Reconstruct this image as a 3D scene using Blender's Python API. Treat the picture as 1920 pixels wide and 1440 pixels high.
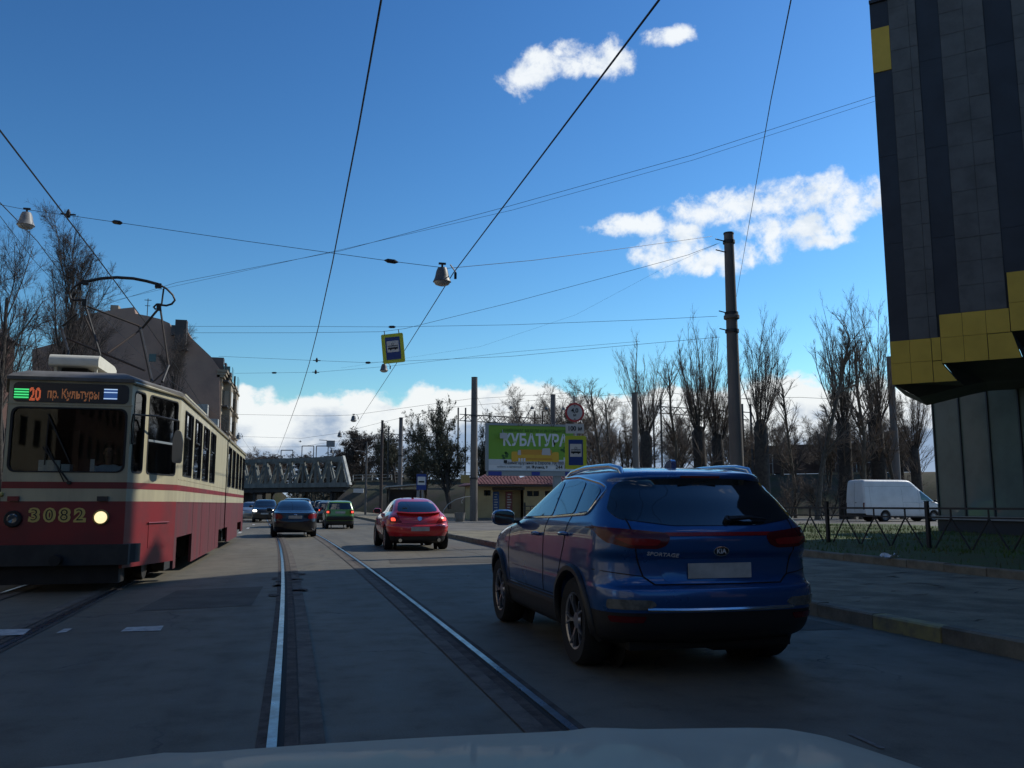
import bpy, bmesh, math, random
from math import sin, cos, pi, radians, sqrt, atan2
from mathutils import Vector, Matrix
from mathutils.bvhtree import BVHTree
from mathutils.geometry import delaunay_2d_cdt

for o in list(bpy.data.objects):
    bpy.data.objects.remove(o)
SC = bpy.context.scene
COL = SC.collection

# ------------------------------------------------------------------ camera
F, CH = 1620.0, 1.30                       # focal length in photo pixels, eye height
PITCH = math.atan(225 / F)
YAW = math.atan(400 / F * cos(PITCH))      # the street runs along +Y, the camera looks a little to its right
cam_d = bpy.data.cameras.new('camera')
cam = bpy.data.objects.new('camera', cam_d)
COL.objects.link(cam)
cam_d.sensor_width = 36
cam_d.lens = 36 * F / 1920
cam_d.clip_end = 6000
cam_d.clip_start = 0.05
cam.location = (0, 0, CH)
cam.rotation_euler = (pi / 2 + PITCH, 0, -YAW)
SC.camera = cam
FW = Vector((sin(YAW) * cos(PITCH), cos(YAW) * cos(PITCH), sin(PITCH)))
RT = Vector((cos(YAW), -sin(YAW), 0))
UP = RT.cross(FW)
C0 = Vector((0, 0, CH))
def ray(u, v): return FW + RT * ((u - 960) / F) - UP * ((v - 720) / F)
def G(u, v, z=0.0):                        # point of the photograph on the plane at height z
    d = ray(u, v); return C0 + d * ((z - CH) / d.z)
def PX(u, v, X): d = ray(u, v); return C0 + d * (X / d.x)
def PY(u, v, Y): d = ray(u, v); return C0 + d * (Y / d.y)
def PD(u, v, D): return C0 + ray(u, v) * D

# ------------------------------------------------------------------ sky, sun, exposure
SUN_EL, SUN_AZ = radians(39), radians(74)     # azimuth clockwise from +Y
SKY_STRENGTH, SUN_STRENGTH, EXPOSURE = 0.085, 4.0, -0.15
vs = SC.view_settings
vs.view_transform = 'Standard'; vs.look = 'None'; vs.gamma = 1; vs.use_curve_mapping = False
vs.exposure = EXPOSURE

def nd(nt, typ, **kw):
    n = nt.nodes.new(typ)
    for k, v in kw.items():
        setattr(n, k, v)
    return n
def setin(nt, sock, v):
    if isinstance(v, bpy.types.NodeSocket): nt.links.new(v, sock)
    else: sock.default_value = v
def mth(nt, op, a, b=0.0, c=0.0, clamp=False):
    n = nd(nt, 'ShaderNodeMath', operation=op, use_clamp=clamp)
    for s, v in zip(n.inputs, (a, b, c)): setin(nt, s, v)
    return n.outputs[0]
def smooth(nt, x, lo, hi):
    n = nd(nt, 'ShaderNodeMapRange', interpolation_type='SMOOTHSTEP')
    setin(nt, n.inputs[0], x); setin(nt, n.inputs[1], lo); setin(nt, n.inputs[2], hi)
    return n.outputs[0]
def mixc(nt, f, a, b, blend='MIX'):
    n = nd(nt, 'ShaderNodeMix', data_type='RGBA', blend_type=blend)
    setin(nt, n.inputs['Factor'], f)
    setin(nt, n.inputs[6], a); setin(nt, n.inputs[7], b)
    return n.outputs[2]
def noise(nt, vec, scale, detail=4, rough=0.55, dim='3D', dist=0.0):
    n = nd(nt, 'ShaderNodeTexNoise', noise_dimensions=dim)
    setin(nt, n.inputs['Vector'], vec)
    n.inputs['Scale'].default_value = scale; n.inputs['Detail'].default_value = detail
    n.inputs['Roughness'].default_value = rough; n.inputs['Distortion'].default_value = dist
    return n.outputs[0]
def vmul(nt, vec, v):
    n = nd(nt, 'ShaderNodeVectorMath', operation='MULTIPLY')
    setin(nt, n.inputs[0], vec); n.inputs[1].default_value = v
    return n.outputs[0]

def make_world():
    w = bpy.data.worlds.new('World'); SC.world = w
    w.use_nodes = True
    nt = w.node_tree; nt.nodes.clear()
    sky = nd(nt, 'ShaderNodeTexSky', sky_type='NISHITA', sun_disc=False)
    sky.sun_elevation = SUN_EL; sky.sun_rotation = SUN_AZ
    sky.air_density = 1.25; sky.dust_density = 0.25; sky.ozone_density = 3.2; sky.altitude = 0
    tc = nd(nt, 'ShaderNodeTexCoord').outputs['Generated']
    sx = nd(nt, 'ShaderNodeSeparateXYZ'); nt.links.new(tc, sx.inputs[0])
    # deepen the blue a little
    hs = nd(nt, 'ShaderNodeHueSaturation'); hs.inputs['Saturation'].default_value = 1.12
    nt.links.new(sky.outputs[0], hs.inputs['Color'])
    # contrast of the polarised-looking spring sky: the same grade all round
    K = 1.0 / (SKY_STRENGTH * 2 ** EXPOSURE)
    gm = nd(nt, 'ShaderNodeGamma'); gm.inputs[1].default_value = 1.5
    nt.links.new(mixc(nt, 1.0, hs.outputs[0], (1 / K, 1 / K, 1 / K, 1), 'MULTIPLY'), gm.inputs[0])
    col = mixc(nt, 1.0, gm.outputs[0], (2.05 * K, 2.5 * K, 2.5 * K, 1), 'MULTIPLY')
    wisp = noise(nt, tc, 30, 10, 0.62, dist=0.15)
    puff = noise(nt, tc, 9.5, 7, 0.55)
    # small cumulus, each an ellipse of directions broken up by noise
    dens = None
    R = random.Random(4)
    spots = []
    for (u, v, a, b) in ((1080, 118, 100, 34), (1145, 108, 48, 40), (982, 152, 52, 36), (1255, 68, 62, 20),
                         (1190, 425, 85, 26), (1330, 385, 90, 34), (1440, 372, 100, 42), (1560, 372, 110, 48), (1560, 410, 100, 36), (1460, 430, 90, 30), (1640, 365, 80, 40),
                         (1250, 475, 78, 42), (1345, 492, 60, 28), (1415, 470, 60, 36), (1555, 452, 60, 16), (1275, 440, 40, 22)):
        d = ray(u, v).normalized()
        spots.append((d, a / F, b / F))
    for i in range(26):                      # unseen clouds round the rest of the sky, enlarged to whiten the ambient light
        az = YAW + radians(46 + (i * 77) % 268 + R.uniform(-6, 6)); el = radians(R.uniform(14, 60))
        d = Vector((sin(az) * cos(el), cos(az) * cos(el), sin(el)))
        spots.append((d, R.uniform(.06, .20), R.uniform(.025, .075)))
    for d, a, b in spots:
        e1 = Vector((d.y, -d.x, 0)).normalized(); e2 = d.cross(e1) * -1
        def dot(vec):
            n = nd(nt, 'ShaderNodeVectorMath', operation='DOT_PRODUCT')
            nt.links.new(tc, n.inputs[0]); n.inputs[1].default_value = vec
            return n.outputs['Value']
        pa = mth(nt, 'POWER', mth(nt, 'MULTIPLY', dot(e1), 1 / a), 2)
        pb = mth(nt, 'POWER', mth(nt, 'MULTIPLY', dot(e2), 1 / b), 2)
        back = mth(nt, 'MULTIPLY', mth(nt, 'LESS_THAN', dot(d), 0), 9)
        m = mth(nt, 'SUBTRACT', 1.0, mth(nt, 'ADD', mth(nt, 'ADD', pa, pb), back))
        m = mth(nt, 'MAXIMUM', m, -2)
        dens = m if dens is None else mth(nt, 'SMOOTH_MAX', dens, m, 0.5)
    br = mth(nt, 'MULTIPLY', mth(nt, 'SUBTRACT', mth(nt, 'ADD', mth(nt, 'MULTIPLY', wisp, 0.62), mth(nt, 'MULTIPLY', puff, 0.38)), 0.5), 6.6)
    small = smooth(nt, mth(nt, 'ADD', dens, br), 0.05, 1.25)
    cw = nd(nt, 'ShaderNodeRGB'); cw.outputs[0].default_value = (0.93 * K, 0.97 * K, 1.0 * K, 1)
    under = smooth(nt, noise(nt, vmul(nt, tc, (1, 1, 1.6)), 22, 6, .6), .5, .72)
    cc_ = mixc(nt, mth(nt, 'MULTIPLY', under, .75), cw.outputs[0], (0.66 * K, 0.75 * K, 0.86 * K, 1))
    col = mixc(nt, mth(nt, 'MULTIPLY', small, 0.96), col, cc_)
    # bank of cumulus along the horizon
    flat = vmul(nt, tc, (1, 1, 0.0))
    top = mth(nt, 'ADD', 0.134, mth(nt, 'MULTIPLY', mth(nt, 'SUBTRACT', noise(nt, flat, 9.0, 3, .55), 0.5), 0.075))
    h = mth(nt, 'SUBTRACT', top, sx.outputs[2])
    hb = mth(nt, 'ADD', h, mth(nt, 'MULTIPLY', mth(nt, 'SUBTRACT', noise(nt, vmul(nt, tc, (1, 1, 1.3)), 17, 8, .56), 0.5), 0.085))
    bank = smooth(nt, hb, 0.0, 0.012)
    shade = mth(nt, 'ADD', mth(nt, 'SUBTRACT', h, 0.034), mth(nt, 'MULTIPLY', mth(nt, 'SUBTRACT', noise(nt, vmul(nt, tc, (1, 1, 1.8)), 13, 7, .6), 0.5), 0.17))
    cb = mixc(nt, smooth(nt, shade, -0.005, 0.06), (0.90 * K, 0.94 * K, 0.95 * K, 1), (0.30 * K, 0.41 * K, 0.58 * K, 1))
    low = smooth(nt, sx.outputs[2], 0.05, 0.0)
    cb = mixc(nt, mth(nt, 'MULTIPLY', low, 0.5), cb, (0.50 * K, 0.58 * K, 0.66 * K, 1))
    col = mixc(nt, bank, col, cb)
    bg = nd(nt, 'ShaderNodeBackground'); bg.inputs[1].default_value = SKY_STRENGTH
    nt.links.new(col, bg.inputs[0])
    out = nd(nt, 'ShaderNodeOutputWorld'); nt.links.new(bg.outputs[0], out.inputs[0])
make_world()

sun_d = bpy.data.lights.new('sun', 'SUN'); sun_d.energy = SUN_STRENGTH; sun_d.angle = radians(0.5)
sun_d.color = (1.0, 0.95, 0.86)
sun = bpy.data.objects.new('sun', sun_d); COL.objects.link(sun)
SUND = Vector((sin(SUN_AZ) * cos(SUN_EL), cos(SUN_AZ) * cos(SUN_EL), sin(SUN_EL)))
sun.rotation_euler = SUND.to_track_quat('Z', 'Y').to_euler()
sun.location = SUND * 60

# ------------------------------------------------------------------ materials
MATS = {}
def mat(name, col=(.5, .5, .5), rough=.6, metal=0.0, spec=.5, var=0.0, vscale=3.0, bump=0.0, bscale=40.0, coat=0.0, emit=None, estr=1.0, col2=None, fine=0.0, streak=False):
    m = bpy.data.materials.new(name); MATS[name] = m
    m.use_nodes = True; nt = m.node_tree
    p = nt.nodes['Principled BSDF']
    p.inputs['Roughness'].default_value = rough; p.inputs['Metallic'].default_value = metal
    p.inputs['Specular IOR Level'].default_value = spec
    p.inputs['Coat Weight'].default_value = coat; p.inputs['Coat Roughness'].default_value = .05
    c4 = (*col, 1)
    tc = nd(nt, 'ShaderNodeTexCoord').outputs['Object']
    if var > 0 or col2:
        vec = vmul(nt, tc, (1, 1, .18)) if streak else tc
        n1 = noise(nt, vec, vscale, 6, .62)
        c2 = (*(col2 or tuple(max(0, x * (1 - var)) for x in col)), 1)
        c = mixc(nt, smooth(nt, n1, .34, .68), c4, c2)
        if fine > 0:
            n2 = noise(nt, tc, vscale * 22, 3, .7)
            g = mth(nt, 'ADD', 1.0, mth(nt, 'MULTIPLY', mth(nt, 'SUBTRACT', n2, .5), fine))
            cc = nd(nt, 'ShaderNodeCombineColor')
            for s in cc.inputs: nt.links.new(g, s)
            c = mixc(nt, 1.0, c, cc.outputs[0], 'MULTIPLY')
        nt.links.new(c, p.inputs['Base Color'])
        r = mth(nt, 'ADD', rough, mth(nt, 'MULTIPLY', mth(nt, 'SUBTRACT', n1, .5), .25), clamp=True)
        nt.links.new(r, p.inputs['Roughness'])
    else:
        p.inputs['Base Color'].default_value = c4
    if bump > 0:
        b = nd(nt, 'ShaderNodeBump'); b.inputs['Strength'].default_value = bump; b.inputs['Distance'].default_value = .02
        nt.links.new(noise(nt, tc, bscale, 5, .6), b.inputs['Height'])
        nt.links.new(b.outputs[0], p.inputs['Normal'])
    if emit:
        p.inputs['Emission Color'].default_value = (*emit, 1); p.inputs['Emission Strength'].default_value = estr
    return m

def glass_mat(name, tint=(.5, .55, .55), rough=.02, k=1.6):
    m = bpy.data.materials.new(name); MATS[name] = m
    m.use_nodes = True; nt = m.node_tree; nt.nodes.clear()
    fr = nd(nt, 'ShaderNodeFresnel'); fr.inputs[0].default_value = 1.5
    t = nd(nt, 'ShaderNodeBsdfTransparent'); t.inputs[0].default_value = (*tint, 1)
    g = nd(nt, 'ShaderNodeBsdfGlossy'); g.inputs['Roughness'].default_value = rough
    mx = nd(nt, 'ShaderNodeMixShader')
    f = mth(nt, 'MULTIPLY', fr.outputs[0], k, clamp=True)
    nt.links.new(f, mx.inputs[0]); nt.links.new(t.outputs[0], mx.inputs[1]); nt.links.new(g.outputs[0], mx.inputs[2])
    o = nd(nt, 'ShaderNodeOutputMaterial'); nt.links.new(mx.outputs[0], o.inputs[0])
    return m

def asphalt_mat():
    m = bpy.data.materials.new('asphalt'); MATS['asphalt'] = m
    m.use_nodes = True; nt = m.node_tree; p = nt.nodes['Principled BSDF']
    pos = nd(nt, 'ShaderNodeNewGeometry').outputs['Position']
    big = noise(nt, vmul(nt, pos, (1, .25, 1)), .55, 5, .6)
    mid = noise(nt, pos, 2.3, 6, .65)
    fin = noise(nt, pos, 75, 3, .7)
    c = mixc(nt, smooth(nt, big, .35, .68), (.112, .100, .074, 1), (.150, .135, .100, 1))
    wear = noise(nt, vmul(nt, pos, (1, .03, 1)), 1.5, 4, .6)
    c = mixc(nt, mth(nt, 'MULTIPLY', smooth(nt, wear, .5, .7), .35), c, (.062, .057, .046, 1))
    oil = noise(nt, vmul(nt, pos, (1, .6, 1)), .9, 7, .7)
    c = mixc(nt, mth(nt, 'MULTIPLY', smooth(nt, oil, .6, .7), .25), c, (.04, .037, .033, 1))
    c = mixc(nt, mth(nt, 'MULTIPLY', smooth(nt, mid, .5, .72), .6), c, (.072, .068, .05, 1))
    g = mth(nt, 'ADD', .58, mth(nt, 'MULTIPLY', fin, .84))
    cc = nd(nt, 'ShaderNodeCombineColor')
    for s in cc.inputs: nt.links.new(g, s)
    c = mixc(nt, 1.0, c, cc.outputs[0], 'MULTIPLY')
    # repaired patches and cracks
    vo = nd(nt, 'ShaderNodeTexVoronoi', feature='DISTANCE_TO_EDGE')
    wv = nd(nt, 'ShaderNodeVectorMath', operation='ADD')
    nt.links.new(pos, wv.inputs[0])
    nz = nd(nt, 'ShaderNodeTexNoise'); nz.inputs['Scale'].default_value = 1.7; nz.inputs['Detail'].default_value = 5; nt.links.new(pos, nz.inputs['Vector'])
    nt.links.new(vmul(nt, nz.outputs[1], (1.1, 1.1, 0)), wv.inputs[1])
    nt.links.new(wv.outputs[0], vo.inputs['Vector']); vo.inputs['Scale'].default_value = .33
    crack = mth(nt, 'MULTIPLY', smooth(nt, vo.outputs['Distance'], .006, .001), smooth(nt, noise(nt, pos, .35, 2), .47, .6))
    c = mixc(nt, mth(nt, 'MULTIPLY', crack, .8), c, (.025, .025, .025, 1))
    nt.links.new(c, p.inputs['Base Color'])
    r = mth(nt, 'ADD', .72, mth(nt, 'MULTIPLY', mth(nt, 'SUBTRACT', mid, .5), .5)); nt.links.new(r, p.inputs['Roughness'])
    p.inputs['Specular IOR Level'].default_value = .35
    b = nd(nt, 'ShaderNodeBump'); b.inputs['Strength'].default_value = .35; b.inputs['Distance'].default_value = .01
    nt.links.new(noise(nt, pos, 60, 4, .7), b.inputs['Height']); nt.links.new(b.outputs[0], p.inputs['Normal'])
    return m

asphalt_mat()
mat('paving', (.235, .205, .132), .88, var=.5, vscale=1.3, bump=.5, bscale=25, fine=.9)
mat('kerb_stone', (.21, .185, .13), .85, var=.4, vscale=3, bump=.4, bscale=30, fine=.4)
mat('kerb_yellow', (.36, .31, .12), .85, col2=(.2, .18, .12), vscale=5, bump=.3, bscale=30)
mat('concrete', (.20, .19, .17), .85, var=.35, vscale=2.2, bump=.3, bscale=20, fine=.3)
mat('pole_concrete', (.17, .155, .14), .85, var=.35, vscale=1.6, bump=.2, bscale=20, streak=True)
mat('track_strip', (.125, .11, .09), .9, var=.5, vscale=4, bump=.5, bscale=35, fine=.5)
mat('track_dirt', (.085, .07, .058), .95, var=.5, vscale=6, bump=.7, bscale=40, fine=.6)
mat('rail_steel', (.22, .26, .32), .3, metal=.95, col2=(.13, .12, .12), vscale=5, fine=.5)
mat('groove', (.012, .011, .01), .9)
mat('paint_worn', (.20, .195, .18), .9, col2=(.11, .105, .09), vscale=14, fine=.8)
mat('road_paint', (.52, .52, .49), .8, col2=(.28, .28, .27), vscale=7, fine=.4)
mat('soil', (.06, .05, .038), .95, col2=(.085, .075, .05), vscale=2, bump=.6, bscale=25, fine=.5)
mat('lawn', (.055, .095, .012), .95, col2=(.075, .075, .025), vscale=1.2, bump=.7, bscale=50, fine=.6)
mat('grass_blade', (.06, .125, .012), .75, col2=(.095, .09, .025), vscale=.9)
mat('dry_grass', (.075, .06, .04), .95, col2=(.045, .05, .022), vscale=.35, bump=.8, bscale=14, fine=.6)
mat('gravel_ground', (.17, .155, .13), .95, var=.4, vscale=.7, bump=.5, bscale=25, fine=.5)
mat('litter', (.72, .72, .7), .6, var=.15, vscale=30)
mat('black_metal', (.022, .022, .024), .5, var=.3, vscale=9)
mat('dark_steel', (.05, .05, .05), .55, metal=.4, var=.35, vscale=3)
mat('rust_steel', (.075, .05, .04), .75, metal=.2, col2=(.05, .048, .045), vscale=2)
mat('wire', (.02, .02, .022), .55)
mat('bridge_grey', (.165, .18, .165), .75, col2=(.10, .11, .1), vscale=1.1, streak=True, fine=.2)
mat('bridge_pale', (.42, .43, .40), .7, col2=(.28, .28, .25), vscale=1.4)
mat('bridge_dark', (.045, .045, .043), .85, var=.3, vscale=1)
mat('bark', (.06, .05, .04), .95, var=.45, vscale=5, bump=.8, bscale=22)
mat('bark_pale', (.12, .105, .08), .95, var=.4, vscale=5, bump=.6, bscale=22)
mat('twig', (.075, .058, .048), .9)
mat('twig_pale', (.20, .15, .11), .9, var=.3, vscale=.5)
mat('twig_olive', (.065, .062, .04), .9, var=.35, vscale=.6)
mat('bud', (.12, .12, .07), .8, var=.4, vscale=1.0)
mat('tyre', (.009, .009, .009), .9, bump=.2, bscale=60)
mat('rim_silver', (.38, .38, .39), .32, metal=.9)
mat('rim_dark', (.008, .008, .009), .6)
mat('hub_grey', (.2, .2, .2), .45, metal=.7)
mat('car_glass', (.006, .009, .011), .03, spec=.85, coat=.5)
mat('car_black', (.012, .012, .013), .5, bump=.1, bscale=120)
mat('chrome', (.72, .73, .74), .12, metal=1)
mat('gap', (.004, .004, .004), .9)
mat('plate_blur', (.42, .43, .41), .5, var=.25, vscale=7)
mat('lamp_red', (.075, .004, .007), .2, spec=.4)
mat('lamp_red_bright', (.20, .008, .010), .2, spec=.4)
mat('brake_on', (.6, .02, .02), .2, emit=(1, .09, .05), estr=1.6)
mat('lamp_clear', (.20, .20, .18), .18, metal=.3, spec=.6, coat=.4, var=.5, vscale=14)
mat('lamp_on', (.9, .9, .85), .2, emit=(1, .95, .8), estr=6)
mat('lamp_warm_on', (.9, .85, .7), .2, emit=(1, .80, .42), estr=1.25)
mat('lamp_off', (.06, .075, .085), .1, spec=.8, coat=.7)
mat('amber', (.35, .13, .02), .25, coat=.5)
def paint(name, c, metal=.35, rough=.32): return mat(name, c, rough, metal=metal, coat=1.0, var=.06, vscale=1.5)
paint('paint_blue', (.007, .072, .235), .45, .3)
paint('paint_red', (.58, .022, .03), .1)
paint('paint_green', (.12, .26, .035), .1)
paint('paint_navy', (.009, .009, .015), .4)
paint('paint_black', (.014, .016, .018), .3)
paint('paint_silver', (.42, .43, .42), .7)
paint('paint_grey', (.16, .165, .17), .6)
paint('paint_maroon', (.17, .02, .03), .3)
paint('paint_white', (.66, .67, .66), 0)
mat('paint_bonnet', (.36, .33, .25), .6, spec=.2, coat=.08, var=.05)
mat('letter_silver', (.62, .63, .64), .38, metal=.25)
mat('van_white', (.62, .63, .62), .45, var=.14, vscale=1.2, coat=.3)
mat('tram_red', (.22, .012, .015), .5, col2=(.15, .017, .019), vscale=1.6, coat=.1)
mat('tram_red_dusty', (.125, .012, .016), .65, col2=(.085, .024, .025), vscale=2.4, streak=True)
mat('tram_cream', (.50, .455, .29), .5, col2=(.37, .335, .225), vscale=2.2, coat=.15, streak=True)
mat('tram_roof', (.20, .19, .175), .8, col2=(.12, .115, .105), vscale=2)
mat('tram_white', (.72, .70, .58), .55, var=.1, vscale=4)
mat('tram_black', (.018, .018, .018), .75, var=.3, vscale=5)
mat('tram_bumper', (.03, .033, .033), .7, var=.3, vscale=4)
mat('rubber', (.012, .012, .012), .65)
mat('tram_inside', (.13, .12, .11), .8, var=.3, vscale=2)
mat('tram_floor', (.03, .03, .03), .9)
mat('seat_red', (.14, .03, .03), .7)
mat('gold', (.62, .47, .13), .45)
mat('jet', (.008, .008, .008), .5)
mat('led_case', (.02, .024, .03), .25)
mat('led_green_base', (.01, .12, .03), .4, emit=(0.0, .16, .035), estr=1.0)
mat('led_green', (.1, .6, .2), .4, emit=(.10, .95, .30), estr=1.0)
mat('led_red', (.5, .1, .05), .4, emit=(1, .20, .08), estr=.8)
mat('led_orange', (.4, .15, .05), .4, emit=(.9, .36, .16), estr=.28)
mat('led_blue_base', (.02, .04, .1), .4, emit=(.02, .06, .20), estr=1.0)
mat('led_blue', (.4, .5, .8), .4, emit=(.55, .75, 1), estr=.85)
mat('shirt_blue', (.45, .68, .88), .8, var=.25, vscale=9)
mat('skin', (.42, .24, .17), .55)
mat('hair', (.03, .02, .015), .7)
mat('trousers', (.02, .022, .03), .9)
glass_mat('tram_glass', (.74, .78, .76), k=.55)
glass_mat('tram_side_glass', (.40, .46, .47))
mat('curtain_glass', (.15, .20, .18), .07, spec=.6, var=.3, vscale=.5)
mat('panel_black', (.016, .019, .028), .55, var=.25, vscale=1.3)
mat('panel_grey', (.100, .099, .095), .6, var=.3, vscale=1.6, fine=.15)
mat('panel_yellow', (.60, .385, .03), .5, var=.12, vscale=1.5)
mat('panel_gap', (.045, .046, .048), .9)
mat('soffit', (.055, .06, .066), .8, var=.15, vscale=1)
mat('frame_dark', (.03, .036, .04), .5)
mat('plinth', (.30, .30, .29), .8, var=.2, vscale=2)
mat('brown_plaster', (.36, .235, .17), .92, col2=(.26, .175, .135), vscale=.22, bump=.2, bscale=5, fine=.2)
mat('beige_plaster', (.33, .27, .19), .9, var=.3, vscale=.5)
mat('pale_plaster', (.50, .43, .32), .9, var=.2, vscale=.4)  # pale tone chosen to bounce warm sunlight into the street
mat('brick_dark', (.12, .062, .05), .9, col2=(.085, .05, .042), vscale=.6, fine=.4)
mat('roof_metal', (.075, .07, .068), .6, var=.3, vscale=.6)
mat('window_dark', (.012, .015, .018), .06, spec=.7)
mat('kiosk_wall', (.42, .33, .17), .85, var=.2, vscale=.9)
mat('kiosk_dark', (.05, .045, .042), .7)
mat('tile_red', (.20, .075, .07), .75, var=.35, vscale=2.2)
mat('poster_blue', (.05, .12, .33), .6)
mat('poster_red', (.24, .08, .08), .6)
mat('poster_white', (.6, .6, .58), .6)
mat('sign_yellow', (.50, .58, .03), .45)
mat('sign_blue', (.014, .045, .21), .45)
mat('sign_white', (.58, .60, .58), .45)
mat('sign_red', (.50, .05, .05), .45)
mat('sign_black', (.01, .01, .01), .5)
mat('sign_back', (.25, .25, .25), .6, metal=.5)
mat('bb_green', (.165, .33, .03), .5)
mat('bb_white', (.62, .64, .63), .5)
mat('bb_floor', (.52, .54, .54), .5)
mat('bb_darkgreen', (.04, .11, .02), .5)
mat('bb_yellow', (.62, .36, .03), .5)
mat('bb_orange', (.52, .25, .025), .5)
mat('bb_cushion', (.45, .44, .42), .5)
mat('bb_frame', (.27, .30, .31), .5, metal=.3)
mat('bb_blue', (.03, .05, .26), .5)
mat('lamp_metal', (.12, .125, .125), .5, metal=.4)
mat('lamp_metal_sun_tint', (.25, .245, .23), .5)  # paler copy of the lamp metal, sunlight put into the colour
mat('lamp_glass', (.45, .47, .47), .25)
mat('wagon_brown', (.10, .065, .05), .8, var=.3, vscale=1)
mat('rail_white', (.40, .40, .37), .7, var=.3, vscale=3)
mat('far_wood', (.07, .066, .05), 1.0, col2=(.045, .045, .035), vscale=.12)
mat('foil_yellow', (.36, .28, .1), .7, var=.2, vscale=9)
# ------------------------------------------------------------------ mesh helpers
class MB:
    def __init__(self): self.v = []; self.f = []
    def add(self, vs, fs, M=None):
        b = len(self.v)
        self.v += [tuple(M @ Vector(p)) if M else tuple(p) for p in vs]
        self.f += [tuple(i + b for i in f) for f in fs]
        return self
    def box(self, c, s, rz=0.0, M=None):
        x, y, z = (k / 2 for k in s)
        vs = [(-x, -y, -z), (x, -y, -z), (x, y, -z), (-x, y, -z), (-x, -y, z), (x, -y, z), (x, y, z), (-x, y, z)]
        fs = [(0, 3, 2, 1), (4, 5, 6, 7), (0, 1, 5, 4), (1, 2, 6, 5), (2, 3, 7, 6), (3, 0, 4, 7)]
        T = Matrix.Translation(c) @ Matrix.Rotation(rz, 4, 'Z')
        return self.add(vs, fs, M @ T if M else T)
    def b2(self, a, b):                     # box between two corners
        return self.box([(p + q) / 2 for p, q in zip(a, b)], [abs(q - p) for p, q in zip(a, b)])
    def tube(self, pts, r, n=6, cap=True):
        pts = [Vector(p) for p in pts]
        rs = r if isinstance(r, (list, tuple)) else [r] * len(pts)
        b = len(self.v); k = len(pts)
        ref = None
        for i, p in enumerate(pts):
            d = (pts[min(i + 1, k - 1)] - pts[max(i - 1, 0)])
            if d.length < 1e-9: d = Vector((0, 0, 1))
            d.normalize()
            if ref is None:
                ref = Vector((0, 0, 1)) if abs(d.z) < .9 else Vector((1, 0, 0))
            s = d.cross(ref)
            if s.length < 1e-4: s = d.cross(Vector((0, 1, 0)))
            s.normalize(); t = s.cross(d); ref = t
            for j in range(n):
                a = 2 * pi * j / n
                q = p + (s * cos(a) + t * sin(a)) * rs[i]
                self.v.append((q.x, q.y, q.z))
        for i in range(k - 1):
            for j in range(n):
                j2 = (j + 1) % n
                self.f.append((b + i * n + j, b + i * n + j2, b + (i + 1) * n + j2, b + (i + 1) * n + j))
        if cap:
            self.f.append(tuple(b + j for j in reversed(range(n))))
            self.f.append(tuple(b + (k - 1) * n + j for j in range(n)))
        return self
    def beam(self, a, b, w, h, up=(0, 0, 1)):   # rectangular bar from a to b
        a = Vector(a); b = Vector(b); d = (b - a).normalized()
        s = d.cross(Vector(up))
        if s.length < 1e-4: s = d.cross(Vector((0, 1, 0)))
        s.normalize(); t = s.cross(d)
        vs = [p + s * (w / 2 * i) + t * (h / 2 * j) for p in (a, b) for i, j in ((-1, -1), (1, -1), (1, 1), (-1, 1))]
        return self.add(vs, [(0, 1, 2, 3), (7, 6, 5, 4), (0, 4, 5, 1), (1, 5, 6, 2), (2, 6, 7, 3), (3, 7, 4, 0)])
    def prism(self, poly, fn, d0, d1):      # polygon (2-D, ccw) mapped by fn(p, q, depth)
        n = len(poly)
        tri = delaunay_2d_cdt([Vector(p) for p in poly], [(i, (i + 1) % n) for i in range(n)], [], 1, 1e-6)
        b = len(self.v); m = len(tri[0])
        for d in (d0, d1): self.v += [tuple(fn(p[0], p[1], d)) for p in tri[0]]
        for f in tri[2]:
            self.f.append(tuple(b + i for i in f)); self.f.append(tuple(b + m + i for i in reversed(f)))
        c = len(self.v)
        for d in (d0, d1): self.v += [tuple(fn(p[0], p[1], d)) for p in poly]
        for i in range(n):
            j = (i + 1) % n
            self.f.append((c + i, c + n + i, c + n + j, c + j))
        return self
    def lathe(self, prof, n=24, M=None, closed=False, caps=True):   # profile of (r, h) about local Z
        vs = [(r * cos(2 * pi * j / n), r * sin(2 * pi * j / n), h) for r, h in prof for j in range(n)]
        fs = []
        k = len(prof)
        for i in range(k if closed else k - 1):
            i2 = (i + 1) % k
            for j in range(n):
                j2 = (j + 1) % n
                fs.append((i * n + j, i * n + j2, i2 * n + j2, i2 * n + j))
        if not closed and caps:
            if prof[0][0] > 1e-6: fs.append(tuple(reversed(range(n))))
            if prof[-1][0] > 1e-6: fs.append(tuple((k - 1) * n + j for j in range(n)))
        return self.add(vs, fs, M)
    def quad(self, a, b, c, d): return self.add([a, b, c, d], [(0, 1, 2, 3)])
    def mesh(self, name, m=None, smooth=None):
        me = bpy.data.meshes.new(name)
        me.from_pydata(self.v, [], self.f)
        if m: me.materials.append(MATS[m] if isinstance(m, str) else m)
        finish(me, smooth)
        return me
    def build(self, name, m=None, parent=None, smooth=None, label=None):
        return put(name, self.mesh(name, m, smooth), parent, label)

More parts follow.
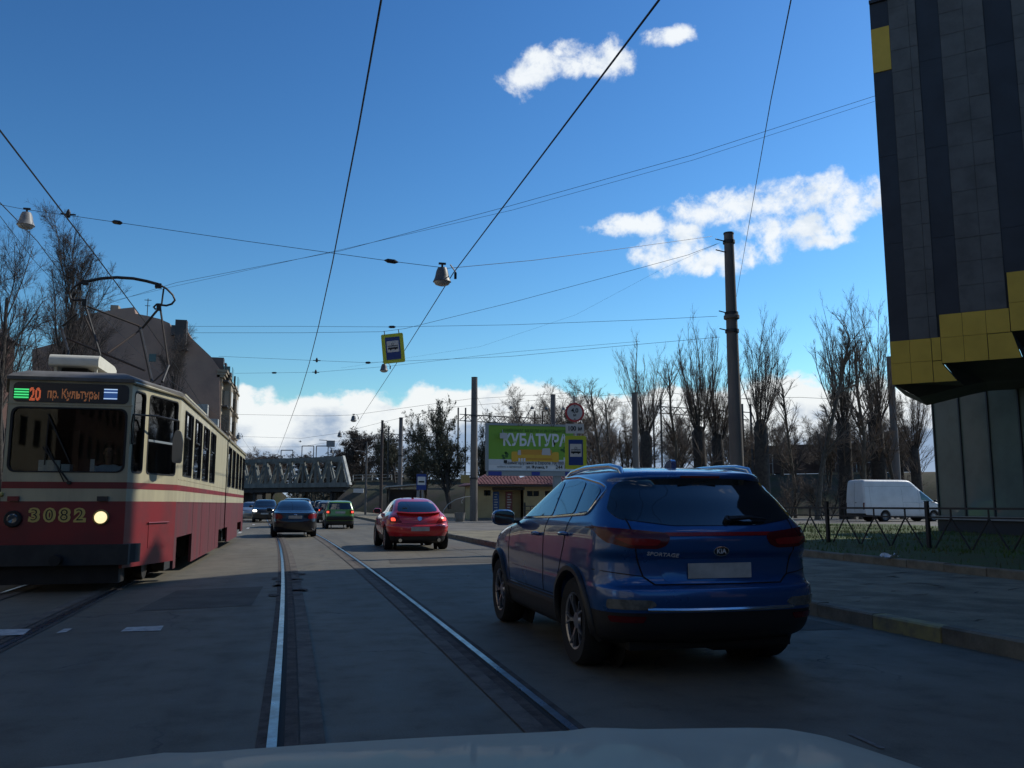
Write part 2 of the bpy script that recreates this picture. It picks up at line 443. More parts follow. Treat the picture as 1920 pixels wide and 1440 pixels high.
def finish(me, smooth):
    bm = bmesh.new(); bm.from_mesh(me)
    bmesh.ops.recalc_face_normals(bm, faces=bm.faces)
    bm.to_mesh(me); bm.free()
    if smooth is not None:
        me.polygons.foreach_set('use_smooth', [True] * len(me.polygons))
        me.set_sharp_from_angle(angle=radians(smooth))
    me.update()
def put(name, me, parent=None, label=None):
    o = bpy.data.objects.new(name, me); COL.objects.link(o)
    if parent: o.parent = parent
    if label: o['label'] = label
    return o
def tag(o, label=None, cat=None, group=None, kind=None):
    for k, v in (('label', label), ('category', cat), ('group', group), ('kind', kind)):
        if v: o[k] = v
    return o
def thing(name, label, cat, loc=(0, 0, 0), rz=0.0, group=None):
    o = bpy.data.objects.new(name, None); COL.objects.link(o)
    o.empty_display_size = .2
    o.location = loc; o.rotation_euler = (0, 0, rz)
    return tag(o, label, cat, group)
def sub(name, parent, loc=(0, 0, 0), rot=(0, 0, 0)):
    o = bpy.data.objects.new(name, None); COL.objects.link(o)
    o.parent = parent; o.location = loc; o.rotation_euler = rot
    return o
KIDS = {}
def copy_tree(o, loc=None, rz=None, label=None, group=None, scale=None):
    def rec(a, par):
        c = a.copy(); COL.objects.link(c)
        if par: c.parent = par
        for ch in a.children: rec(ch, c)
        return c
    c = rec(o, None)
    if loc is not None: c.location = loc
    if rz is not None: c.rotation_euler = (0, 0, rz)
    if label: c['label'] = label
    if group: c['group'] = group
    if scale: c.scale = scale
    return c

def text_mesh(body, size=1.0, bold=0.0, ext=.002, align='CENTER', xs=1.0):
    cu = bpy.data.curves.new('t', 'FONT'); cu.body = body; cu.size = size; cu.extrude = ext; cu.offset = bold
    cu.align_x = align; cu.align_y = 'CENTER'; cu.resolution_u = 3
    o = bpy.data.objects.new('t', cu); COL.objects.link(o)
    bpy.context.view_layer.update()
    dg = bpy.context.evaluated_depsgraph_get()
    me = bpy.data.meshes.new_from_object(o.evaluated_get(dg))
    bpy.data.objects.remove(o); bpy.data.curves.remove(cu)
    if xs != 1.0: me.transform(Matrix.Diagonal((xs, 1, 1, 1)))
    return me
def text(name, body, m, parent, M, size, bold=0.0, ext=.002, align='CENTER', xs=1.0):
    me = text_mesh(body, size, bold, ext, align, xs)
    me.transform(M)
    me.materials.clear(); me.materials.append(MATS[m])
    return put(name, me, parent)
def frame(origin, xdir, ydir):              # matrix with local x, y in the given directions
    x = Vector(xdir).normalized(); y = Vector(ydir).normalized(); z = x.cross(y)
    M = Matrix((x, y, z)).transposed().to_4x4(); M.translation = Vector(origin)
    return M
def fillet(pts, r, n=4):
    out = []; k = len(pts)
    for i in range(k):
        a, b, c = Vector(pts[i - 1]), Vector(pts[i]), Vector(pts[(i + 1) % k])
        rr = min(r, (a - b).length * .45, (c - b).length * .45)
        p, q = b + (a - b).normalized() * rr, b + (c - b).normalized() * rr
        for j in range(n + 1):
            t = j / n
            out.append(tuple(p * (1 - t) ** 2 + b * 2 * t * (1 - t) + q * t * t))
    return out

# ------------------------------------------------------------------ ground, road, track
def sheet(name, x0, x1, y0, y1, z, m, kind='structure', nx=1, ny=1, label=None):
    b = MB()
    for i in range(nx):
        for j in range(ny):
            xa, xb = x0 + (x1 - x0) * i / nx, x0 + (x1 - x0) * (i + 1) / nx
            ya, yb = y0 + (y1 - y0) * j / ny, y0 + (y1 - y0) * (j + 1) / ny
            b.quad((xa, ya, z), (xb, ya, z), (xb, yb, z), (xa, yb, z))
    o = b.build(name, m); tag(o, label, None, None, kind); return o
sheet('ground', -2500, 2500, -400, 4500, -.06, 'dry_grass', label='dull brown and green ground reaching to the horizon')
def kerb_x(y): return 6.0 - .0085 * y
def strip(name, f0, f1, ys, z, m, parent=None, kind=None, label=None, z2=None):
    b = MB(); z2 = z if z2 is None else z2
    for ya, yb in zip(ys, ys[1:]):
        b.quad((f0(ya), ya, z), (f1(ya), ya, z2), (f1(yb), yb, z2), (f0(yb), yb, z))
    o = b.build(name, m, parent)
    tag(o, label, None, None, kind); return o
YS = [-8, -4, 0, 4, 8, 12, 16, 20, 25, 30, 35, 40, 50, 60, 80, 100, 130, 160, 220, 300, 420]
strip('road', lambda y: -11.5, kerb_x, YS, 0.0, 'asphalt', kind='structure', label='worn grey asphalt street with tram tracks')

def bend(y): return -.00055 * y * y if y < 40 else -.88 - .044 * (y - 40)
RY = [-6 + i * 2 for i in range(34)] + [64, 70, 80, 95, 115, 140, 170]
RAILS = {'a': -.085, 'b': 1.60, 'c': -2.55, 'd': -4.08}
def track(cx_near, x_left, x_right, label):
    t = tag(bpy.data.objects.new('tram_track', None), label, None, None, 'structure'); COL.objects.link(t)
    for xr, sgn in ((x_left, 1), (x_right, -1)):
        L = lambda d: (lambda y, d=d: xr + bend(y) + d)
        strip('rail', L(-.027), L(.027), RY, .014, 'rail_steel', t)
        strip('rail_groove', L(sgn * .027), L(sgn * .066), RY, .0045, 'groove', t)
        strip('rail_bed', L(sgn * .066), L(sgn * .145), RY, .007, 'track_dirt', t)
        strip('concrete_strip', L(sgn * .150), L(sgn * .285), RY, .011, 'track_strip', t)
        strip('outer_bed', L(-sgn * .027), L(-sgn * .085), RY, .006, 'track_dirt', t)
        b = MB()                                    # rail head stands slightly proud
        for ya, yb in zip(RY, RY[1:]):
            for d in (-.027, .027):
                b.quad((L(d)(ya), ya, .014), (L(d)(yb), yb, .014), (L(d)(yb), yb, -.01), (L(d)(ya), ya, -.01))
        b.build('rail_side', 'rail_steel', t)
    return t
track(0, RAILS['a'], RAILS['b'], 'middle tram track running ahead between the lanes')
track(0, RAILS['d'], RAILS['c'], 'left tram track under the red tram')
# broken edges along the near rail
b = MB(); R = random.Random(3)
for i in range(16):
    y = R.uniform(12.5, 17.5); s = R.uniform(.05, .16); x = RAILS['a'] + bend(y) + (R.uniform(.13, .3) if R.random() < .7 else -R.uniform(.06, .2))
    b.add([(x + s * R.uniform(.6, 1.1) * cos(a), y + 1.7 * s * R.uniform(.6, 1.1) * sin(a), .0128) for a in [k * pi / 4 for k in range(8)]], [tuple(range(8))])
tag(b.build('broken_asphalt', 'track_dirt'), 'crumbled asphalt along the near rail', None, None, 'stuff')

def mark(name, pts, m='road_paint', z=.005, label=None):
    o = MB().add([(p[0], p[1], z) for p in pts], [tuple(range(len(pts)))]).build(name, m)
    return tag(o, label, None, None, 'structure')
def marku(uv, label, m='road_paint', z=.0055): mark('road_marking', [G(u, v, z) for u, v in uv], m, z, label)
marku([(226, 1184), (238, 1176), (307, 1173), (301, 1182)], 'white dash painted across the left lane')
marku([(105, 1187), (120, 1179), (136, 1178), (124, 1185)], 'short worn white dash beside the left rail')
marku([(-60, 1194), (-50, 1181), (58, 1179), (44, 1190)], 'white dash painted across the tram track', z=.016)
marku([(1590, 1376), (1598, 1375), (1660, 1402), (1650, 1403)], 'faint worn white line near the right kerb', 'paint_worn')
for i, (x, y0) in enumerate(((-2.6, 40.5), (-2.65, 48), (-2.75, 56), (-2.9, 66))):
    mark('lane_dash', [(x, y0), (x + .14, y0), (x + .1, y0 + 2.2), (x - .04, y0 + 2.2)], z=.016, label='white lane dash between the tram tracks')
mark('lane_line', [(-5.9, 30), (-5.75, 30), (-6.6, 90), (-6.75, 90)], z=.005, label='pale line along the far left lane')
mark('asphalt_patch', [(3.0, 21.5), (5.6, 21.0), (5.6, 23.4), (3.1, 23.6)], 'asphalt', .004, 'lighter repaired patch of asphalt')

mat('patch_dark', (.080, .072, .056), .85, var=.3, vscale=2, bump=.4, bscale=60, fine=.6)
mat('tar', (.022, .021, .019), .95, spec=.1)
for pts, lab in (([(2.0, 19.4), (5.5, 19.1), (5.6, 20.6), (2.1, 20.9)], 'darker patched asphalt across the right lane'), ([(-1.9, 11.6), (-.55, 11.9), (-.5, 14.6), (-1.75, 14.2)], 'darker patched asphalt beside the left rail'),
                 ([(4.2, 8.3), (5.7, 8.2), (5.65, 10.6), (4.35, 10.4)], 'worn dark patch of asphalt by the kerb')):
    mark('asphalt_patch', pts, 'patch_dark', .0035, lab)
R = random.Random(14)
def seam(x0, y0, x1, y1, label):
    n = 26; b = MB(); pts = []
    for i in range(n + 1):
        t = i / n; pts.append(Vector((x0 + (x1 - x0) * t + R.gauss(0, .035), y0 + (y1 - y0) * t + R.gauss(0, .035), 0)))
    d = (pts[-1] - pts[0]).normalized(); s = Vector((-d.y, d.x, 0))
    for a, c in zip(pts, pts[1:]):
        w0, w1 = R.uniform(.002, .009), R.uniform(.002, .009); z = Vector((0, 0, .0056))
        b.quad(a - s * w0 + z, a + s * w0 + z, c + s * w1 + z, c - s * w1 + z)
    tag(b.build('tar_seam', 'tar'), label, None, None, 'structure')
seam(4.75, 14, 4.4, 30, 'long thin tar crack along the right lane'); seam(1.9, 15.2, 5.8, 15.0, 'tar crack across the right lane'); seam(1.9, 24.5, 5.6, 24.1, 'second tar crack across the right lane')
# pavement on the right, kerb stones one by one
PAV = [-8, 0, 8, 16, 24, 32, 42, 52, 64, 80, 100, 130]
strip('pavement', lambda y: kerb_x(y) + .14, lambda y: 11.6 if y < 38 else 75, [-8, 0, 10, 20, 30, 37.9], .14, 'paving', kind='structure', label='cracked asphalt pavement on the right')
strip('forecourt', lambda y: kerb_x(y) + .14, lambda y: 75, [37.9, 45, 52, 60, 66], .14, 'gravel_ground', kind='structure', label='pale open ground around the kiosk and the van')
strip('far_pavement', lambda y: kerb_x(y) + .14, lambda y: kerb_x(y) + 4.2, [66, 80, 100, 140], .14, 'paving', kind='structure', label='pavement along the street beyond the kiosk')
kerb = tag(bpy.data.objects.new('kerb', None), 'row of grey kerb stones on the right of the street', None, None, 'structure'); COL.objects.link(kerb)
def stone_mesh(L, w, h, seed):
    R = random.Random(seed); e = .018
    j = lambda: R.uniform(-.006, .006)
    prof = [(-w / 2, -.1), (-w / 2 + j(), h - e), (-w / 2 + e, h + j() * .5), (w / 2, h), (w / 2, -.1)]
    vs = [(x, y, z) for y in (-L / 2, L / 2) for x, z in prof]
    fs = [(0, 1, 2, 3, 4), (9, 8, 7, 6, 5)] + [(i, i + 5, (i + 1) % 5 + 5, (i + 1) % 5) for i in range(5)]
    b = MB().add(vs, fs)
    return b
km = [stone_mesh(.985, .16, .155, s).mesh('kerb_stone', 'kerb_stone') for s in range(4)]
ky = stone_mesh(.985, .16, .155, 9).mesh('kerb_stone', 'kerb_yellow')
R = random.Random(11)
for i in range(92):
    y = -2.3 + i
    yel = 7.4 < y < 8.0
    o = put('kerb_stone', ky if yel else km[i % 4], kerb)
    o.location = (kerb_x(y) + .07 + R.uniform(-.008, .008), y, R.uniform(-.006, .006)); o.rotation_euler = (0, R.uniform(-.01, .01), .0085 + R.uniform(-.006, .006))
    if yel: o['label'] = 'kerb stone with worn yellow paint'
strip('far_kerb', kerb_x, lambda y: kerb_x(y) + .15, [89.2, 100, 140], .15, 'kerb_stone', kind='structure', label='far end of the right kerb')
b = MB(); R = random.Random(31)
for i in range(150):                        # dead leaves, grit and cracks on the pavement
    y = R.uniform(3, 30); x = R.uniform(kerb_x(y) + .3, 10.9); a = R.uniform(-.5, .5) + (pi / 2 if R.random() < .2 else 0); L = R.uniform(.05, .34); w = R.uniform(.012, .04)
    p = [(x + t * L * cos(a) + R.gauss(0, .02), y + t * L * sin(a) + R.gauss(0, .02)) for t in (-1, -.4, .2, 1)]
    b.add([(p[0][0], p[0][1], .1445), (p[1][0], p[1][1] - w, .1445), (p[2][0], p[2][1] - w * .8, .1445), (p[3][0], p[3][1], .1445), (p[2][0], p[2][1] + w, .1445), (p[1][0], p[1][1] + w * .9, .1445)], [(0, 1, 2, 3, 4, 5)])
tag(b.build('dead_leaves', 'soil'), 'dark dead leaves and grit strewn over the pavement', None, None, 'stuff')
# inner kerb and lawn
ik0, ik1 = Vector((10.55, 2.0)), Vector((11.75, 36.5))
def ikx(y): return ik0.x + (ik1.x - ik0.x) * (y - ik0.y) / (ik1.y - ik0.y)
ikerb = tag(bpy.data.objects.new('lawn_kerb', None), 'row of low kerb stones along the lawn', None, None, 'structure'); COL.objects.link(ikerb)
for i in range(34):
    y = 2.5 + i
    o = put('kerb_stone', km[(i + 1) % 4], ikerb); o.location = (ikx(y), y, .13 + R.uniform(-.006, .006)); o.rotation_euler = (0, 0, -.035 + R.uniform(-.008, .008))
def lawn_z(x, y):
    t = max(0.0, x - ikx(y)); return .24 + .03 * min(t, 4) + .03 * sin(x * 1.3 + y * .7) * min(1, t)
b = MB(); NX, NY = 24, 40
for i in range(NX + 1):
    for j in range(NY + 1):
        y = 2 + 35.5 * j / NY; x = ikx(y) + .07 + (27 - ikx(y)) * i / NX
        z = lawn_z(x, y)
        if j == NY or i == NX: z = .13
        b.v.append((x, y, z))
for i in range(NX):
    for j in range(NY):
        a = i * (NY + 1) + j; b.f.append((a, a + NY + 1, a + NY + 2, a + 1))
tag(b.build('lawn', 'lawn', smooth=60), 'patchy green lawn behind the fence on the right', None, None, 'structure')
b = MB(); R = random.Random(21)
for i in range(15000):
    y = R.uniform(9, 37.3); x = ikx(y) + .12 + R.random() ** 1.3 * (24 - ikx(y))
    if x - ikx(y) < 1.7 and R.random() < .72: continue
    z = lawn_z(x, y) - .01; h = R.uniform(.04, .13) * (1 if y < 22 else 1.25); a = R.uniform(0, 2 * pi); w = R.uniform(.008, .016)
    lx, ly = R.uniform(-.05, .05), R.uniform(-.05, .05)
    b.add([(x - w * cos(a), y - w * sin(a), z), (x + w * cos(a), y + w * sin(a), z), (x + lx, y + ly, z + h)], [(0, 1, 2)])
tag(b.build('grass', 'grass_blade'), 'short green grass on the lawn', None, None, 'stuff')
def scrap(seed, s):
    R = random.Random(seed); b = MB(); n = 7
    b.v = [((i / n - .5) * s + R.uniform(-.02, .02), (j / 3 - .5) * s * .5 + R.uniform(-.02, .02), abs(R.gauss(.03, .03))) for i in range(n + 1) for j in range(4)]
    b.f = [(i * 4 + j, (i + 1) * 4 + j, (i + 1) * 4 + j + 1, i * 4 + j + 1) for i in range(n) for j in range(3)]
    return b
for k, (u, v, s, lab) in enumerate(((1668, 1045, .34, 'crumpled white paper lying nearest the fence on the lawn'), (1632, 1010, .3, 'small white scrap of litter in the middle of the lawn'),
                                    (1852, 1027, .26, 'white crumpled litter on the grass towards the right edge'), (1538, 965, .4, 'pale scrap of litter on the far ground behind the fence'))):
    p = G(u, v, .3); o = scrap(k, s).build('litter', 'litter'); o.location = p; tag(o, lab, 'litter')
# ------------------------------------------------------------------ black and yellow building on the right
def build_tower():
    bc = Vector((15.91, 20.59, 0)); e = Vector((.714, -.70, 0)).normalized(); n = Vector((-.70, -.714, 0)).normalized()
    bld = thing('office_building', 'black, grey and yellow panelled building overhanging a glass ground floor', 'building', bc)
    def fp(s, z, d=0.0): return e * s + n * d + Vector((0, 0, z))      # d outwards from the facade, local to bc
    TOP, S1 = 15.95, 7.0
    # body of the overhanging block
    b = MB()
    prof = [(0, 4.62), (1.62, 4.62), (1.30, 5.08), (3.16, 5.08), (2.98, 5.79), (S1, 5.79), (S1, TOP - .05), (0, TOP - .05)]
    b.prism(prof, lambda s, z, d: fp(s, z, d), -.06, -.30)
    m1 = Vector((.70, .714, 0)).normalized() * 3
    back = [fp(0, 0, -.30), fp(S1, 0, -.30), fp(S1, 0, -.3) + m1, fp(0, 0, -.3) + m1]
    for z0, z1 in ((5.81, TOP - .06),):
        vs = [Vector((p.x, p.y, z0)) for p in back] + [Vector((p.x, p.y, z1)) for p in back]
        b.add(vs, [(0, 3, 2, 1), (4, 5, 6, 7), (0, 1, 5, 4), (1, 2, 6, 5), (2, 3, 7, 6), (3, 0, 4, 7)])
    b.build('wall', 'panel_gap', bld)
    # soffit slopes back from the stepped lower edge to the glass
    b = MB()
    so = [(0, 4.605), (1.62, 4.605), (1.30, 5.10), (3.16, 5.10), (2.98, 5.81), (S1, 5.81)]
    inner = [fp(.55, 4.30, -1.0), fp(1.7, 4.62, -1.6), fp(2.2, 4.78, -2.2), fp(3.4, 4.80, -2.4), fp(3.6, 4.9, -2.4), fp(S1, 4.9, -2.4)]
    for i in range(5):
        b.quad(fp(*so[i], -.02), fp(*so[i + 1], -.02), inner[i + 1], inner[i])
    far = [p + m1 * .8 for p in inner]
    for i in range(5): b.quad(inner[i], inner[i + 1], far[i + 1], far[i])
    b.quad(fp(0, 4.60, -.02), inner[0], far[0], fp(0, 4.60, -.02) + m1)
    b.quad(fp(0, 4.60, -.02), fp(0, 4.60, -.02) + m1, fp(0, 5.9, -.05) + m1, fp(0, 5.9, -.05))
    b.build('soffit', 'soffit', bld)
    # cladding panels, every one with its own joint
    def panel(s0, s1, z0, z1, m, d=0.0, poly=None):
        g = .004
        if poly is None: poly = [(s0 + g, z0 + g), (s1 - g, z0 + g), (s1 - g, z1 - g), (s0 + g, z1 - g)]
        mb = MB(); mb.prism(poly, lambda s, z, dd: fp(s, z, dd + d), 0, -.05)
        mb.build('facade_panel', m, bld)
    R = random.Random(5)
    cols = [(0, .50, 'panel_black', 1), (.50, 1.22, 'panel_grey', 0), (1.22, 1.80, 'panel_black', 1), (1.80, 2.90, 'panel_grey', 0),
            (2.90, 3.57, 'panel_black', 1), (3.57, 4.55, 'panel_grey', 0), (4.55, 5.3, 'panel_black', 1), (5.3, 7.0, 'panel_grey', 0)]
    for s0, s1, m, dark in cols:
        zb = 5.80 if s1 <= 1.23 else 6.42 if s1 <= 2.91 else 7.38
        if dark:
            edges = [zb, 8.6, 11.2, 13.78, 15.14, TOP] if s0 == 0 else [zb, 8.6, 11.2, 13.8, TOP]
            for a, c in zip(edges, edges[1:]):
                yellow = s0 == 0 and abs(a - 13.78) < .01
                panel(s0, s1, a, c, 'panel_yellow' if yellow else m, -.035 if not yellow else -.005)
        else:
            w = s1 - s0; k = 2 if w > 1 else 1
            cut = [s0, s0 + (.72 if k == 1 else .55) * w, s1]
            off = R.uniform(0, .4)
            for a, c in zip(cut, cut[1:]):
                z = zb; first = True
                while z < TOP - .05:
                    h = .66 if not first else .35 + off
                    z2 = min(z + h, TOP)
                    if TOP - z2 < .2: z2 = TOP
                    panel(a, c, z, z2, m, R.uniform(-.008, .004)); z = z2; first = False
    Y = 'panel_yellow'
    for s0, s1 in ((0, .50), (.50, 1.04)):
        panel(s0, s1, 5.17, 5.80, Y); panel(s0, s1, 4.58, 5.17, Y)
    g = .013
    panel(0, 0, 0, 0, Y, poly=[(1.04 + g, 5.17), (1.27, 5.17), (1.27, 5.80), (1.04 + g, 5.80)])
    panel(0, 0, 0, 0, Y, poly=[(1.04 + g, 4.58), (1.61, 4.58), (1.275, 5.07), (1.27, 5.15), (1.04 + g, 5.15)])
    for s0, s1 in ((1.28, 1.83), (1.83, 2.39)):
        panel(s0, s1, 5.78, 6.42, Y); panel(s0, s1, 5.08, 5.78, Y)
    panel(2.39, 2.94, 5.78, 6.42, Y)
    panel(0, 0, 0, 0, Y, poly=[(2.39 + g, 5.08), (3.14, 5.08), (2.965, 5.765), (2.39 + g, 5.765)])
    for s0, s1 in ((2.95, 3.52), (3.52, 4.1), (4.1, 4.7), (4.7, 5.3), (5.3, 5.9), (5.9, 6.5)):
        panel(s0, s1, 6.55, 7.38, Y); panel(s0, s1, 5.79, 6.55, Y)
    ub = [fp(2.7, 0, -.35), fp(S1, 0, -.35), fp(S1, 0, -.35) + m1, fp(2.7, 0, -.35) + m1]  # unseen raised mass, added to lengthen the shadow on the road
    MB().add([(p.x, p.y, z) for z in (TOP - .2, 23.5) for p in ub], [(0, 3, 2, 1), (4, 5, 6, 7), (0, 1, 5, 4), (1, 2, 6, 5), (2, 3, 7, 6), (3, 0, 4, 7)]).build('unseen_shade_mass', 'panel_black', bld)
    MB().prism([(0, TOP), (S1, TOP), (S1, TOP + .1), (0, TOP + .1)], lambda s, z, d: fp(s, z, d), .04, -.4).build('parapet', 'panel_black', bld)
    # glass ground floor
    a, c = Vector((21.45, 25.7, 0)) - bc, Vector((21.12, 18.2, 0)) - bc
    d = (c - a).normalized(); nn = Vector((d.y, -d.x, 0)); L = (c - a).length
    if nn.x > 0: nn = -nn
    W = 1.30; k = int(L / W) + 1
    for i in range(k):
        s0, s1 = i * W, (i + 1) * W
        p = lambda s, z, dd: a + d * s + nn * dd + Vector((0, 0, z))
        mb = MB(); mb.prism([(s0 + .03, .9), (s1 - .03, .9), (s1 - .03, 5.0), (s0 + .03, 5.0)], lambda s, z, dd: p(s, z, dd), 0, -.03); mb.build('glass_pane', 'curtain_glass', bld)
        MB().beam(p(s0, .85, .01), p(s0, 5.0, .01), .06, .08, up=nn).build('mullion', 'frame_dark', bld)
    MB().prism([(-.1, .78), (L + 1, .78), (L + 1, .9), (-.1, .9)], lambda s, z, dd: p(s, z, dd), .14, -.1).build('sill', 'plinth', bld)
    MB().prism([(-.1, 0), (L + 1, 0), (L + 1, .78), (-.1, .78)], lambda s, z, dd: p(s, z, dd), .04, -.3).build('plinth', 'panel_gap', bld)
    # end wall of the glass box, and room floor and back behind the panes
    e2 = -nn
    q = lambda s, z, dd: a + e2 * s + d * (-dd) + Vector((0, 0, z))
    for i in range(5):
        MB().prism([(i * 1.3 + .03, .9), (i * 1.3 + 1.27, .9), (i * 1.3 + 1.27, 5.0), (i * 1.3 + .03, 5.0)], lambda s, z, dd: q(s, z, dd), 0, -.03).build('glass_pane', 'curtain_glass', bld)
    MB().prism([(0, 0), (7, 0), (7, .9), (0, .9)], lambda s, z, dd: q(s, z, dd), .03, -.2).build('end_plinth', 'panel_gap', bld)
    MB().box(a + d * 4 + e2 * 6 + Vector((0, 0, 2.6)), (3, 9, 5.1), atan2(d.y, d.x) + pi / 2).build('core_wall', 'soffit', bld)
    # unseen rest of the block along the street, sized to shade the foreground road
    m = thing('unseen_block', 'unseen long dark panelled block beside the road, joined to the striped building', 'building', (27.5, -3.5, 0))
    MB().box((0, 0, 15.1), (15.2, 42, 18.6)).build('wall', 'panel_black', m)
    MB().box((2.0, 0, 2.9), (11, 41, 5.8)).build('ground_floor', 'curtain_glass', m)
build_tower()

# ------------------------------------------------------------------ fence along the lawn
def build_fence():
    A, B = Vector((16.9, 2.0)), Vector((9.75, 40.0))
    L = (B - A).length; d = (B - A).normalized()
    root = thing('fence', 'low black metal fence with slanting bars along the lawn', 'fence', (A.x, A.y, .3), atan2(d.y, d.x))
    W = 3.1; k = int(L / W)
    post = MB().box((0, 0, .45), (.075, .075, 1.2)).box((0, 0, 1.06), (.085, .085, .02)).mesh('post', 'black_metal')
    top = MB().box((W / 2, 0, .90), (W - .08, .045, .045)).mesh('top_rail', 'black_metal')
    mid = MB().box((W / 2, 0, .70), (W - .08, .035, .035)).mesh('middle_rail', 'black_metal')
    bot = MB().box((W / 2, 0, -.02), (W - .08, .035, .035)).mesh('bottom_rail', 'black_metal')
    bars = []
    for t in (.20, .5, .80):
        bars.append(MB().box((W * t, 0, .80), (.028, .028, .18)).mesh('short_bar', 'black_metal'))
    slants = []
    for a0, a1 in ((.20, .05), (.20, .345), (.50, .355), (.50, .645), (.80, .655), (.80, .95)):
        slants.append(MB().beam((W * a0, 0, .69), (W * a1, 0, 0), .026, .026, up=(0, 1, 0)).mesh('slanting_bar', 'black_metal'))
    # slanting bars meet at the top in the photograph: a row of inverted Vs
    for i in range(k + 1):
        put('post', post, root).location = (i * W, 0, 0)
        if i == k: break
        for n_, me in (('top_rail', top), ('middle_rail', mid), ('bottom_rail', bot)): put(n_, me, root).location = (i * W, 0, 0)
        for me in bars: put('short_bar', me, root).location = (i * W, 0, 0)
        for me in slants: put('slanting_bar', me, root).location = (i * W, 0, 0)
build_fence()

# ------------------------------------------------------------------ poles
def pole(name, label, base, h, r0, r1, m='pole_concrete', group='concrete poles along the street', collars=(), extra=None):
    t = thing(name, label, 'pole', base, 0, group)
    MB().tube([(0, 0, -.1), (0, 0, h * .5), (0, 0, h)], [r0, (r0 + r1) / 2, r1], 14).build('shaft', m, t, smooth=40)
    for z in collars:
        r = r0 + (r1 - r0) * z / h
        MB().lathe([(r + .004, z - .05), (r + .035, z - .05), (r + .035, z + .05), (r + .004, z + .05)], 14).build('collar', 'dark_steel', t, smooth=40)
    MB().lathe([(r1 * .9, h), (r1 + .012, h), (r1 + .012, h + .05), (0, h + .07)], 14).build('cap', 'dark_steel', t, smooth=40)
    return t
P1 = Vector((12.86, 23.9, .25))
t = pole('concrete_pole', 'thick tall concrete pole rising behind the blue crossover car', P1, 9.45, .235, .15, collars=(6.9, 6.35, 9.2))
MB().lathe([(.20, 6.72), (.24, 6.74), (.24, 6.84), (.2, 6.86)], 14).build('band', 'pole_concrete', t, smooth=40)
for z, ang in ((6.9, 200), (6.35, 200), (9.2, 195), (8.85, 195)):
    a = radians(ang); MB().tube([(cos(a) * .15, sin(a) * .15, z), (cos(a) * .55, sin(a) * .55, z + .02)], .018, 6).build('hook', 'dark_steel', t)
t = pole('concrete_pole', 'concrete pole beside the kiosk with a lit right edge', (11.6, 58.42, .14), 9.85, .27, .21, collars=(7.2, 2.9))
MB().box((-.62, -.1, 2.85), (.62, .06, .55)).build('notice_board', 'foil_yellow', t)
MB().tube([(-.2, 0, 3.1), (-.9, -.05, 3.12)], .02, 5).build('bracket', 'dark_steel', t)
t = pole('steel_mast', 'rust brown steel mast with a short bracket beyond the red car', (6.83, 75.27, .14), 8.3, .15, .11, 'rust_steel')
MB().tube([(0, 0, 7.75), (.75, 0, 7.8)], .03, 5).tube([(0, 0, 7.0), (.45, 0, 7.72)], .025, 5).tube([(.6, 0, 7.8), (.6, 0, 7.5)], .05, 5).build('bracket', 'dark_steel', t)
t = pole('concrete_pole', 'pale concrete pole between the rust brown mast and the dense tree', (7.61, 67.86, .14), 7.85, .2, .15, collars=(4.9, 1.5))
t = pole('concrete_pole', 'thin far concrete pole in front of the brown wood', (7.07, 96.05, .14), 7.9, .12, .09)
MB().tube([(0, 0, 6.8), (-.9, 0, 6.95)], .03, 5).lathe([(.02, 0), (.14, -.05), (.16, -.1), (0, -.12)], 8, Matrix.Translation((-1.05, 0, 6.98))).build('lamp_arm', 'lamp_metal_sun_tint', t)
t = pole('concrete_pole', 'dark concrete pole sticking up behind the billboard', PD(1037, 940, 70) * 1.0, 1.0, .2, .17) if False else None
def upole(u, v0, D, r, label, m='pole_concrete', base=.1):
    p = PD(u, v0, D); return pole('concrete_pole', label, (p.x, p.y, base), p.z - base, r * 1.2, r, m)
upole(1037, 741, 70, .20, 'dark concrete pole standing up behind the billboard')
upole(1190, 738, 58, .20, 'concrete pole half hidden in the twigs left of the tall poplars')
upole(1668, 670, 76, .28, 'grey pole beside the corner of the striped building')

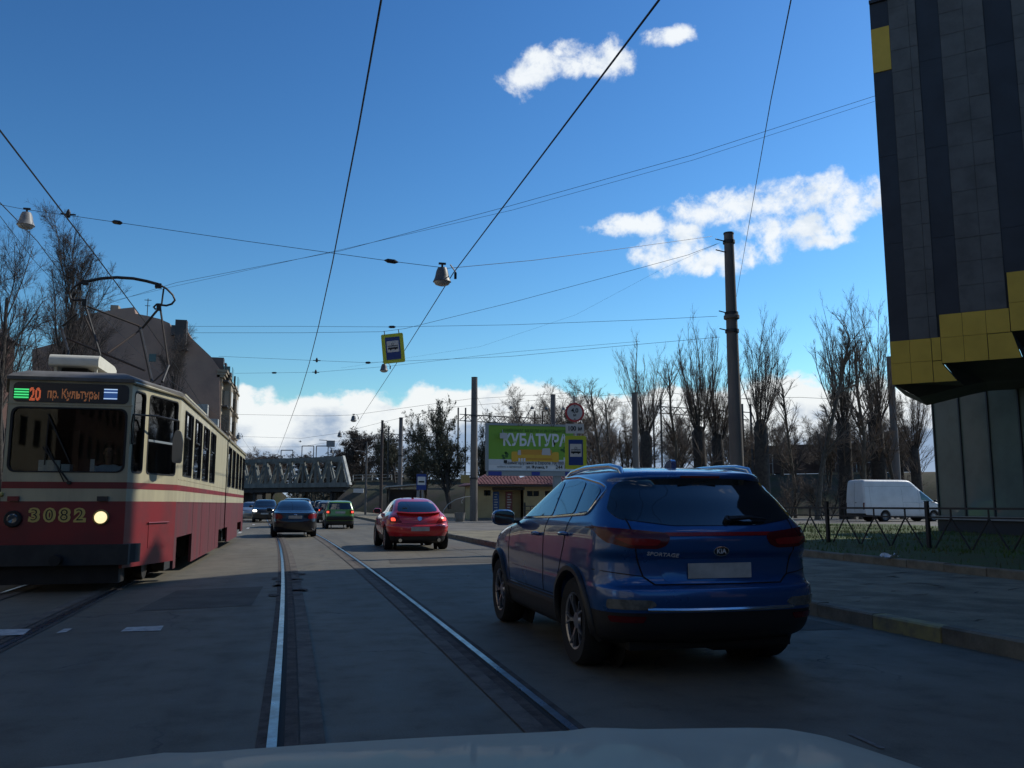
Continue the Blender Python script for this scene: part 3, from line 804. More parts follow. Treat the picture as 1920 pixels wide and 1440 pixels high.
# ------------------------------------------------------------------ traffic signs
def tram_stop_face(root, M, w=.62, h=.92):
    """yellow-edged blue plate with a tram drawn on white; M maps local (x right, y up, z out)"""
    def plate(name, pts, d0, d1, m): return MB().prism(pts, lambda p, q, d: M @ Vector((p, q, d)), d0, d1).build(name, m, root)
    R = lambda x, y, a, b, r=.03: fillet([(x, y), (a, y), (a, b), (x, b)], r, 4)
    plate('plate', R(-w / 2, -h / 2, w / 2, h / 2, .06), 0, -.02, 'sign_yellow')
    plate('blue_panel', R(-w * .335, -h * .385, w * .335, h * .385, .02), .0045, .001, 'sign_blue')
    plate('white_panel', R(-w * .27, -h * .13, w * .27, h * .255, .01), .0085, .005, 'sign_white')
    s = w * .27 / 2
    z0, z1 = .0125, .009
    cy = h * .03
    b = MB()
    def pz(pts): b.prism(pts, lambda p, q, d: M @ Vector((p, q + cy, d)), z0, z1)
    pz(fillet([(-1.62 * s, -.62 * s), (1.62 * s, -.62 * s), (1.72 * s, 0), (-1.72 * s, 0)], .01, 2))
    for x in (-.85, .85): pz([(x * s + .28 * s * cos(k * pi / 6), -.62 * s + .28 * s * sin(k * pi / 6)) for k in range(12)])
    pz([(-1.72 * s, .46 * s), (1.72 * s, .46 * s), (1.55 * s, .66 * s), (-1.55 * s, .66 * s)])
    for k in range(7):
        x = (-1.6 + 3.2 * k / 6) * s; pz([(x - .05 * s, .003), (x + .05 * s, .003), (x + .05 * s, .46 * s), (x - .05 * s, .46 * s)])
    for x0, y0, x1, y1 in ((-.05, .67, -.5, 1.15), (-.5, 1.15, 0, 1.55), (0, 1.55, .5, 1.15), (.5, 1.15, .05, .67)):
        a, c = Vector((x0 * s, y0 * s)), Vector((x1 * s, y1 * s)); dd = (c - a).normalized() * .055 * s; nn = Vector((-dd.y, dd.x))
        pz([tuple(a - nn - dd), tuple(c - nn + dd), tuple(c + nn + dd), tuple(a + nn - dd)])
    b.build('tram_pictogram', 'sign_black', root)
# sign on the pavement: height limit, distance plate, tram stop
sx, sy = 8.36, 25.91
sg = thing('height_limit_sign', 'round red-edged 4,0 м height limit sign over a 100 м plate on a post', 'road sign', (sx, sy, .14))
MB().tube([(0, 0, -.1), (0, 0, 4.55)], .035, 8).build('post', 'sign_back', sg, smooth=40)
Ms = Matrix.Translation((0, -.05, 0)) @ frame((0, 0, 0), (cos(YAW * .6), -sin(YAW * .6), 0), (0, 0, 1))
def disc(name, r0, r1, zc, d0, d1, m, par=sg):
    MB().lathe([(r1, d1), (r0, d1), (r0, d0), (r1, d0)] if r1 else [(0, d1), (r0, d1), (r0, d0), (0, d0)], 40, Ms @ Matrix.Translation((0, zc, 0)), closed=True).build(name, m, par)
ZC = 4.02
disc('white_disc', .255, 0, ZC, 0, -.015, 'sign_white')
disc('red_ring', .305, .245, ZC, .006, -.012, 'sign_red')
TM = lambda x, y, z=.004: Ms @ Matrix.Translation((x, y, z))
text('lettering', '4,0', 'sign_black', sg, TM(0, ZC + .055), .19, .006)
text('lettering', 'м', 'sign_black', sg, TM(0, ZC - .085), .13, .003)
for sgn in (1, -1):
    MB().prism([(-.04, ZC + sgn * .225), (.04, ZC + sgn * .225), (0, ZC + sgn * .185)], lambda p, q, d: Ms @ Vector((p, q, d)), .005, .001).build('arrow', 'sign_black', sg)
MB().prism(fillet([(-.29, 3.36), (.29, 3.36), (.29, 3.66), (-.29, 3.66)], .03), lambda p, q, d: Ms @ Vector((p, q, d)), 0, -.015).build('distance_plate', 'sign_white', sg)
text('lettering', '100 м', 'sign_black', sg, TM(0, 3.505), .20, .006, xs=.92)
ts = thing('tram_stop_sign', 'yellow-edged blue tram stop sign low on the post above the blue car roof', 'road sign', (sx, sy, .14))
tram_stop_face(ts, Ms @ Matrix.Translation((.02, 2.76, .012)), .68, 1.04)
MB().box((0, -.012, 2.76), (.2, .03, .05)).build('clamp', 'sign_back', ts)
# sign hanging from the span wire
hs = thing('hanging_tram_stop_sign', 'yellow-edged blue tram stop sign hanging tilted from the overhead wire', 'road sign', PD(737, 653, 29))
Mh = frame((0, 0, 0), (cos(YAW), -sin(YAW), .105), (-.105 * cos(YAW), .105 * sin(YAW), 1)); 
tram_stop_face(hs, Mh, .74, 1.0)
for x in (-.24, .24):
    p = Mh @ Vector((x, .49, -.01)); q = Mh @ Vector((x - .01, .62, -.01)); MB().tube([p, q], .016, 6).build('hanger', 'dark_steel', hs)

# bus stop sign, shelter, urn, far boards
bs = thing('bus_stop_sign', 'tall blue and white bus stop sign on a pale column', 'road sign', (7.54, 55.11, .14))
MB().box((-.2, 0, 1.0), (.18, .1, 2.0)).box((.08, 0, 1.0), (.1, .1, 2.0)).build('column', 'sign_back', bs)
MB().box((0, 0, 2.55), (.62, .08, 1.0)).build('panel', 'sign_blue', bs)
MB().box((0, -.045, 2.62), (.5, .012, .52)).build('white_panel', 'sign_white', bs)
MB().box((0, -.055, 2.56), (.36, .01, .1)).build('pictogram', 'sign_black', bs)
MB().box((0, 0, 3.08), (.6, .1, .06)).lathe([(0, 0), (.1, .02), (.1, .1), (0, .14)], 10, Matrix.Translation((0, 0, 3.1))).build('cap', 'dark_steel', bs)
sh = thing('bus_shelter', 'small dark bus stop shelter with a pale slanting roof', 'shelter', (6.85, 58.6, .14))
MB().box((0, .6, 1.25), (2.1, .06, 1.8)).build('back_panel', 'kiosk_dark', sh)
for x in (-1.02, 1.02): MB().box((x, 0, 1.2), (.06, 1.2, 1.7)).build('side_panel', 'window_dark', sh)
for x in (-1.05, 1.05):
    for y in (-.6, .62): MB().box((x, y, 1.15), (.07, .07, 2.3)).build('post', 'dark_steel', sh)
MB().add([(-1.3, -.9, 2.25), (1.2, -.9, 2.45), (1.2, .8, 2.35), (-1.3, .8, 2.15), (-1.3, -.9, 2.33), (1.2, -.9, 2.53), (1.2, .8, 2.43), (-1.3, .8, 2.23)],
         [(0, 3, 2, 1), (4, 5, 6, 7), (0, 1, 5, 4), (1, 2, 6, 5), (2, 3, 7, 6), (3, 0, 4, 7)]).build('roof', 'bridge_pale', sh)
MB().box((0, .3, .5), (1.7, .35, .06)).box((-.7, .3, .25), (.06, .3, .5)).box((.7, .3, .25), (.06, .3, .5)).build('bench', 'rust_steel', sh)
un = thing('urn', 'squat round concrete litter bin on the pavement left of the kiosk pole', 'litter bin', (10.36, 56.87, .14))
MB().lathe([(.26, 0), (.3, .05), (.33, .3), (.36, .55), (.38, .6), (.33, .6), (.3, .3), (.0, .25)], 18).build('bowl', 'concrete', un, smooth=40)
MB().lathe([(.2, -.01), (.3, 0), (.3, .06), (.2, .06)], 18).build('foot', 'concrete', un, smooth=40)
pb = thing('bent_pipe', 'pale bent pipe arching up from the ground beside the litter bin', 'pipe', (9.6, 57.6, .14))
MB().tube([(-.3, 0, 0), (-.3, 0, .35), (-.2, 0, .75), (.1, 0, 1.15), (.6, 0, 1.45), (1.2, 0, 1.62), (1.6, 0, 1.66)], .028, 6).build('tube', 'bridge_pale', pb, smooth=60)
MB().tube([(1.2, 0, 1.62), (1.0, 0, 1.35), (1.05, 0, 1.2)], .02, 5).build('branch', 'bridge_pale', pb, smooth=60)
wb = thing('white_board', 'pale rectangular board hanging on the far wall by the bridge', 'board', PD(672, 922, 138))
MB().box((0, 0, 0), (2.0, .1, 1.0), -.75).build('panel', 'sign_white', wb)
MB().box((0, .1, -1.6), (.1, .1, 3.6), -.75).build('post', 'dark_steel', wb)
# ------------------------------------------------------------------ kiosk and billboard
def build_kiosk():
    k = thing('kiosk', 'yellow plastered kiosk with a red tiled hip roof under the billboard', 'kiosk', (12.35, 61.2, .14))
    W, D, H = 8.2, 4.5, 2.55
    b = MB()                                        # front wall with openings for the door niche and slot windows
    segs = [(0, .55, 0, H), (.55, 1.05, 0, 1.75), (.55, 1.05, 2.15, H), (1.05, 1.2, 0, H), (1.2, 3.5, 2.2, H), (3.5, 3.75, 0, H), (3.75, 4.65, 0, 1.72), (3.75, 4.65, 2.1, H), (4.65, 5.1, 0, H), (5.1, 6.2, 0, 1.72), (5.1, 6.2, 2.1, H), (6.2, W, 0, H)]
    for x0, x1, z0, z1 in segs: b.b2((x0, 0, z0), (x1, .2, z1))
    b.b2((0, .2, 0), (.2, D, H)).b2((W - .2, .2, 0), (W, D, H)).b2((0, D - .2, 0), (W, D, H))
    b.build('wall', 'kiosk_wall', k)
    MB().b2((1.2, .9, 0), (3.5, 1.0, 2.2)).build('niche_wall', 'kiosk_wall', k)
    MB().b2((1.15, -.05, 2.18), (3.55, .85, 2.35)).build('lintel', 'kiosk_dark', k)
    for x0, x1, z0, z1 in ((.57, .72, 1.77, 2.13), (.82, 1.03, 1.77, 2.13), (3.77, 4.63, 1.74, 2.08), (5.12, 6.18, 1.74, 2.08)):
        MB().b2((x0, .06, z0), (x1, .1, z1)).build('window', 'window_dark', k)
    for x in (4.2, 5.65): MB().b2((x - .02, .03, 1.74), (x + .02, .09, 2.08)).build('window_bar', 'kiosk_wall', k)
    MB().b2((1.35, .82, .15), (1.85, .88, 2.05)).build('poster', 'poster_blue', k, label='blue poster by the kiosk door')
    MB().b2((2.35, .82, .15), (2.85, .88, 2.05)).build('poster', 'poster_red', k, label='red poster by the kiosk door')
    R = random.Random(2)
    for x0, m in ((1.35, 'poster_white'), (2.35, 'poster_white')):
        b = MB()
        for i in range(9):
            z = .3 + i * .19; b.b2((x0 + .08 + R.uniform(0, .08), .812, z), (x0 + .42 - R.uniform(0, .12), .819, z + .08))
        b.build('poster_print', m, k)
    for xc, x0, x1 in ((0, -.45, 4.6), (0, 2.6, W + .45)):
        o = .45; zr = H + .95; dx = (x1 - x0)
        r0, r1 = x0 + dx * .38, x0 + dx * .62
        vs = [(x0, -o, H), (x1, -o, H), (x1, D + o, H), (x0, D + o, H), (r0, D / 2, zr), (r1, D / 2, zr)]
        vs2 = [(x, y, z - .07) for x, y, z in vs]
        b = MB().add(vs + vs2, [(0, 1, 5, 4), (1, 2, 5), (2, 3, 4, 5), (3, 0, 4), (6, 7, 1, 0), (7, 8, 2, 1), (8, 9, 3, 2), (9, 6, 0, 3), (6, 9, 8, 7)])
        rf = b.build('roof', 'tile_red', k)
        b = MB()                                    # tile rows and rolls on the front slope
        for i in range(9):
            t0 = i / 9; y = -o + (D / 2 + o) * t0; z = H + .95 * t0
            xa = x0 + (r0 - x0) * t0; xb = x1 + (r1 - x1) * t0
            n = int((xb - xa) / .24)
            for j in range(n):
                xx = xa + (xb - xa) * (j + .5) / n
                b.beam((xx, y, z + .02), (xx, y + (D / 2 + o) / 9 * 1.05, z + .95 / 9 + .01), .16, .05)
        b.build('roof_tile', 'tile_red', rf)['kind'] = 'stuff'
    MB().b2((-.5, -.52, H - .14), (W + .5, -.40, H - .02)).build('fascia', 'kiosk_dark', k)
    MB().b2((-.3, -.5, -.1), (W + .3, 0, .18)).build('step', 'concrete', k)
build_kiosk()

def build_billboard():
    a, c = PD(916, 797, 58), PD(916, 882, 58)
    top = a.z; bot = c.z; H = top - bot; W = 6.05; X0, Y0 = a.x, a.y
    bb = thing('billboard', 'green furniture billboard with a yellow sofa above the kiosk', 'billboard', (X0, Y0, 0))
    P = lambda x, z, d: Vector((x, -d, z + bot))
    def pl(name, pts, d0, d1, m): return MB().prism(pts, P, d0, d1).build(name, m, bb)
    rect = lambda x0, z0, x1, z1: [(x0, z0), (x1, z0), (x1, z1), (x0, z1)]
    pl('panel', rect(0, 0, W, H), 0, -.2, 'bb_white')
    pl('green_field', rect(0, H * .245, W, H), .012, .002, 'bb_green')
    pl('floor_print', rect(0, H * .12, W, H * .245), .012, .002, 'bb_floor')
    for nm, r in (('frame', rect(-.18, -.05, 0, H + .14)), ('frame', rect(W, -.05, W + .18, H + .14)), ('frame', rect(0, H, W, H + .14)), ('frame', rect(0, -.06, W, 0))):
        pl(nm, r, .06, -.25, 'bb_frame')
    pl('bottom_panel', rect(-.1, -.36, W + .1, -.065), .02, -.2, 'bb_frame')
    pl('owner_plate', rect(0, -.35, .9, -.08), .05, .021, 'bb_blue'); pl('owner_plate', rect(2.98, -.33, 3.55, -.08), .05, .021, 'bb_blue')
    pl('owner_plate', rect(W - .7, -.35, W, -.08), .05, .021, 'bb_blue')
    MB().b2((4.6, .1, 0), (5.1, .5, bot - .1)).build('leg', 'bb_frame', bb)
    # print on the poster: sofa, cushions, plants, table
    def pr(name, pts, m, k=0): return pl(name, pts, .022 + .004 * k, .013, m)
    u = H / 3.0
    pr('sofa_print', fillet(rect(1.62, .60 * u, 4.85, 1.18 * u), .06), 'bb_yellow')
    pr('sofa_print', fillet(rect(2.1, 1.0 * u, 4.4, 1.40 * u), .08), 'bb_orange', 1)
    pr('sofa_print', fillet(rect(1.58, .58 * u, 2.02, 1.26 * u), .12), 'bb_yellow', 2); pr('sofa_print', fillet(rect(4.45, .58 * u, 4.9, 1.26 * u), .12), 'bb_yellow', 2)
    pr('sofa_print', fillet(rect(2.06, .86 * u, 3.2, 1.06 * u), .05), 'bb_yellow', 3); pr('sofa_print', fillet(rect(3.26, .86 * u, 4.42, 1.06 * u), .05), 'bb_yellow', 3)
    pr('sofa_print', rect(2.05, .72 * u, 4.42, .83 * u), 'bb_orange', 3)
    pr('cushion_print', fillet([(3.68, 1.06 * u), (4.32, 1.04 * u), (4.28, 1.52 * u), (3.74, 1.5 * u)], .06), 'bb_cushion', 4)
    pr('cushion_print', fillet([(2.0, 1.04 * u), (2.24, 1.02 * u), (2.22, 1.36 * u), (2.04, 1.36 * u)], .04), 'bb_cushion', 4)
    pr('table_print', rect(1.9, .54 * u, 2.75, .60 * u), 'bb_cushion', 5)
    for x in (2.06, 2.24, 2.42): pr('cup_print', rect(x, .6 * u, x + .12, .82 * u), 'bb_white', 5)
    R = random.Random(8)
    for cx, cz, r in ((1.15, .92, .26), (5.35, 1.26, .3)):
        for i in range(7):
            a = R.uniform(0, 2 * pi); q = R.uniform(.2, 1) * r
            x, z = cx + q * cos(a), (cz + q * sin(a)) * u
            pr('plant_print', [(x + .11 * cos(k * pi / 3 + a), z + .09 * sin(k * pi / 3 + a)) for k in range(6)], 'bb_darkgreen', i % 3)
    pr('pot_print', fillet(rect(1.05, .48 * u, 1.28, .68 * u), .03), 'sign_black', 1); pr('pot_print', fillet([(5.28, .5 * u), (5.5, .5 * u), (5.55, .9 * u), (5.23, .9 * u)], .03), 'bb_white', 1)
    M = lambda x, z: Matrix.Translation((x, -.022, z + bot)) @ frame((0, 0, 0), (1, 0, 0), (0, 0, 1))
    text('headline', 'КУБАТУРА', 'bb_white', bb, M(3.25, H * .665), 1.10, .035, .006, xs=.80)
    text('slogan', 'УНИВЕРМАГ МЕБЕЛИ И ИНТЕРЬЕРОВ', 'bb_darkgreen', bb, M(3.2, H * .885), .30, .0, .006, xs=.80)
    text('slogan', 'Самый крупный в Европе 100 000 м²', 'sign_black', bb, M(3.35, H * .168), .30, .0, .006, xs=.86)
    text('address', 'ул. Фучика, 9', 'sign_black', bb, M(3.35, H * .075), .26, .002, .006, xs=.92)
    text('phone_number', '244 10 0', 'sign_black', bb, M(5.25, H * .078), .36, .004, .006, xs=.9)
    text('small_print', 'мебель и интерьеры', 'bb_frame', bb, M(1.45, H * .08), .17, .0, .006)
    # flood lamps on bent arms above the board
    for x, dx in ((2.25, .55), (2.1, -.75), (4.5, .5), (4.4, -.6)):
        b = MB().tube([(x, -.1, bot + H), (x + dx, -.9, bot + H + 1.25)], .03, 5)
        b.lathe([(.05, 0), (.12, -.08), (.14, -.2), (0, -.2)], 8, Matrix.Translation((x + dx, -.9, bot + H + 1.25)))
        b.build('lamp_arm', 'lamp_metal', bb)
    MB().prism(rect(.72, H * .70, 1.22, H * .82), P, .35, .27, ).beam(P(.95, H * .9, .02), P(.95, H * .76, .3), .04, .04).build('lamp_box', 'bb_cushion', bb)
build_billboard()

# ------------------------------------------------------------------ railway: bridge, embankment, masts
BA, BB = Vector((-9.57, 166.16, 0)), Vector((8.13, 149.35, 0))
RD = (BB - BA).normalized(); RN = Vector((-RD.y, RD.x, 0))           # along the railway, and away from the camera
if RN.y < 0: RN = -RN
def rp(s, t, z): return BB + RD * s + RN * t + Vector((0, 0, z))
def build_bridge():
    br = thing('railway_bridge', 'grey steel truss railway bridge crossing over the street', 'bridge', BB)
    loc = lambda s, t, z: RD * s + RN * t + Vector((0, 0, z))
    L, zb, zt = 27.0, 4.55, 9.05; N = 9; w = L / N
    loc0 = loc
    for t, nm in ((0, 'near'), (5.6, 'far')):
        loc = lambda s, tt, z: loc0(s - (5.3 if tt > 3 else 0), tt, z)
        MB().beam(loc(-L, t, zb), loc(.2, t, zb), .5, .75).build('bottom_chord', 'bridge_grey', br)
        MB().beam(loc(-L + 2, t, zt), loc(-1.55, t, zt), .55, .6).build('top_chord', 'bridge_grey', br)
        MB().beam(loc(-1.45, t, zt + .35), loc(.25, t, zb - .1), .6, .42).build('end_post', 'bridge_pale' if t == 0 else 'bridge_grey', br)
        for i in range(N):
            s0 = -1.5 - i * w
            MB().beam(loc(s0, t, zt - .3), loc(s0, t, zb + .35), .35, .26).build('vertical_post', 'bridge_grey', br)
            MB().beam(loc(s0 - .12, t - .05, zt - .3), loc(s0 - w / 2, t - .05, zb + .35), .3, .34).build('diagonal', 'bridge_grey', br)
            MB().beam(loc(s0 - w / 2, t + .06, zb + .35), loc(s0 - w + .12, t + .06, zt - .3), .3, .34).build('diagonal', 'bridge_grey', br)
            MB().box(loc(s0, t - .2, zt - .55), (.95, .05, .6), atan2(RD.y, RD.x)).build('gusset_plate', 'bridge_grey', br)
            MB().box(loc(s0 - w / 2, t - .2, zb + .5), (.95, .05, .5), atan2(RD.y, RD.x)).build('gusset_plate', 'bridge_grey', br)
            b = MB()                                # lattice lacing across the posts
            for q in range(8):
                z0 = zb + .5 + q * .46; b.beam(loc(s0 - .5, t + .1, z0), loc(s0 + .5, t + .1, z0 + .45), .05, .05)
            b.build('lacing', 'bridge_grey', br)
    for i in range(N):
        s0 = -1.5 - i * w
        loc = loc0
        MB().beam(loc(s0, 0, zt + .05), loc(s0 - 5.3, 5.6, zt + .05), .3, .3).build('cross_beam', 'bridge_grey', br)
        MB().beam(loc(s0, 0, zb - .1), loc(s0 - 5.3, 5.6, zb - .1), .3, .5).build('floor_beam', 'bridge_dark', br)
    MB().beam(loc(-L, .5, 3.75), loc(.5, .5, 3.75), .5, .75).build('girder', 'bridge_dark', br)
    MB().beam(loc(-L, 2.8, 3.95), loc(.5, 2.8, 3.95), 4.6, .3).build('deck', 'bridge_dark', br)
    MB().beam(loc(-L, 5.2, 3.75), loc(.5, 5.2, 3.75), .5, .75).build('girder', 'bridge_dark', br)
    # abutments and side piers
    rz = atan2(RD.y, RD.x)
    for s in (2.2, -L - 1.5):
        a = thing('bridge_abutment', 'dark stone abutment carrying the right end of the bridge' if s > 0 else 'dark stone abutment carrying the left end of the bridge', 'abutment', rp(s, 2.8, 0), rz)
        MB().box((0, 0, 1.65), (4.0, 8.0, 3.4)).build('wall', 'bridge_dark', a)
        MB().box((0, 0, 3.45), (4.4, 8.4, .22)).build('bearing_shelf', 'concrete', a)
    for s in (-4.2, -22.5):
        pz = thing('bridge_pier', 'steel pier under the right part of the bridge' if s > -10 else 'steel pier under the left part of the bridge', 'pier', rp(s, 2.8, 0), rz)
        for y in (-2.2, 0, 2.2): MB().box((0, y, 1.62), (.45, .45, 3.3)).build('column', 'bridge_dark', pz)
        MB().box((0, 0, 3.33), (.6, 6, .22)).build('cap_beam', 'bridge_dark', pz)
build_bridge()
def embankment(name, s0, s1, z, w, slope, label):
    b = MB(); n = int(abs(s1 - s0) / 4) + 1; R = random.Random(5)
    prof = [(-w - slope * z, -.1), (-w - slope * z * .55, z * .5), (-w, z), (w + 6, z), (w + 6 + slope * z, -.1)]
    for i in range(n + 1):
        s = s0 + (s1 - s0) * i / n
        for t, zz in prof: b.v.append(tuple(rp(s, t + 2.8 + R.uniform(-.4, .4) * (zz < z), zz + R.uniform(-.25, .25) * (0 < zz < z))))
    for i in range(n):
        for j in range(4): a = i * 5 + j; b.f.append((a, a + 1, a + 6, a + 5))
    b.f.append((0, 1, 2, 3, 4)); k = n * 5; b.f.append((k, k + 1, k + 2, k + 3, k + 4))
    tag(b.build(name, 'dry_grass', smooth=50), label, None, None, 'structure')
embankment('embankment', 3.8, 150, 5.0, 5.0, 1.55, 'brown grassy railway embankment on the right')
embankment('embankment', -31, -110, 5.0, 5.0, 1.55, 'brown grassy railway embankment on the left')
# parapet rail on top of the embankment
def railing(s0, s1, label, m, step=2.0, h=1.1, zt=4.95, t=-1.9):
    rt_ = thing('railing', label, 'railing', rp(s0, t, zt), atan2(RD.y, RD.x))
    L = s1 - s0; n = int(L / step)
    MB().b2((0, -.6, -.1), (L, .6, .16)).build('coping', 'paving', rt_)
    for z in (h, h * .55): MB().box((L / 2, 0, z), (L, .06, .07)).build('rail', m, rt_)
    pm = MB().box((0, 0, h / 2 + .1), (.09, .09, h - .1)).mesh('post', m)
    for i in range(n + 1): put('post', pm, rt_).location = (i * step, 0, 0)
    bm_ = MB()
    for i in range(int(L / .4)): bm_.box((i * .4, 0, h * .5), (.03, .03, h * .8))
    if h > 1.2: bm_.build('bars', m, rt_)['kind'] = 'stuff'
railing(2.5, 26, 'pale railing along the railway right of the bridge', 'rail_white')
railing(63, 71, 'tall white railing on the embankment left of the bare poplars', 'rail_white', 1.0, 2.6)
railing(77, 84, 'tall white railing on the embankment behind the white van', 'rail_white', 1.0, 2.4)
wg = thing('goods_wagon', 'dark brown corrugated goods wagon standing on the embankment', 'wagon', rp(77, 1.5, 5.0), atan2(RD.y, RD.x))
MB().box((0, 0, 2.0), (21, 2.9, 3.6)).build('body', 'wagon_brown', wg)
rb = MB().box((0, -1.49, 2.3), (.12, .09, 2.9)).mesh('rib', 'wagon_brown')
for i in range(24): put('rib', rb, wg).location = (-10.2 + i * .887, 0, 0)
MB().box((0, 0, .65), (20, 2.2, .3)).build('frame', 'bridge_dark', wg)
for x in (-8, -6, 6, 8):
    MB().lathe([(0, -.9), (.46, -.9), (.46, .9), (0, .9)], 16, Matrix.Translation((x, 0, .46)) @ Matrix.Rotation(pi / 2, 4, 'X')).build('wheel', 'bridge_dark', wg)

def lattice(b, a, c, w, up=(0, 0, 1), step=.8, r=.04):
    """square lattice bar of four chords and zigzag lacing"""
    a, c = Vector(a), Vector(c); d = (c - a).normalized(); s = d.cross(Vector(up)).normalized(); t = s.cross(d)
    L = (c - a).length; n = max(2, int(L / step))
    for i, j in ((-1, -1), (1, -1), (1, 1), (-1, 1)):
        o = s * (w / 2 * i) + t * (w / 2 * j); b.beam(a + o, c + o, r * 1.6, r * 1.6)
    for k in range(n):
        p, q = a + d * (L * k / n), a + d * (L * (k + 1) / n); f = 1 if k % 2 else -1
        for o in (s * w / 2, -s * w / 2): b.beam(p + o + t * (w / 2 * f), q + o - t * (w / 2 * f), r, r)
        for o in (t * w / 2, -t * w / 2): b.beam(p + o + s * (w / 2 * f), q + o - s * (w / 2 * f), r, r)
def mast(name, label, p, h, arms):
    t = thing(name, label, 'mast', p, atan2(RD.y, RD.x), 'railway catenary masts')
    b = MB(); lattice(b, (0, 0, -.2), (0, 0, h), .42, (0, 1, 0), .8, .05); b.build('lattice_shaft', 'dark_steel', t)
    for z, x in arms:
        MB().tube([(0, 0, z), (x, 0, z + .1)], .05, 5).tube([(0, 0, z - 1.4 * abs(x) / 3), (x * .75, 0, z + .05)], .04, 5).tube([(x * .95, 0, z + .1), (x * .95, 0, z - .35)], .06, 5).build('bracket_arm', 'dark_steel', t)
p = PD(824, 900, 112); mast('catenary_mast', 'lattice railway mast with two bracket arms above the dense olive tree', (p.x, p.y, 4.8), PD(824, 760, 112).z - 4.8, ((PD(0, 766, 112).z - 4.9, -1.9), (PD(0, 788, 112).z - 4.9, -1.2)))
def gantry(label, u0, u1, vt, D0, D1, dv=8):
    a, c = PD(u0, vt, D0), PD(u1, vt + dv, D1)
    t = thing('railway_gantry', label, 'gantry', (a.x, a.y, 4.8))
    o = Vector((a.x, a.y, 4.8)); b = MB(); lattice(b, a - o, c - o, .75, (0, 0, 1), 1.0, .055); b.build('beam', 'dark_steel', t)
    for q in (a, c):
        for dx in (-.45, .45):
            MB().beam(Vector((q.x + dx, q.y, 4.4)) - o, Vector((q.x + dx, q.y, q.z + 1.2)) - o, .16, .16).build('leg', 'dark_steel', t)
gantry('lattice railway gantry spanning behind the two poles left of the dense olive tree', 722, 832, 818, 118, 106)
gantry('railway gantry rising left of the billboard top', 866, 1010, 783, 104, 96)
gantry('railway gantry seen through the twigs between the tall poplars', 1232, 1400, 768, 96, 86, 12)
for u, lab in ((577, 'small signal frame standing on the bridge, left one'), (604, 'small signal frame standing on the bridge, right one'), (538, 'low catenary frame standing far left on the bridge')):
    p = PD(u - 11, 850, 168); q = PD(u + 11, 850, 168); z0 = 8.9; zt_ = PD(u, 842 if u != 538 else 850, 168).z + .6
    t = thing('signal_frame', lab, 'frame', (p.x, p.y, z0))
    d = Vector((q.x - p.x, q.y - p.y, 0)); h = zt_ - z0
    MB().tube([(0, 0, 0), (0, 0, h)], .09, 5).build('post', 'dark_steel', t); MB().tube([d, d + Vector((0, 0, h))], .09, 5).build('post', 'dark_steel', t)
    MB().tube([(0, 0, h), d + Vector((0, 0, h))], .09, 5).build('crossbar', 'dark_steel', t)

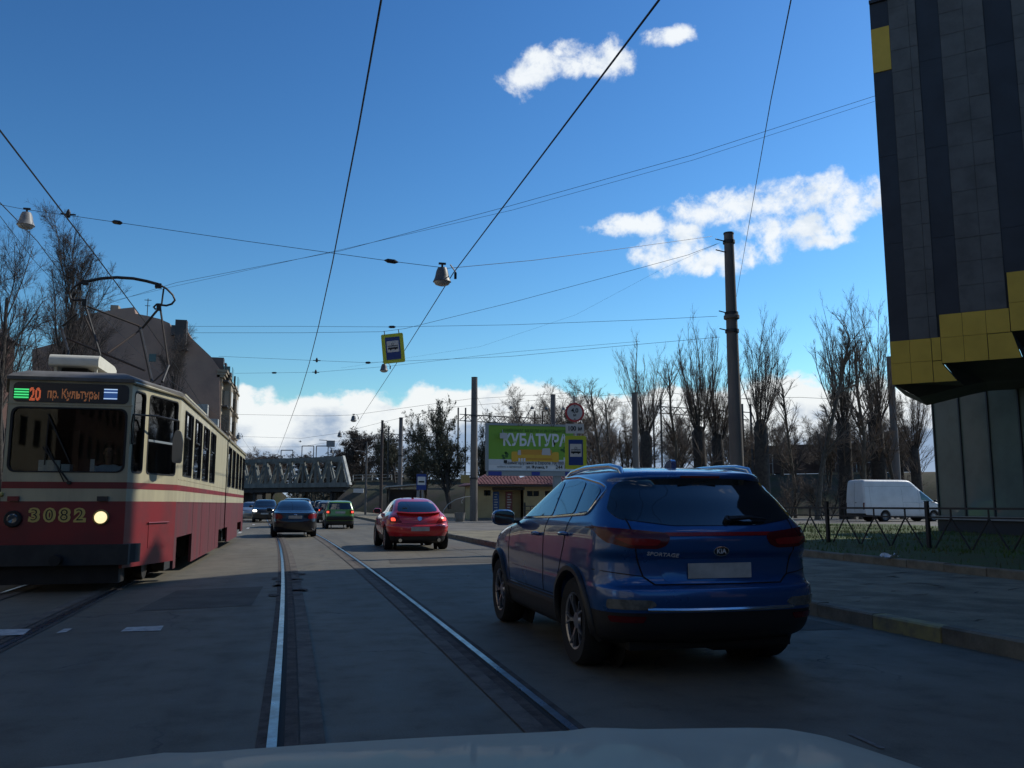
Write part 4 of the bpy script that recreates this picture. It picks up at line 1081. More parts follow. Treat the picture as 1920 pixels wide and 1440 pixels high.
# ------------------------------------------------------------------ houses on the left
def left_house():
    Y = 110.0
    g = lambda u, v: PY(u, v, Y)
    h = thing('apartment_house', 'tall brown plastered house with a windowless stepped gable wall', 'building', (-16.5, Y, 0))
    uv = [(412, 1000), (412, 692), (395, 668), (355, 630), (350, 618), (322, 616), (318, 606), (300, 598), (276, 592), (254, 588), (251, 576), (222, 579), (200, 583), (168, 588), (150, 596), (120, 614), (117, 640), (60, 655), (60, 1000)]
    pts = [(g(u, v).x + 16.5, max(-.1, g(u, v).z)) for u, v in uv]
    MB().prism(pts, lambda x, z, d: Vector((x, d, z)), 0, 19).build('gable_wall', 'brown_plaster', h)
    xr = g(412, 700).x + 16.5
    ez = g(412, 692).z
    # street front towards the road, with bays, windows and a cornice
    MB().b2((xr, .3, 0), (xr + .3, 18.8, ez - 1)).build('front_wall', 'beige_plaster', h)
    for y0, y1, pr_ in ((2.5, 6.0, 1.2), (11.0, 15.0, 1.3)):
        MB().b2((xr + .3, y0, 3.2), (xr + pr_, y1, ez - 1.5)).build('bay', 'beige_plaster', h)
        for k in range(5):
            z = 4.2 + k * 3.1
            MB().b2((xr + pr_ + .01, y0 + .5, z), (xr + pr_ + .06, y1 - .5, z + 1.8)).build('window', 'window_dark', h)
            MB().b2((xr + .4, y0 - .04, z), (xr + pr_ - .2, y0 - .002, z + 1.8)).build('window', 'window_dark', h)
            MB().b2((xr + .3, y0 - .12, z - .5), (xr + pr_ + .14, y1 + .12, z - .3)).build('ledge', 'beige_plaster', h)
    for y in (.9, 8.0, 16.5):
        for k in range(5):
            z = 4.2 + k * 3.1
            MB().b2((xr + .3, y, z), (xr + .36, y + 1.2, z + 1.8)).build('window', 'window_dark', h)
            MB().b2((xr + .3, y - .3, z - .35), (xr + 1.0, y + 1.6, z - .2)).build('balcony', 'roof_metal', h)
    for k, (dz, o) in enumerate(((-1.0, .55), (-.7, .75), (-.35, .9))):
        MB().b2((xr - .3, -.06 * k, ez + dz), (xr + o, 19.1, ez + dz + .3)).build('cornice', 'beige_plaster', h)
    for y in (1.0, 5.2, 9.4, 13.6): MB().b2((xr - 1.2, y, ez - .2), (xr + .3, y + 1.5, ez + 1.6)).build('dormer', 'roof_metal', h)
    def blk(name, uv0, uv1, dep, m, y0=.0):
        a, c = g(*uv0), g(*uv1); MB().b2((a.x + 16.5, y0, a.z), (c.x + 16.5, y0 + dep, c.z)).build(name, m, h)
    blk('chimney', (205, 584), (221, 571), 1.2, 'beige_plaster', .4)
    blk('chimney', (322, 630), (351, 613), 2.0, 'roof_metal', -.8)
    blk('window', (279, 678), (293, 664), .06, 'window_dark', -.05)
    a = g(342, 655); MB().b2((a.x + 16.5 - 1, -1.3, a.z - .2), (a.x + 17.2, -.02, a.z)).build('balcony', 'roof_metal', h)
    MB().b2((a.x + 15.7, -1.28, a.z), (a.x + 17.0, -.02, a.z + 3.4)).build('lift_shaft', 'kiosk_dark', h)
    q = g(274, 594); MB().tube([(q.x + 16.5, .6, q.z - .3), (q.x + 16.5, .6, q.z + 2.4)], .05, 5).tube([(q.x + 16.1, .6, q.z + 2.2), (q.x + 16.9, .6, q.z + 2.2)], .04, 4).tube([(q.x + 16.2, .6, q.z + 1.5), (q.x + 16.8, .6, q.z + 1.5)], .04, 4).build('aerial', 'dark_steel', h)
    # small metal-clad plant boxes on the lower roof beside the street
    for u, v, s in ((372, 770, 2.0), (395, 795, 1.6)):
        p = PY(u, v, Y - 2); MB().box((p.x + 16.5, -1.2, p.z), (s, 1.4, s * .8)).build('air_conditioner', 'bridge_pale', h)
left_house()
def back_house(label, x, y, W, D, H, rz, m):  # unseen houses, added to block the low bright sky in reflections
    h = thing('unseen_house', label, 'building', (x, y, 0), rz, 'unseen houses added around the street')
    MB().b2((-W / 2, 0, 0), (W / 2, D, H)).build('wall', m, h)
    MB().add([(-W / 2 - .4, -.4, H), (W / 2 + .4, -.4, H), (W / 2 + .4, D + .4, H), (-W / 2 - .4, D + .4, H), (-W / 2 + 3, D / 2, H + 3.5), (W / 2 - 3, D / 2, H + 3.5)], [(0, 1, 5, 4), (1, 2, 5), (2, 3, 4, 5), (3, 0, 4), (3, 2, 1, 0)]).build('roof', 'roof_metal', h)
    wm = MB().b2((-.65, -.03, 0), (.65, .05, 1.8)).mesh('window', 'window_dark')
    for k in range(int(H / 3.4)):
        for i in range(int(W / 3)): put('window', wm, h).location = (-W / 2 + 1.7 + i * 3, 0, 1.6 + k * 3.4)
back_house('unseen pale house behind the camera on the left of the street', -17, -22, 34, 13, 17, pi / 2, 'pale_plaster')
back_house('unseen tall brick house behind the camera further back on the left', -17, -64, 40, 13, 19, pi / 2, 'brick_dark')
back_house('unseen brick house closing the street far behind the camera', 0, -120, 70, 14, 20, pi, 'brick_dark')
back_house('unseen brown house behind the camera on the right of the street', 20, -58, 44, 13, 18, -pi / 2, 'brown_plaster')
back_house('unseen plastered house on the left beside the tram, outside the frame', -19, 18, 30, 12, 16, pi / 2, 'pale_plaster')
def brick_house():
    h = thing('brick_house', 'dark red brick house behind the bare trees on the far left', 'building', (-44, 92, 0))
    W, D, H = 25, 14, 19
    MB().b2((-W / 2, 0, 0), (W / 2, D, H)).build('wall', 'brick_dark', h)
    MB().add([(-W / 2 - .5, -.5, H), (W / 2 + .5, -.5, H), (W / 2 + .5, D + .5, H), (-W / 2 - .5, D + .5, H), (-W / 2 + 3, D / 2, H + 3.5), (W / 2 - 3, D / 2, H + 3.5)], [(0, 1, 5, 4), (1, 2, 5), (2, 3, 4, 5), (3, 0, 4), (3, 2, 1, 0)]).build('roof', 'roof_metal', h)
    wm = MB().b2((-.6, -.03, 0), (.6, .05, 1.7)).mesh('window', 'window_dark'); fm = MB().b2((-.75, -.09, -.16), (.75, -.02, -.02)).mesh('sill', 'beige_plaster')
    for k in range(5):
        for i in range(9):
            w_ = put('window', wm, h); w_.location = (-10.6 + i * 2.65, -.02, 2.2 + k * 3.4)
            put('sill', fm, w_)
brick_house()
# ------------------------------------------------------------------ bare trees
def tree_meshes(seed, h, r, kind):
    """returns (trunk MB, crown MB): limbs as tapered tubes, twigs as thin three-sided ones"""
    R = random.Random(seed); T = MB(); Cn = MB()
    def grow(p, d, L, rad, lev, maxlev, up, droop=0.0):
        n = 4 if lev < 2 else 3
        pts = [p.copy()]; rs = [rad]; dd = d.copy()
        for i in range(n):
            dd = (dd + Vector((R.gauss(0, .11), R.gauss(0, .11), R.gauss(0, .07) + up * .10 - droop))).normalized()
            pts.append(pts[-1] + dd * (L / n)); rs.append(rad * (1 - .62 * (i + 1) / n))
        (T if lev < 2 else Cn).tube(pts, rs, 7 if lev == 0 else 5 if lev == 1 else 3, cap=False)
        if lev >= maxlev: return
        k = KN[lev]
        for j in range(k):
            t = R.uniform(LO[lev], 1.0); i = min(int(t * n), n - 1); q = pts[i].lerp(pts[i + 1], t * n - i)
            a = R.uniform(0, 2 * pi); sp = SP[lev] * R.uniform(.7, 1.25)
            s = dd.orthogonal().normalized(); s2 = dd.cross(s)
            nd_ = (dd * cos(sp) + (s * cos(a) + s2 * sin(a)) * sin(sp)).normalized()
            grow(q, nd_, L * LF[lev] * R.uniform(.65, 1.2) * (1.15 - .45 * t), max(rad * RF[lev] * (1.1 - .5 * t), RMIN), lev + 1, maxlev, up)
    RMIN = .0065
    if kind == 'poplar':                       # pollarded: thick bole, then a broom of straight rods
        hb = h * R.uniform(.42, .48)
        T.tube([(0, 0, -.2), (R.uniform(-.1, .1), 0, hb * .5), (R.uniform(-.2, .2), R.uniform(-.2, .2), hb), (0, 0, hb + .5)], [r * 1.15, r, r * .98, r * .55], 9)
        KN, LO, SP, LF, RF = [0, 16, 10, 6], [0, .08, .1, .1], [0, .46, .5, .6], [0, .24, .40, .5], [0, .34, .6, .6]
        for j in range(24):
            a = R.uniform(0, 2 * pi); sp = R.uniform(.03, .50); L = (h - hb) * R.uniform(.62, 1.06) * (1.08 - sp * .75)
            grow(Vector((cos(a) * r * .5, sin(a) * r * .5, hb - .1)), Vector((cos(a) * sin(sp), sin(a) * sin(sp), cos(sp))), L, r * R.uniform(.055, .11), 1, 3, 1.7)
        for j in range(16):                     # shoots lower on the bole
            z = hb * R.uniform(.55, 1); a = R.uniform(0, 2 * pi)
            grow(Vector((cos(a) * r, sin(a) * r, z)), Vector((cos(a) * .8, sin(a) * .8, .7)).normalized(), R.uniform(1.2, 2.8), .03, 2, 3, .6)
    elif kind == 'slim':                       # one slender stem with rising side branches
        KN, LO, SP, LF, RF = [24, 8, 6], [.28, .15, .1], [.62, .6, .6], [.22, .42, .5], [.34, .5, .6]
        grow(Vector((0, 0, -.2)), Vector((R.uniform(-.04, .04), R.uniform(-.04, .04), 1)).normalized(), h, r, 0, 3, .5)
    elif kind == 'lime':                       # old street tree, spreading crown
        KN, LO, SP, LF, RF = [15, 10, 9, 8], [.28, .25, .15, .1], [.5, .6, .62, .7], [.46, .46, .5, .5], [.30, .40, .5, .6]
        grow(Vector((0, 0, -.2)), Vector((0, 0, 1)), h * .82, r, 0, 4, .5)
    elif kind == 'bushy':                      # many-stemmed dense crown
        KN, LO, SP, LF, RF = [13, 10, 10, 6], [.14, .15, .12, .1], [.6, .66, .7, .7], [.5, .46, .5, .5], [.4, .5, .55, .6]
        for j in range(3):
            a = R.uniform(0, 2 * pi); grow(Vector((cos(a) * .3, sin(a) * .3, -.2)), Vector((cos(a) * .16, sin(a) * .16, 1)).normalized(), h * R.uniform(.72, .86), r * .7, 0, 4, .5)
    elif kind == 'shrub':
        KN, LO, SP, LF, RF = [9, 8, 6], [.1, .15, .1], [.6, .7, .7], [.5, .5, .5], [.5, .55, .6]
        for j in range(5):
            a = R.uniform(0, 2 * pi); grow(Vector((cos(a) * .3, sin(a) * .3, -.1)), Vector((cos(a) * .5, sin(a) * .5, 1)).normalized(), h * R.uniform(.6, .9), r, 0, 3, .3)
    return T, Cn
TM_CACHE = {}
def tree_proto(key, seed, h, r, kind, mb, mt, buds=0, bud_m='bud'):
    T, Cn = tree_meshes(seed, h, r, kind)
    if buds:
        R = random.Random(seed + 99); n = len(Cn.v); B = MB()
        for i in range(buds):
            p = Vector(Cn.v[R.randrange(n)]); s = R.uniform(.05, .12)
            if p.z < h * .16: continue
            vs = [p + Vector((R.gauss(0, s), R.gauss(0, s), R.gauss(0, s))) for _ in range(3)]; B.add(vs, [(0, 1, 2)])
        Bm = B.mesh('buds', bud_m)
    else: Bm = None
    TM_CACHE[key] = (T.mesh('trunk', mb, 60), Cn.mesh('crown', mt, None), Bm)
def tree(key, name, label, p, rz, s=1.0, group='bare trees', cat='tree'):
    t = thing(name, label, cat, p, rz, group); t.scale = (s, s, s) if not isinstance(s, tuple) else s
    put('trunk', TM_CACHE[key][0], t); c = put('crown', TM_CACHE[key][1], t)
    if TM_CACHE[key][2]: put('young_leaves', TM_CACHE[key][2], c)['kind'] = 'stuff'
    return t
for i in range(3): tree_proto('poplar%d' % i, 10 + i, 14.0, .48, 'poplar', 'bark', 'twig_pale')
for i in range(2): tree_proto('slim%d' % i, 30 + i, 13.0, .2, 'slim', 'bark_pale', 'twig_pale')
for i in range(2): tree_proto('lime%d' % i, 40 + i, 15.0, .27, 'lime', 'bark', 'twig')
for i in range(2): tree_proto('bushy%d' % i, 50 + i, 11.0, .2, 'bushy', 'bark', 'twig_pale')
tree_proto('olive', 60, 12.0, .3, 'bushy', 'bark', 'twig_olive', 7000)
tree_proto('brown', 61, 12.0, .3, 'bushy', 'bark', 'twig', 15000, 'twig')
tree_proto('shrub', 70, 3.0, .04, 'shrub', 'bark', 'twig_pale')
def at(u, D, vt, base=0.1, H=14.0):
    p = PD(u, 940, D); h = PD(u, vt, D).z - base
    return Vector((p.x, p.y, base)), h / H
PG = 'bare pollarded poplars behind the kerb on the right'
for i, (key, u, D, vt, lab) in enumerate((
        ('poplar0', 1212, 62, 632, 'pollarded bare poplar standing alone right of the tram stop sign'),
        ('poplar1', 1316, 64, 606, 'pollarded bare poplar just left of the thick concrete pole'),
        ('poplar2', 1352, 66, 640, 'pollarded bare poplar hidden behind the thick concrete pole'),
        ('poplar0', 1432, 60, 586, 'pollarded bare poplar just right of the thick concrete pole'),
        ('poplar1', 1588, 68, 575, 'pollarded bare poplar above the back of the white van'),
        ('poplar2', 1652, 68, 560, 'tall pollarded bare poplar above the front of the white van'),
        ('poplar0', 1722, 66, 690, 'dark thick poplar trunk just left of the glass wall'))):
    p, s = at(u, D, vt); tree(key, 'poplar_tree', lab, p, i * 1.7 + .4, s, PG)
SG = 'slender bare trees on the right'
for i, (key, u, D, vt, lab) in enumerate((
        ('slim0', 1530, 64, 612, 'slender bare tree between the poplar by the pole and the van'),
        ('slim1', 1612, 66, 650, 'slender bare tree between the two poplars above the van'),
        ('slim0', 1135, 66, 735, 'slender bare tree just right of the height limit sign'),
        ('slim1', 1162, 70, 745, 'slender bare tree left of the lone pollarded poplar'),
        ('slim1', 1262, 74, 700, 'slender bare tree between the lone poplar and the pole'),
        ('slim0', 1490, 72, 720, 'slender bare tree in the gap right of the poplar by the pole'),
        ('slim1', 1690, 68, 720, 'slender bare tree under the corner of the striped building'))):
    p, s = at(u, D, vt, H=13.0); tree(key, 'bare_tree', lab, p, i * 2.1, s, SG)
BG = 'bare bushy trees on the embankment'
for i, (key, u, D, vt, base, lab) in enumerate((
        ('bushy0', 975, 92, 765, 4.0, 'bushy bare tree behind the left half of the billboard'),
        ('bushy1', 1018, 88, 738, 3.5, 'bushy bare tree behind the middle of the billboard'),
        ('bushy0', 1065, 86, 732, 3.5, 'bushy bare tree behind the height limit sign'),
        ('bushy1', 1120, 84, 765, 3.0, 'bushy bare tree behind the tram stop sign'),
        ('bushy0', 1180, 86, 775, 3.0, 'bushy bare tree at the foot of the lone pollarded poplar'),
        ('bushy1', 1275, 84, 770, 3.0, 'bushy bare tree behind the poplars left of the thick pole'),
        ('bushy0', 1380, 82, 768, 3.0, 'bushy bare tree behind the thick concrete pole'),
        ('bushy1', 1470, 96, 790, 4.5, 'bushy bare tree beyond the white railing'),
        ('bushy0', 1555, 82, 775, 3.0, 'bushy bare tree behind the slender tree by the van'),
        ('bushy1', 1625, 80, 770, 3.0, 'bushy bare tree behind the poplars above the van'),
        ('bushy0', 1700, 78, 770, 3.0, 'bushy bare tree beside the glass wall'))):
    p, s = at(u, D, vt, base, 10.2); tree(key, 'bushy_tree', lab, p, i * 1.3, s, BG)
R = random.Random(19)
for i in range(8):
    u = 1130 + i * 72 + R.uniform(-10, 10); p, s = at(u, R.uniform(98, 116), R.uniform(785, 822), 4.6, 10.4)
    tree('bushy%d' % (i % 2), 'bushy_tree', 'far bare tree in the dense brown belt on top of the embankment', p, i * 1.1, (s * 1.1, s * 1.1, s), 'belt of bare trees on the embankment')
p, s = at(846, 92, 770, 1.0, 10.6); tree('olive', 'olive_tree', 'dense tree with first olive green leaves left of the kiosk pole', p, .5, (s * .8, s * .8, s))
p, s = at(800, 100, 800, 1.0, 10.6); tree('olive', 'olive_tree', 'smaller olive green tree behind the bus stop sign', p, 2.5, (s * .7, s * .7, s))
p, s = at(895, 96, 795, 2.0, 10.6); tree('olive', 'olive_tree', 'olive green tree between the kiosk pole and the billboard', p, 4.0, (s * .6, s * .6, s))
p, s = at(742, 128, 808, 4.5, 10.6); tree('olive', 'olive_tree', 'thin green tree behind the two poles on the embankment', p, 1.2, (s * .8, s * .8, s))
p, s = at(775, 140, 862, 4.5, 10.6); tree('olive', 'olive_tree', 'low green tree beyond the pale railing', p, 3.2, s)
p, s = at(682, 175, 824, 4.5, 10.6); tree('brown', 'brown_tree', 'round dense brown tree right behind the bridge end', p, .2, (s * 1.35, s * 1.35, s))
for i, (u, D, vt, lab) in enumerate(((520, 230, 868, 'dark bare tree seen through the left half of the bridge truss'), (575, 225, 866, 'dark bare tree seen through the middle of the bridge truss'), (625, 215, 860, 'dark bare tree seen through the right half of the bridge truss'), (480, 240, 866, 'dark bare tree seen through the left end of the bridge truss'))):
    p, s = at(u, D, vt, 2.5, 10.6); tree('brown', 'brown_tree', lab, p, i * 1.1, (s * 2.2, s * 1.5, s))
p, s = at(712, 170, 835, 4.5, 10.6); tree('brown', 'brown_tree', 'dense brown tree behind the rust brown mast', p, 2.2, (s * 1.2, s * 1.2, s))
p, s = at(650, 190, 850, 4.5, 10.6); tree('brown', 'brown_tree', 'lower dense brown tree rising over the bridge end', p, 4.2, s)
for i, (u, vt, lab) in enumerate(((462, 845, 'bare tree peeping over the left end of the bridge'), (492, 856, 'small bare tree just above the bridge truss on the left'))):
    p, s = at(u, 200, vt, 4.5, 10.2); tree('bushy1', 'bushy_tree', lab, p, i * 2, s)
LG = 'old bare street trees on the left'
for i, (key, u, D, vt, lab) in enumerate((
        ('lime0', 12, 40, 418, 'old bare tree at the left edge of the photograph'),
        ('lime1', 86, 46, 440, 'old bare tree left of the tram pantograph'),
        ('lime0', 52, 58, 500, 'bare tree further back between the two nearest left ones'),
        ('lime1', 318, 92, 650, 'small bare tree in front of the brown gable wall'),
        ('lime0', -75, 36, 430, 'old bare tree just outside the left edge'),
        ('lime1', 128, 64, 590, 'bare tree behind the left half of the pantograph'))):
    p, s = at(u, D, vt, 0, 14.3); tree(key, 'bare_tree', lab, p, i * 1.9, (s * .70, s * .70, s), LG)
R = random.Random(77)
for i, u in enumerate((1130, 1235, 1300, 1470, 1545, 1690)):
    D = 68 + R.uniform(-3, 4); p = PD(u, 940, D); p.z = .1
    tree('shrub', 'bare_shrub', ['leafless shrub at the foot of the slender trees right of the signs', 'leafless shrub between the lone poplar and the pole', 'leafless shrub beside the poplars left of the thick pole',
                                'leafless shrub right of the poplar by the pole', 'leafless shrub behind the rear of the white van', 'leafless shrub next to the glass wall'][i], p, i, R.uniform(1.0, 1.5), 'leafless shrubs', 'shrub')
# far wood along the street beyond the bridge: one mass
b = MB(); R = random.Random(9)
for i in range(5200):
    side = -1 if R.random() < .5 else 1
    y = R.uniform(215, 420); x = bend(y) * .8 - 1 + side * R.uniform(9, 40); h = R.uniform(.3, 1) * R.uniform(7, 13)
    s = R.uniform(.4, 1.3); b.add([(x + R.gauss(0, s), y + R.gauss(0, s), h + R.gauss(0, s)) for _ in range(3)], [(0, 1, 2)])
    if i % 9 == 0: b.tube([(x, y, 0), (x + R.uniform(-.5, .5), y, h)], [.25, .08], 4, cap=False)
tag(b.build('far_wood', 'far_wood'), 'far belt of bare trees beyond the bridge', None, None, 'stuff')
# ------------------------------------------------------------------ cars
def pchip(xs, ys, x):
    n = len(xs)
    h = [xs[i + 1] - xs[i] for i in range(n - 1)]; dl = [(ys[i + 1] - ys[i]) / h[i] for i in range(n - 1)]
    m = [0.0] * n
    for i in range(1, n - 1):
        if dl[i - 1] * dl[i] > 0:
            w1, w2 = 2 * h[i] + h[i - 1], h[i] + 2 * h[i - 1]; m[i] = (w1 + w2) / (w1 / dl[i - 1] + w2 / dl[i])
    m[0], m[-1] = dl[0], dl[-1]
    i = 0
    while i < n - 2 and x > xs[i + 1]: i += 1
    t = (x - xs[i]) / h[i]; a = 2 * t ** 3 - 3 * t * t + 1; c = t ** 3 - 2 * t * t + t; e = -2 * t ** 3 + 3 * t * t; g = t ** 3 - t * t
    return a * ys[i] + c * h[i] * m[i] + e * ys[i + 1] + g * h[i] * m[i + 1]
def outline(yr, yf, w, rr, rf, br, bf, tr, tf):
    """right half of a plan outline from rear centre to front centre"""
    L = yf - yr; ym = yr + L * .5
    rr = min(rr, .45 * w, .3 * L); rf = min(rf, .45 * w, .3 * L); br = min(br, .12 * L); bf = min(bf, .2 * L)
    W = lambda y: w * (1 - (tr * min(1, (ym - y) / (ym - yr)) ** 3 if y < ym else tf * min(1, (y - ym) / (yf - ym)) ** 3))
    pts = []
    def end(y0, sg, r, bow):
        ys = y0 + sg * (bow + r); xw = W(ys)
        e = [(xw * .999 - r, 0)]
        out = [((xw - r) * i / 8, y0 + sg * bow * ((xw - r) * i / 8 / xw) ** 2) for i in range(9)]
        p1 = out[-1]; p2 = (xw, ys); sl = 2 * bow * (xw - r) / xw ** 2
        c = (xw, p1[1] + sg * sl * r)
        cor = []
        for i in range(1, 9):
            t = i / 8; cor.append((p1[0] * (1 - t) ** 2 + c[0] * 2 * t * (1 - t) + p2[0] * t * t, p1[1] * (1 - t) ** 2 + c[1] * 2 * t * (1 - t) + p2[1] * t * t))
        return out + cor, ys
    re, y1 = end(yr, 1, rr, br); fe, y2 = end(yf, -1, rf, bf)
    side = [(W(y1 + (y2 - y1) * i / 24), y1 + (y2 - y1) * i / 24) for i in range(1, 24)]
    return re + side + fe[::-1]
def shell(sl, rad, sub_=5):
    zs = [s[0] for s in sl]; Z = []
    for a, c in zip(zs, zs[1:]):
        Z += [a + (c - a) * i / sub_ for i in range(sub_)]
    Z.append(zs[-1])
    b = MB(); n = None
    for z in Z:
        yr, yf, w = (pchip(zs, [s[k] for s in sl], z) for k in (1, 2, 3))
        half = outline(yr, yf, w, *rad)
        ring = [(x, y, z) for x, y in half] + [(-x, y, z) for x, y in half[-2:0:-1]]
        n = len(ring); b.v += ring
    k = len(Z)
    for i in range(k - 1):
        for j in range(n):
            j2 = (j + 1) % n; b.f.append((i * n + j, i * n + j2, (i + 1) * n + j2, (i + 1) * n + j))
    b.f.append(tuple(reversed(range(n)))); b.f.append(tuple((k - 1) * n + j for j in range(n)))
    return b
def cut(me, cutter):
    o = bpy.data.objects.new('tmp', me); c = bpy.data.objects.new('tmpc', cutter)
    COL.objects.link(o); COL.objects.link(c)
    m = o.modifiers.new('b', 'BOOLEAN'); m.object = c; m.operation = 'DIFFERENCE'; m.solver = 'EXACT'
    bpy.context.view_layer.update()
    dg = bpy.context.evaluated_depsgraph_get()
    out = bpy.data.meshes.new_from_object(o.evaluated_get(dg))
    bpy.data.objects.remove(o); bpy.data.objects.remove(c)
    out.polygons.foreach_set('use_smooth', [True] * len(out.polygons)); out.set_sharp_from_angle(angle=radians(33))
    return out
class Skin:
    """places outlines drawn in side, rear or front view onto a body shell"""
    def __init__(self, mb): self.t = BVHTree.FromPolygons([Vector(v) for v in mb.v], mb.f)
    def hit(self, view, p, q):
        if view in ('L', 'R'):
            sg = -1 if view == 'L' else 1; o = Vector((sg * 4, p, q)); d = Vector((-sg, 0, 0))
        elif view == 'B': o = Vector((p, -8, q)); d = Vector((0, 1, 0))
        elif view == 'F': o = Vector((p, 8, q)); d = Vector((0, -1, 0))
        else: o = Vector((p, q, 6)); d = Vector((0, 0, -1))
        h = self.t.ray_cast(o, d)
        if h[0] is None: return None, None
        n = h[1]
        if n.dot(d) > 0: n = -n
        return h[0], n
    def patch(self, view, pts, off=.006, grid=.045, thick=.012):
        pts = [Vector(p) for p in pts]; n = len(pts)
        dense = []
        for i in range(n):
            a, c = pts[i], pts[(i + 1) % n]; k = max(1, int((c - a).length / grid))
            dense += [a.lerp(c, j / k) for j in range(k)]
        m = len(dense)
        x0, x1 = min(p.x for p in dense), max(p.x for p in dense); y0, y1 = min(p.y for p in dense), max(p.y for p in dense)
        inner = []
        def inside(x, y):
            r = False
            for i in range(m):
                a, c = dense[i], dense[i - 1]
                if (a.y > y) != (c.y > y) and x < (c.x - a.x) * (y - a.y) / (c.y - a.y) + a.x: r = not r
            return r
        for i in range(1, int((x1 - x0) / grid) + 1):
            for j in range(1, int((y1 - y0) / grid) + 1):
                q = Vector((x0 + i * grid, y0 + j * grid))
                if inside(q.x, q.y) and min((q - d).length for d in dense) > grid * .35: inner.append(q)
        vs, es, fs = delaunay_2d_cdt(dense + inner, [(i, (i + 1) % m) for i in range(m)], [], 1, 1e-6)[:3]
        b = MB(); last = None
        for p in vs:
            h, nn = self.hit(view, p.x, p.y)
            if h is None: h, nn = (last or (Vector((0, 0, 0)), Vector((0, 0, 1))))
            last = (h, nn); b.v.append(tuple(h + nn * off))
        b.f = [tuple(f) for f in fs]
        base = len(b.v); ok = []
        for p in dense:
            h, nn = self.hit(view, p.x, p.y)
            if h is None: h, nn = last
            ok.append((h, nn))
        b.v += [tuple(h + nn * off) for h, nn in ok] + [tuple(h + nn * (off - thick)) for h, nn in ok]
        for i in range(m):
            j = (i + 1) % m; b.f.append((base + i, base + j, base + m + j, base + m + i))
        return b
    def line(self, view, pts, r=.005, off=.001, step=.04, closed=False, n=5):
        pts = [Vector(p) for p in pts]
        if closed: pts.append(pts[0])
        out = []
        for a, c in zip(pts, pts[1:]):
            k = max(1, int((c - a).length / step))
            for j in range(k + (1 if c is pts[-1] else 0)):
                h, nn = self.hit(view, *a.lerp(c, j / k))
                if h is not None: out.append(h + nn * off)
        b = MB()
        if len(out) > 1: b.tube(out, r, n)
        return b
WHEELS = {}
def wheel_meshes(key, R, w, style):
    if key in WHEELS: return WHEELS[key]
    X = Matrix.Rotation(pi / 2, 4, 'Y')       # axle along x, outer face at +x
    ri = R * .66
    ty = MB().lathe([(ri, -w / 2 + .01), (R * .93, -w / 2), (R * .985, -w / 2 + .03), (R, -w * .2), (R, w * .2), (R * .985, w / 2 - .03), (R * .93, w / 2), (ri, w / 2 - .012), (ri - .012, w / 2 - .03), (ri - .012, -w / 2 + .02)], 40, X, closed=True).mesh('tyre', 'tyre', 35)
    b = MB().lathe([(ri, w / 2 - .03), (ri - .008, w / 2 - .016), (ri - .022, w / 2 - .03), (ri - .03, -w * .1), (.03, -w * .1), (0, -w * .1)], 40, X, caps=False)
    dark = b.mesh('rim', 'rim_dark' if style != 'steel' else 'hub_grey', 35)
    s = MB()
    if style == 'y5':                          # five broad spokes that fork towards the rim
        for k in range(5):
            a = 2 * pi * k / 5 + .2
            for sg in (-1, 1):
                r0 = Vector((w / 2 - .045, cos(a + sg * .10) * .05, sin(a + sg * .10) * .05)); r1 = Vector((w / 2 - .03, cos(a + sg * .06) * ri * .55, sin(a + sg * .06) * ri * .55)); r2 = Vector((w / 2 - .022, cos(a + sg * .20) * (ri - .012), sin(a + sg * .20) * (ri - .012)))
                s.beam(r0, r1, .016, .026, up=(1, 0, 0)); s.beam(r1, r2, .015, .026, up=(1, 0, 0))
        s.lathe([(.07, w / 2 - .05), (.062, w / 2 - .03), (0, w / 2 - .026)], 20, X, caps=False)
    elif style == 'multi':
        for k in range(10):
            a = 2 * pi * k / 10
            s.beam((w / 2 - .04, cos(a) * .05, sin(a) * .05), (w / 2 - .022, cos(a) * (ri - .012), sin(a) * (ri - .012)), .026, .03, up=(1, 0, 0))
        s.lathe([(.07, w / 2 - .05), (.062, w / 2 - .03), (0, w / 2 - .026)], 20, X, caps=False)
    else:
        s.lathe([(ri - .05, w / 2 - .05), (ri - .08, w / 2 - .028), (.09, w / 2 - .035), (.06, w / 2 - .02), (0, w / 2 - .02)], 24, X, caps=False)
    s.lathe([(ri - .006, w / 2 - .026), (ri - .004, w / 2 - .012), (ri - .022, w / 2 - .02), (ri - .024, w / 2 - .04)], 40, X, caps=False)
    sp = s.mesh('spokes', 'rim_silver' if style != 'steel' else 'hub_grey', 35)
    WHEELS[key] = (ty, dark, sp); return WHEELS[key]
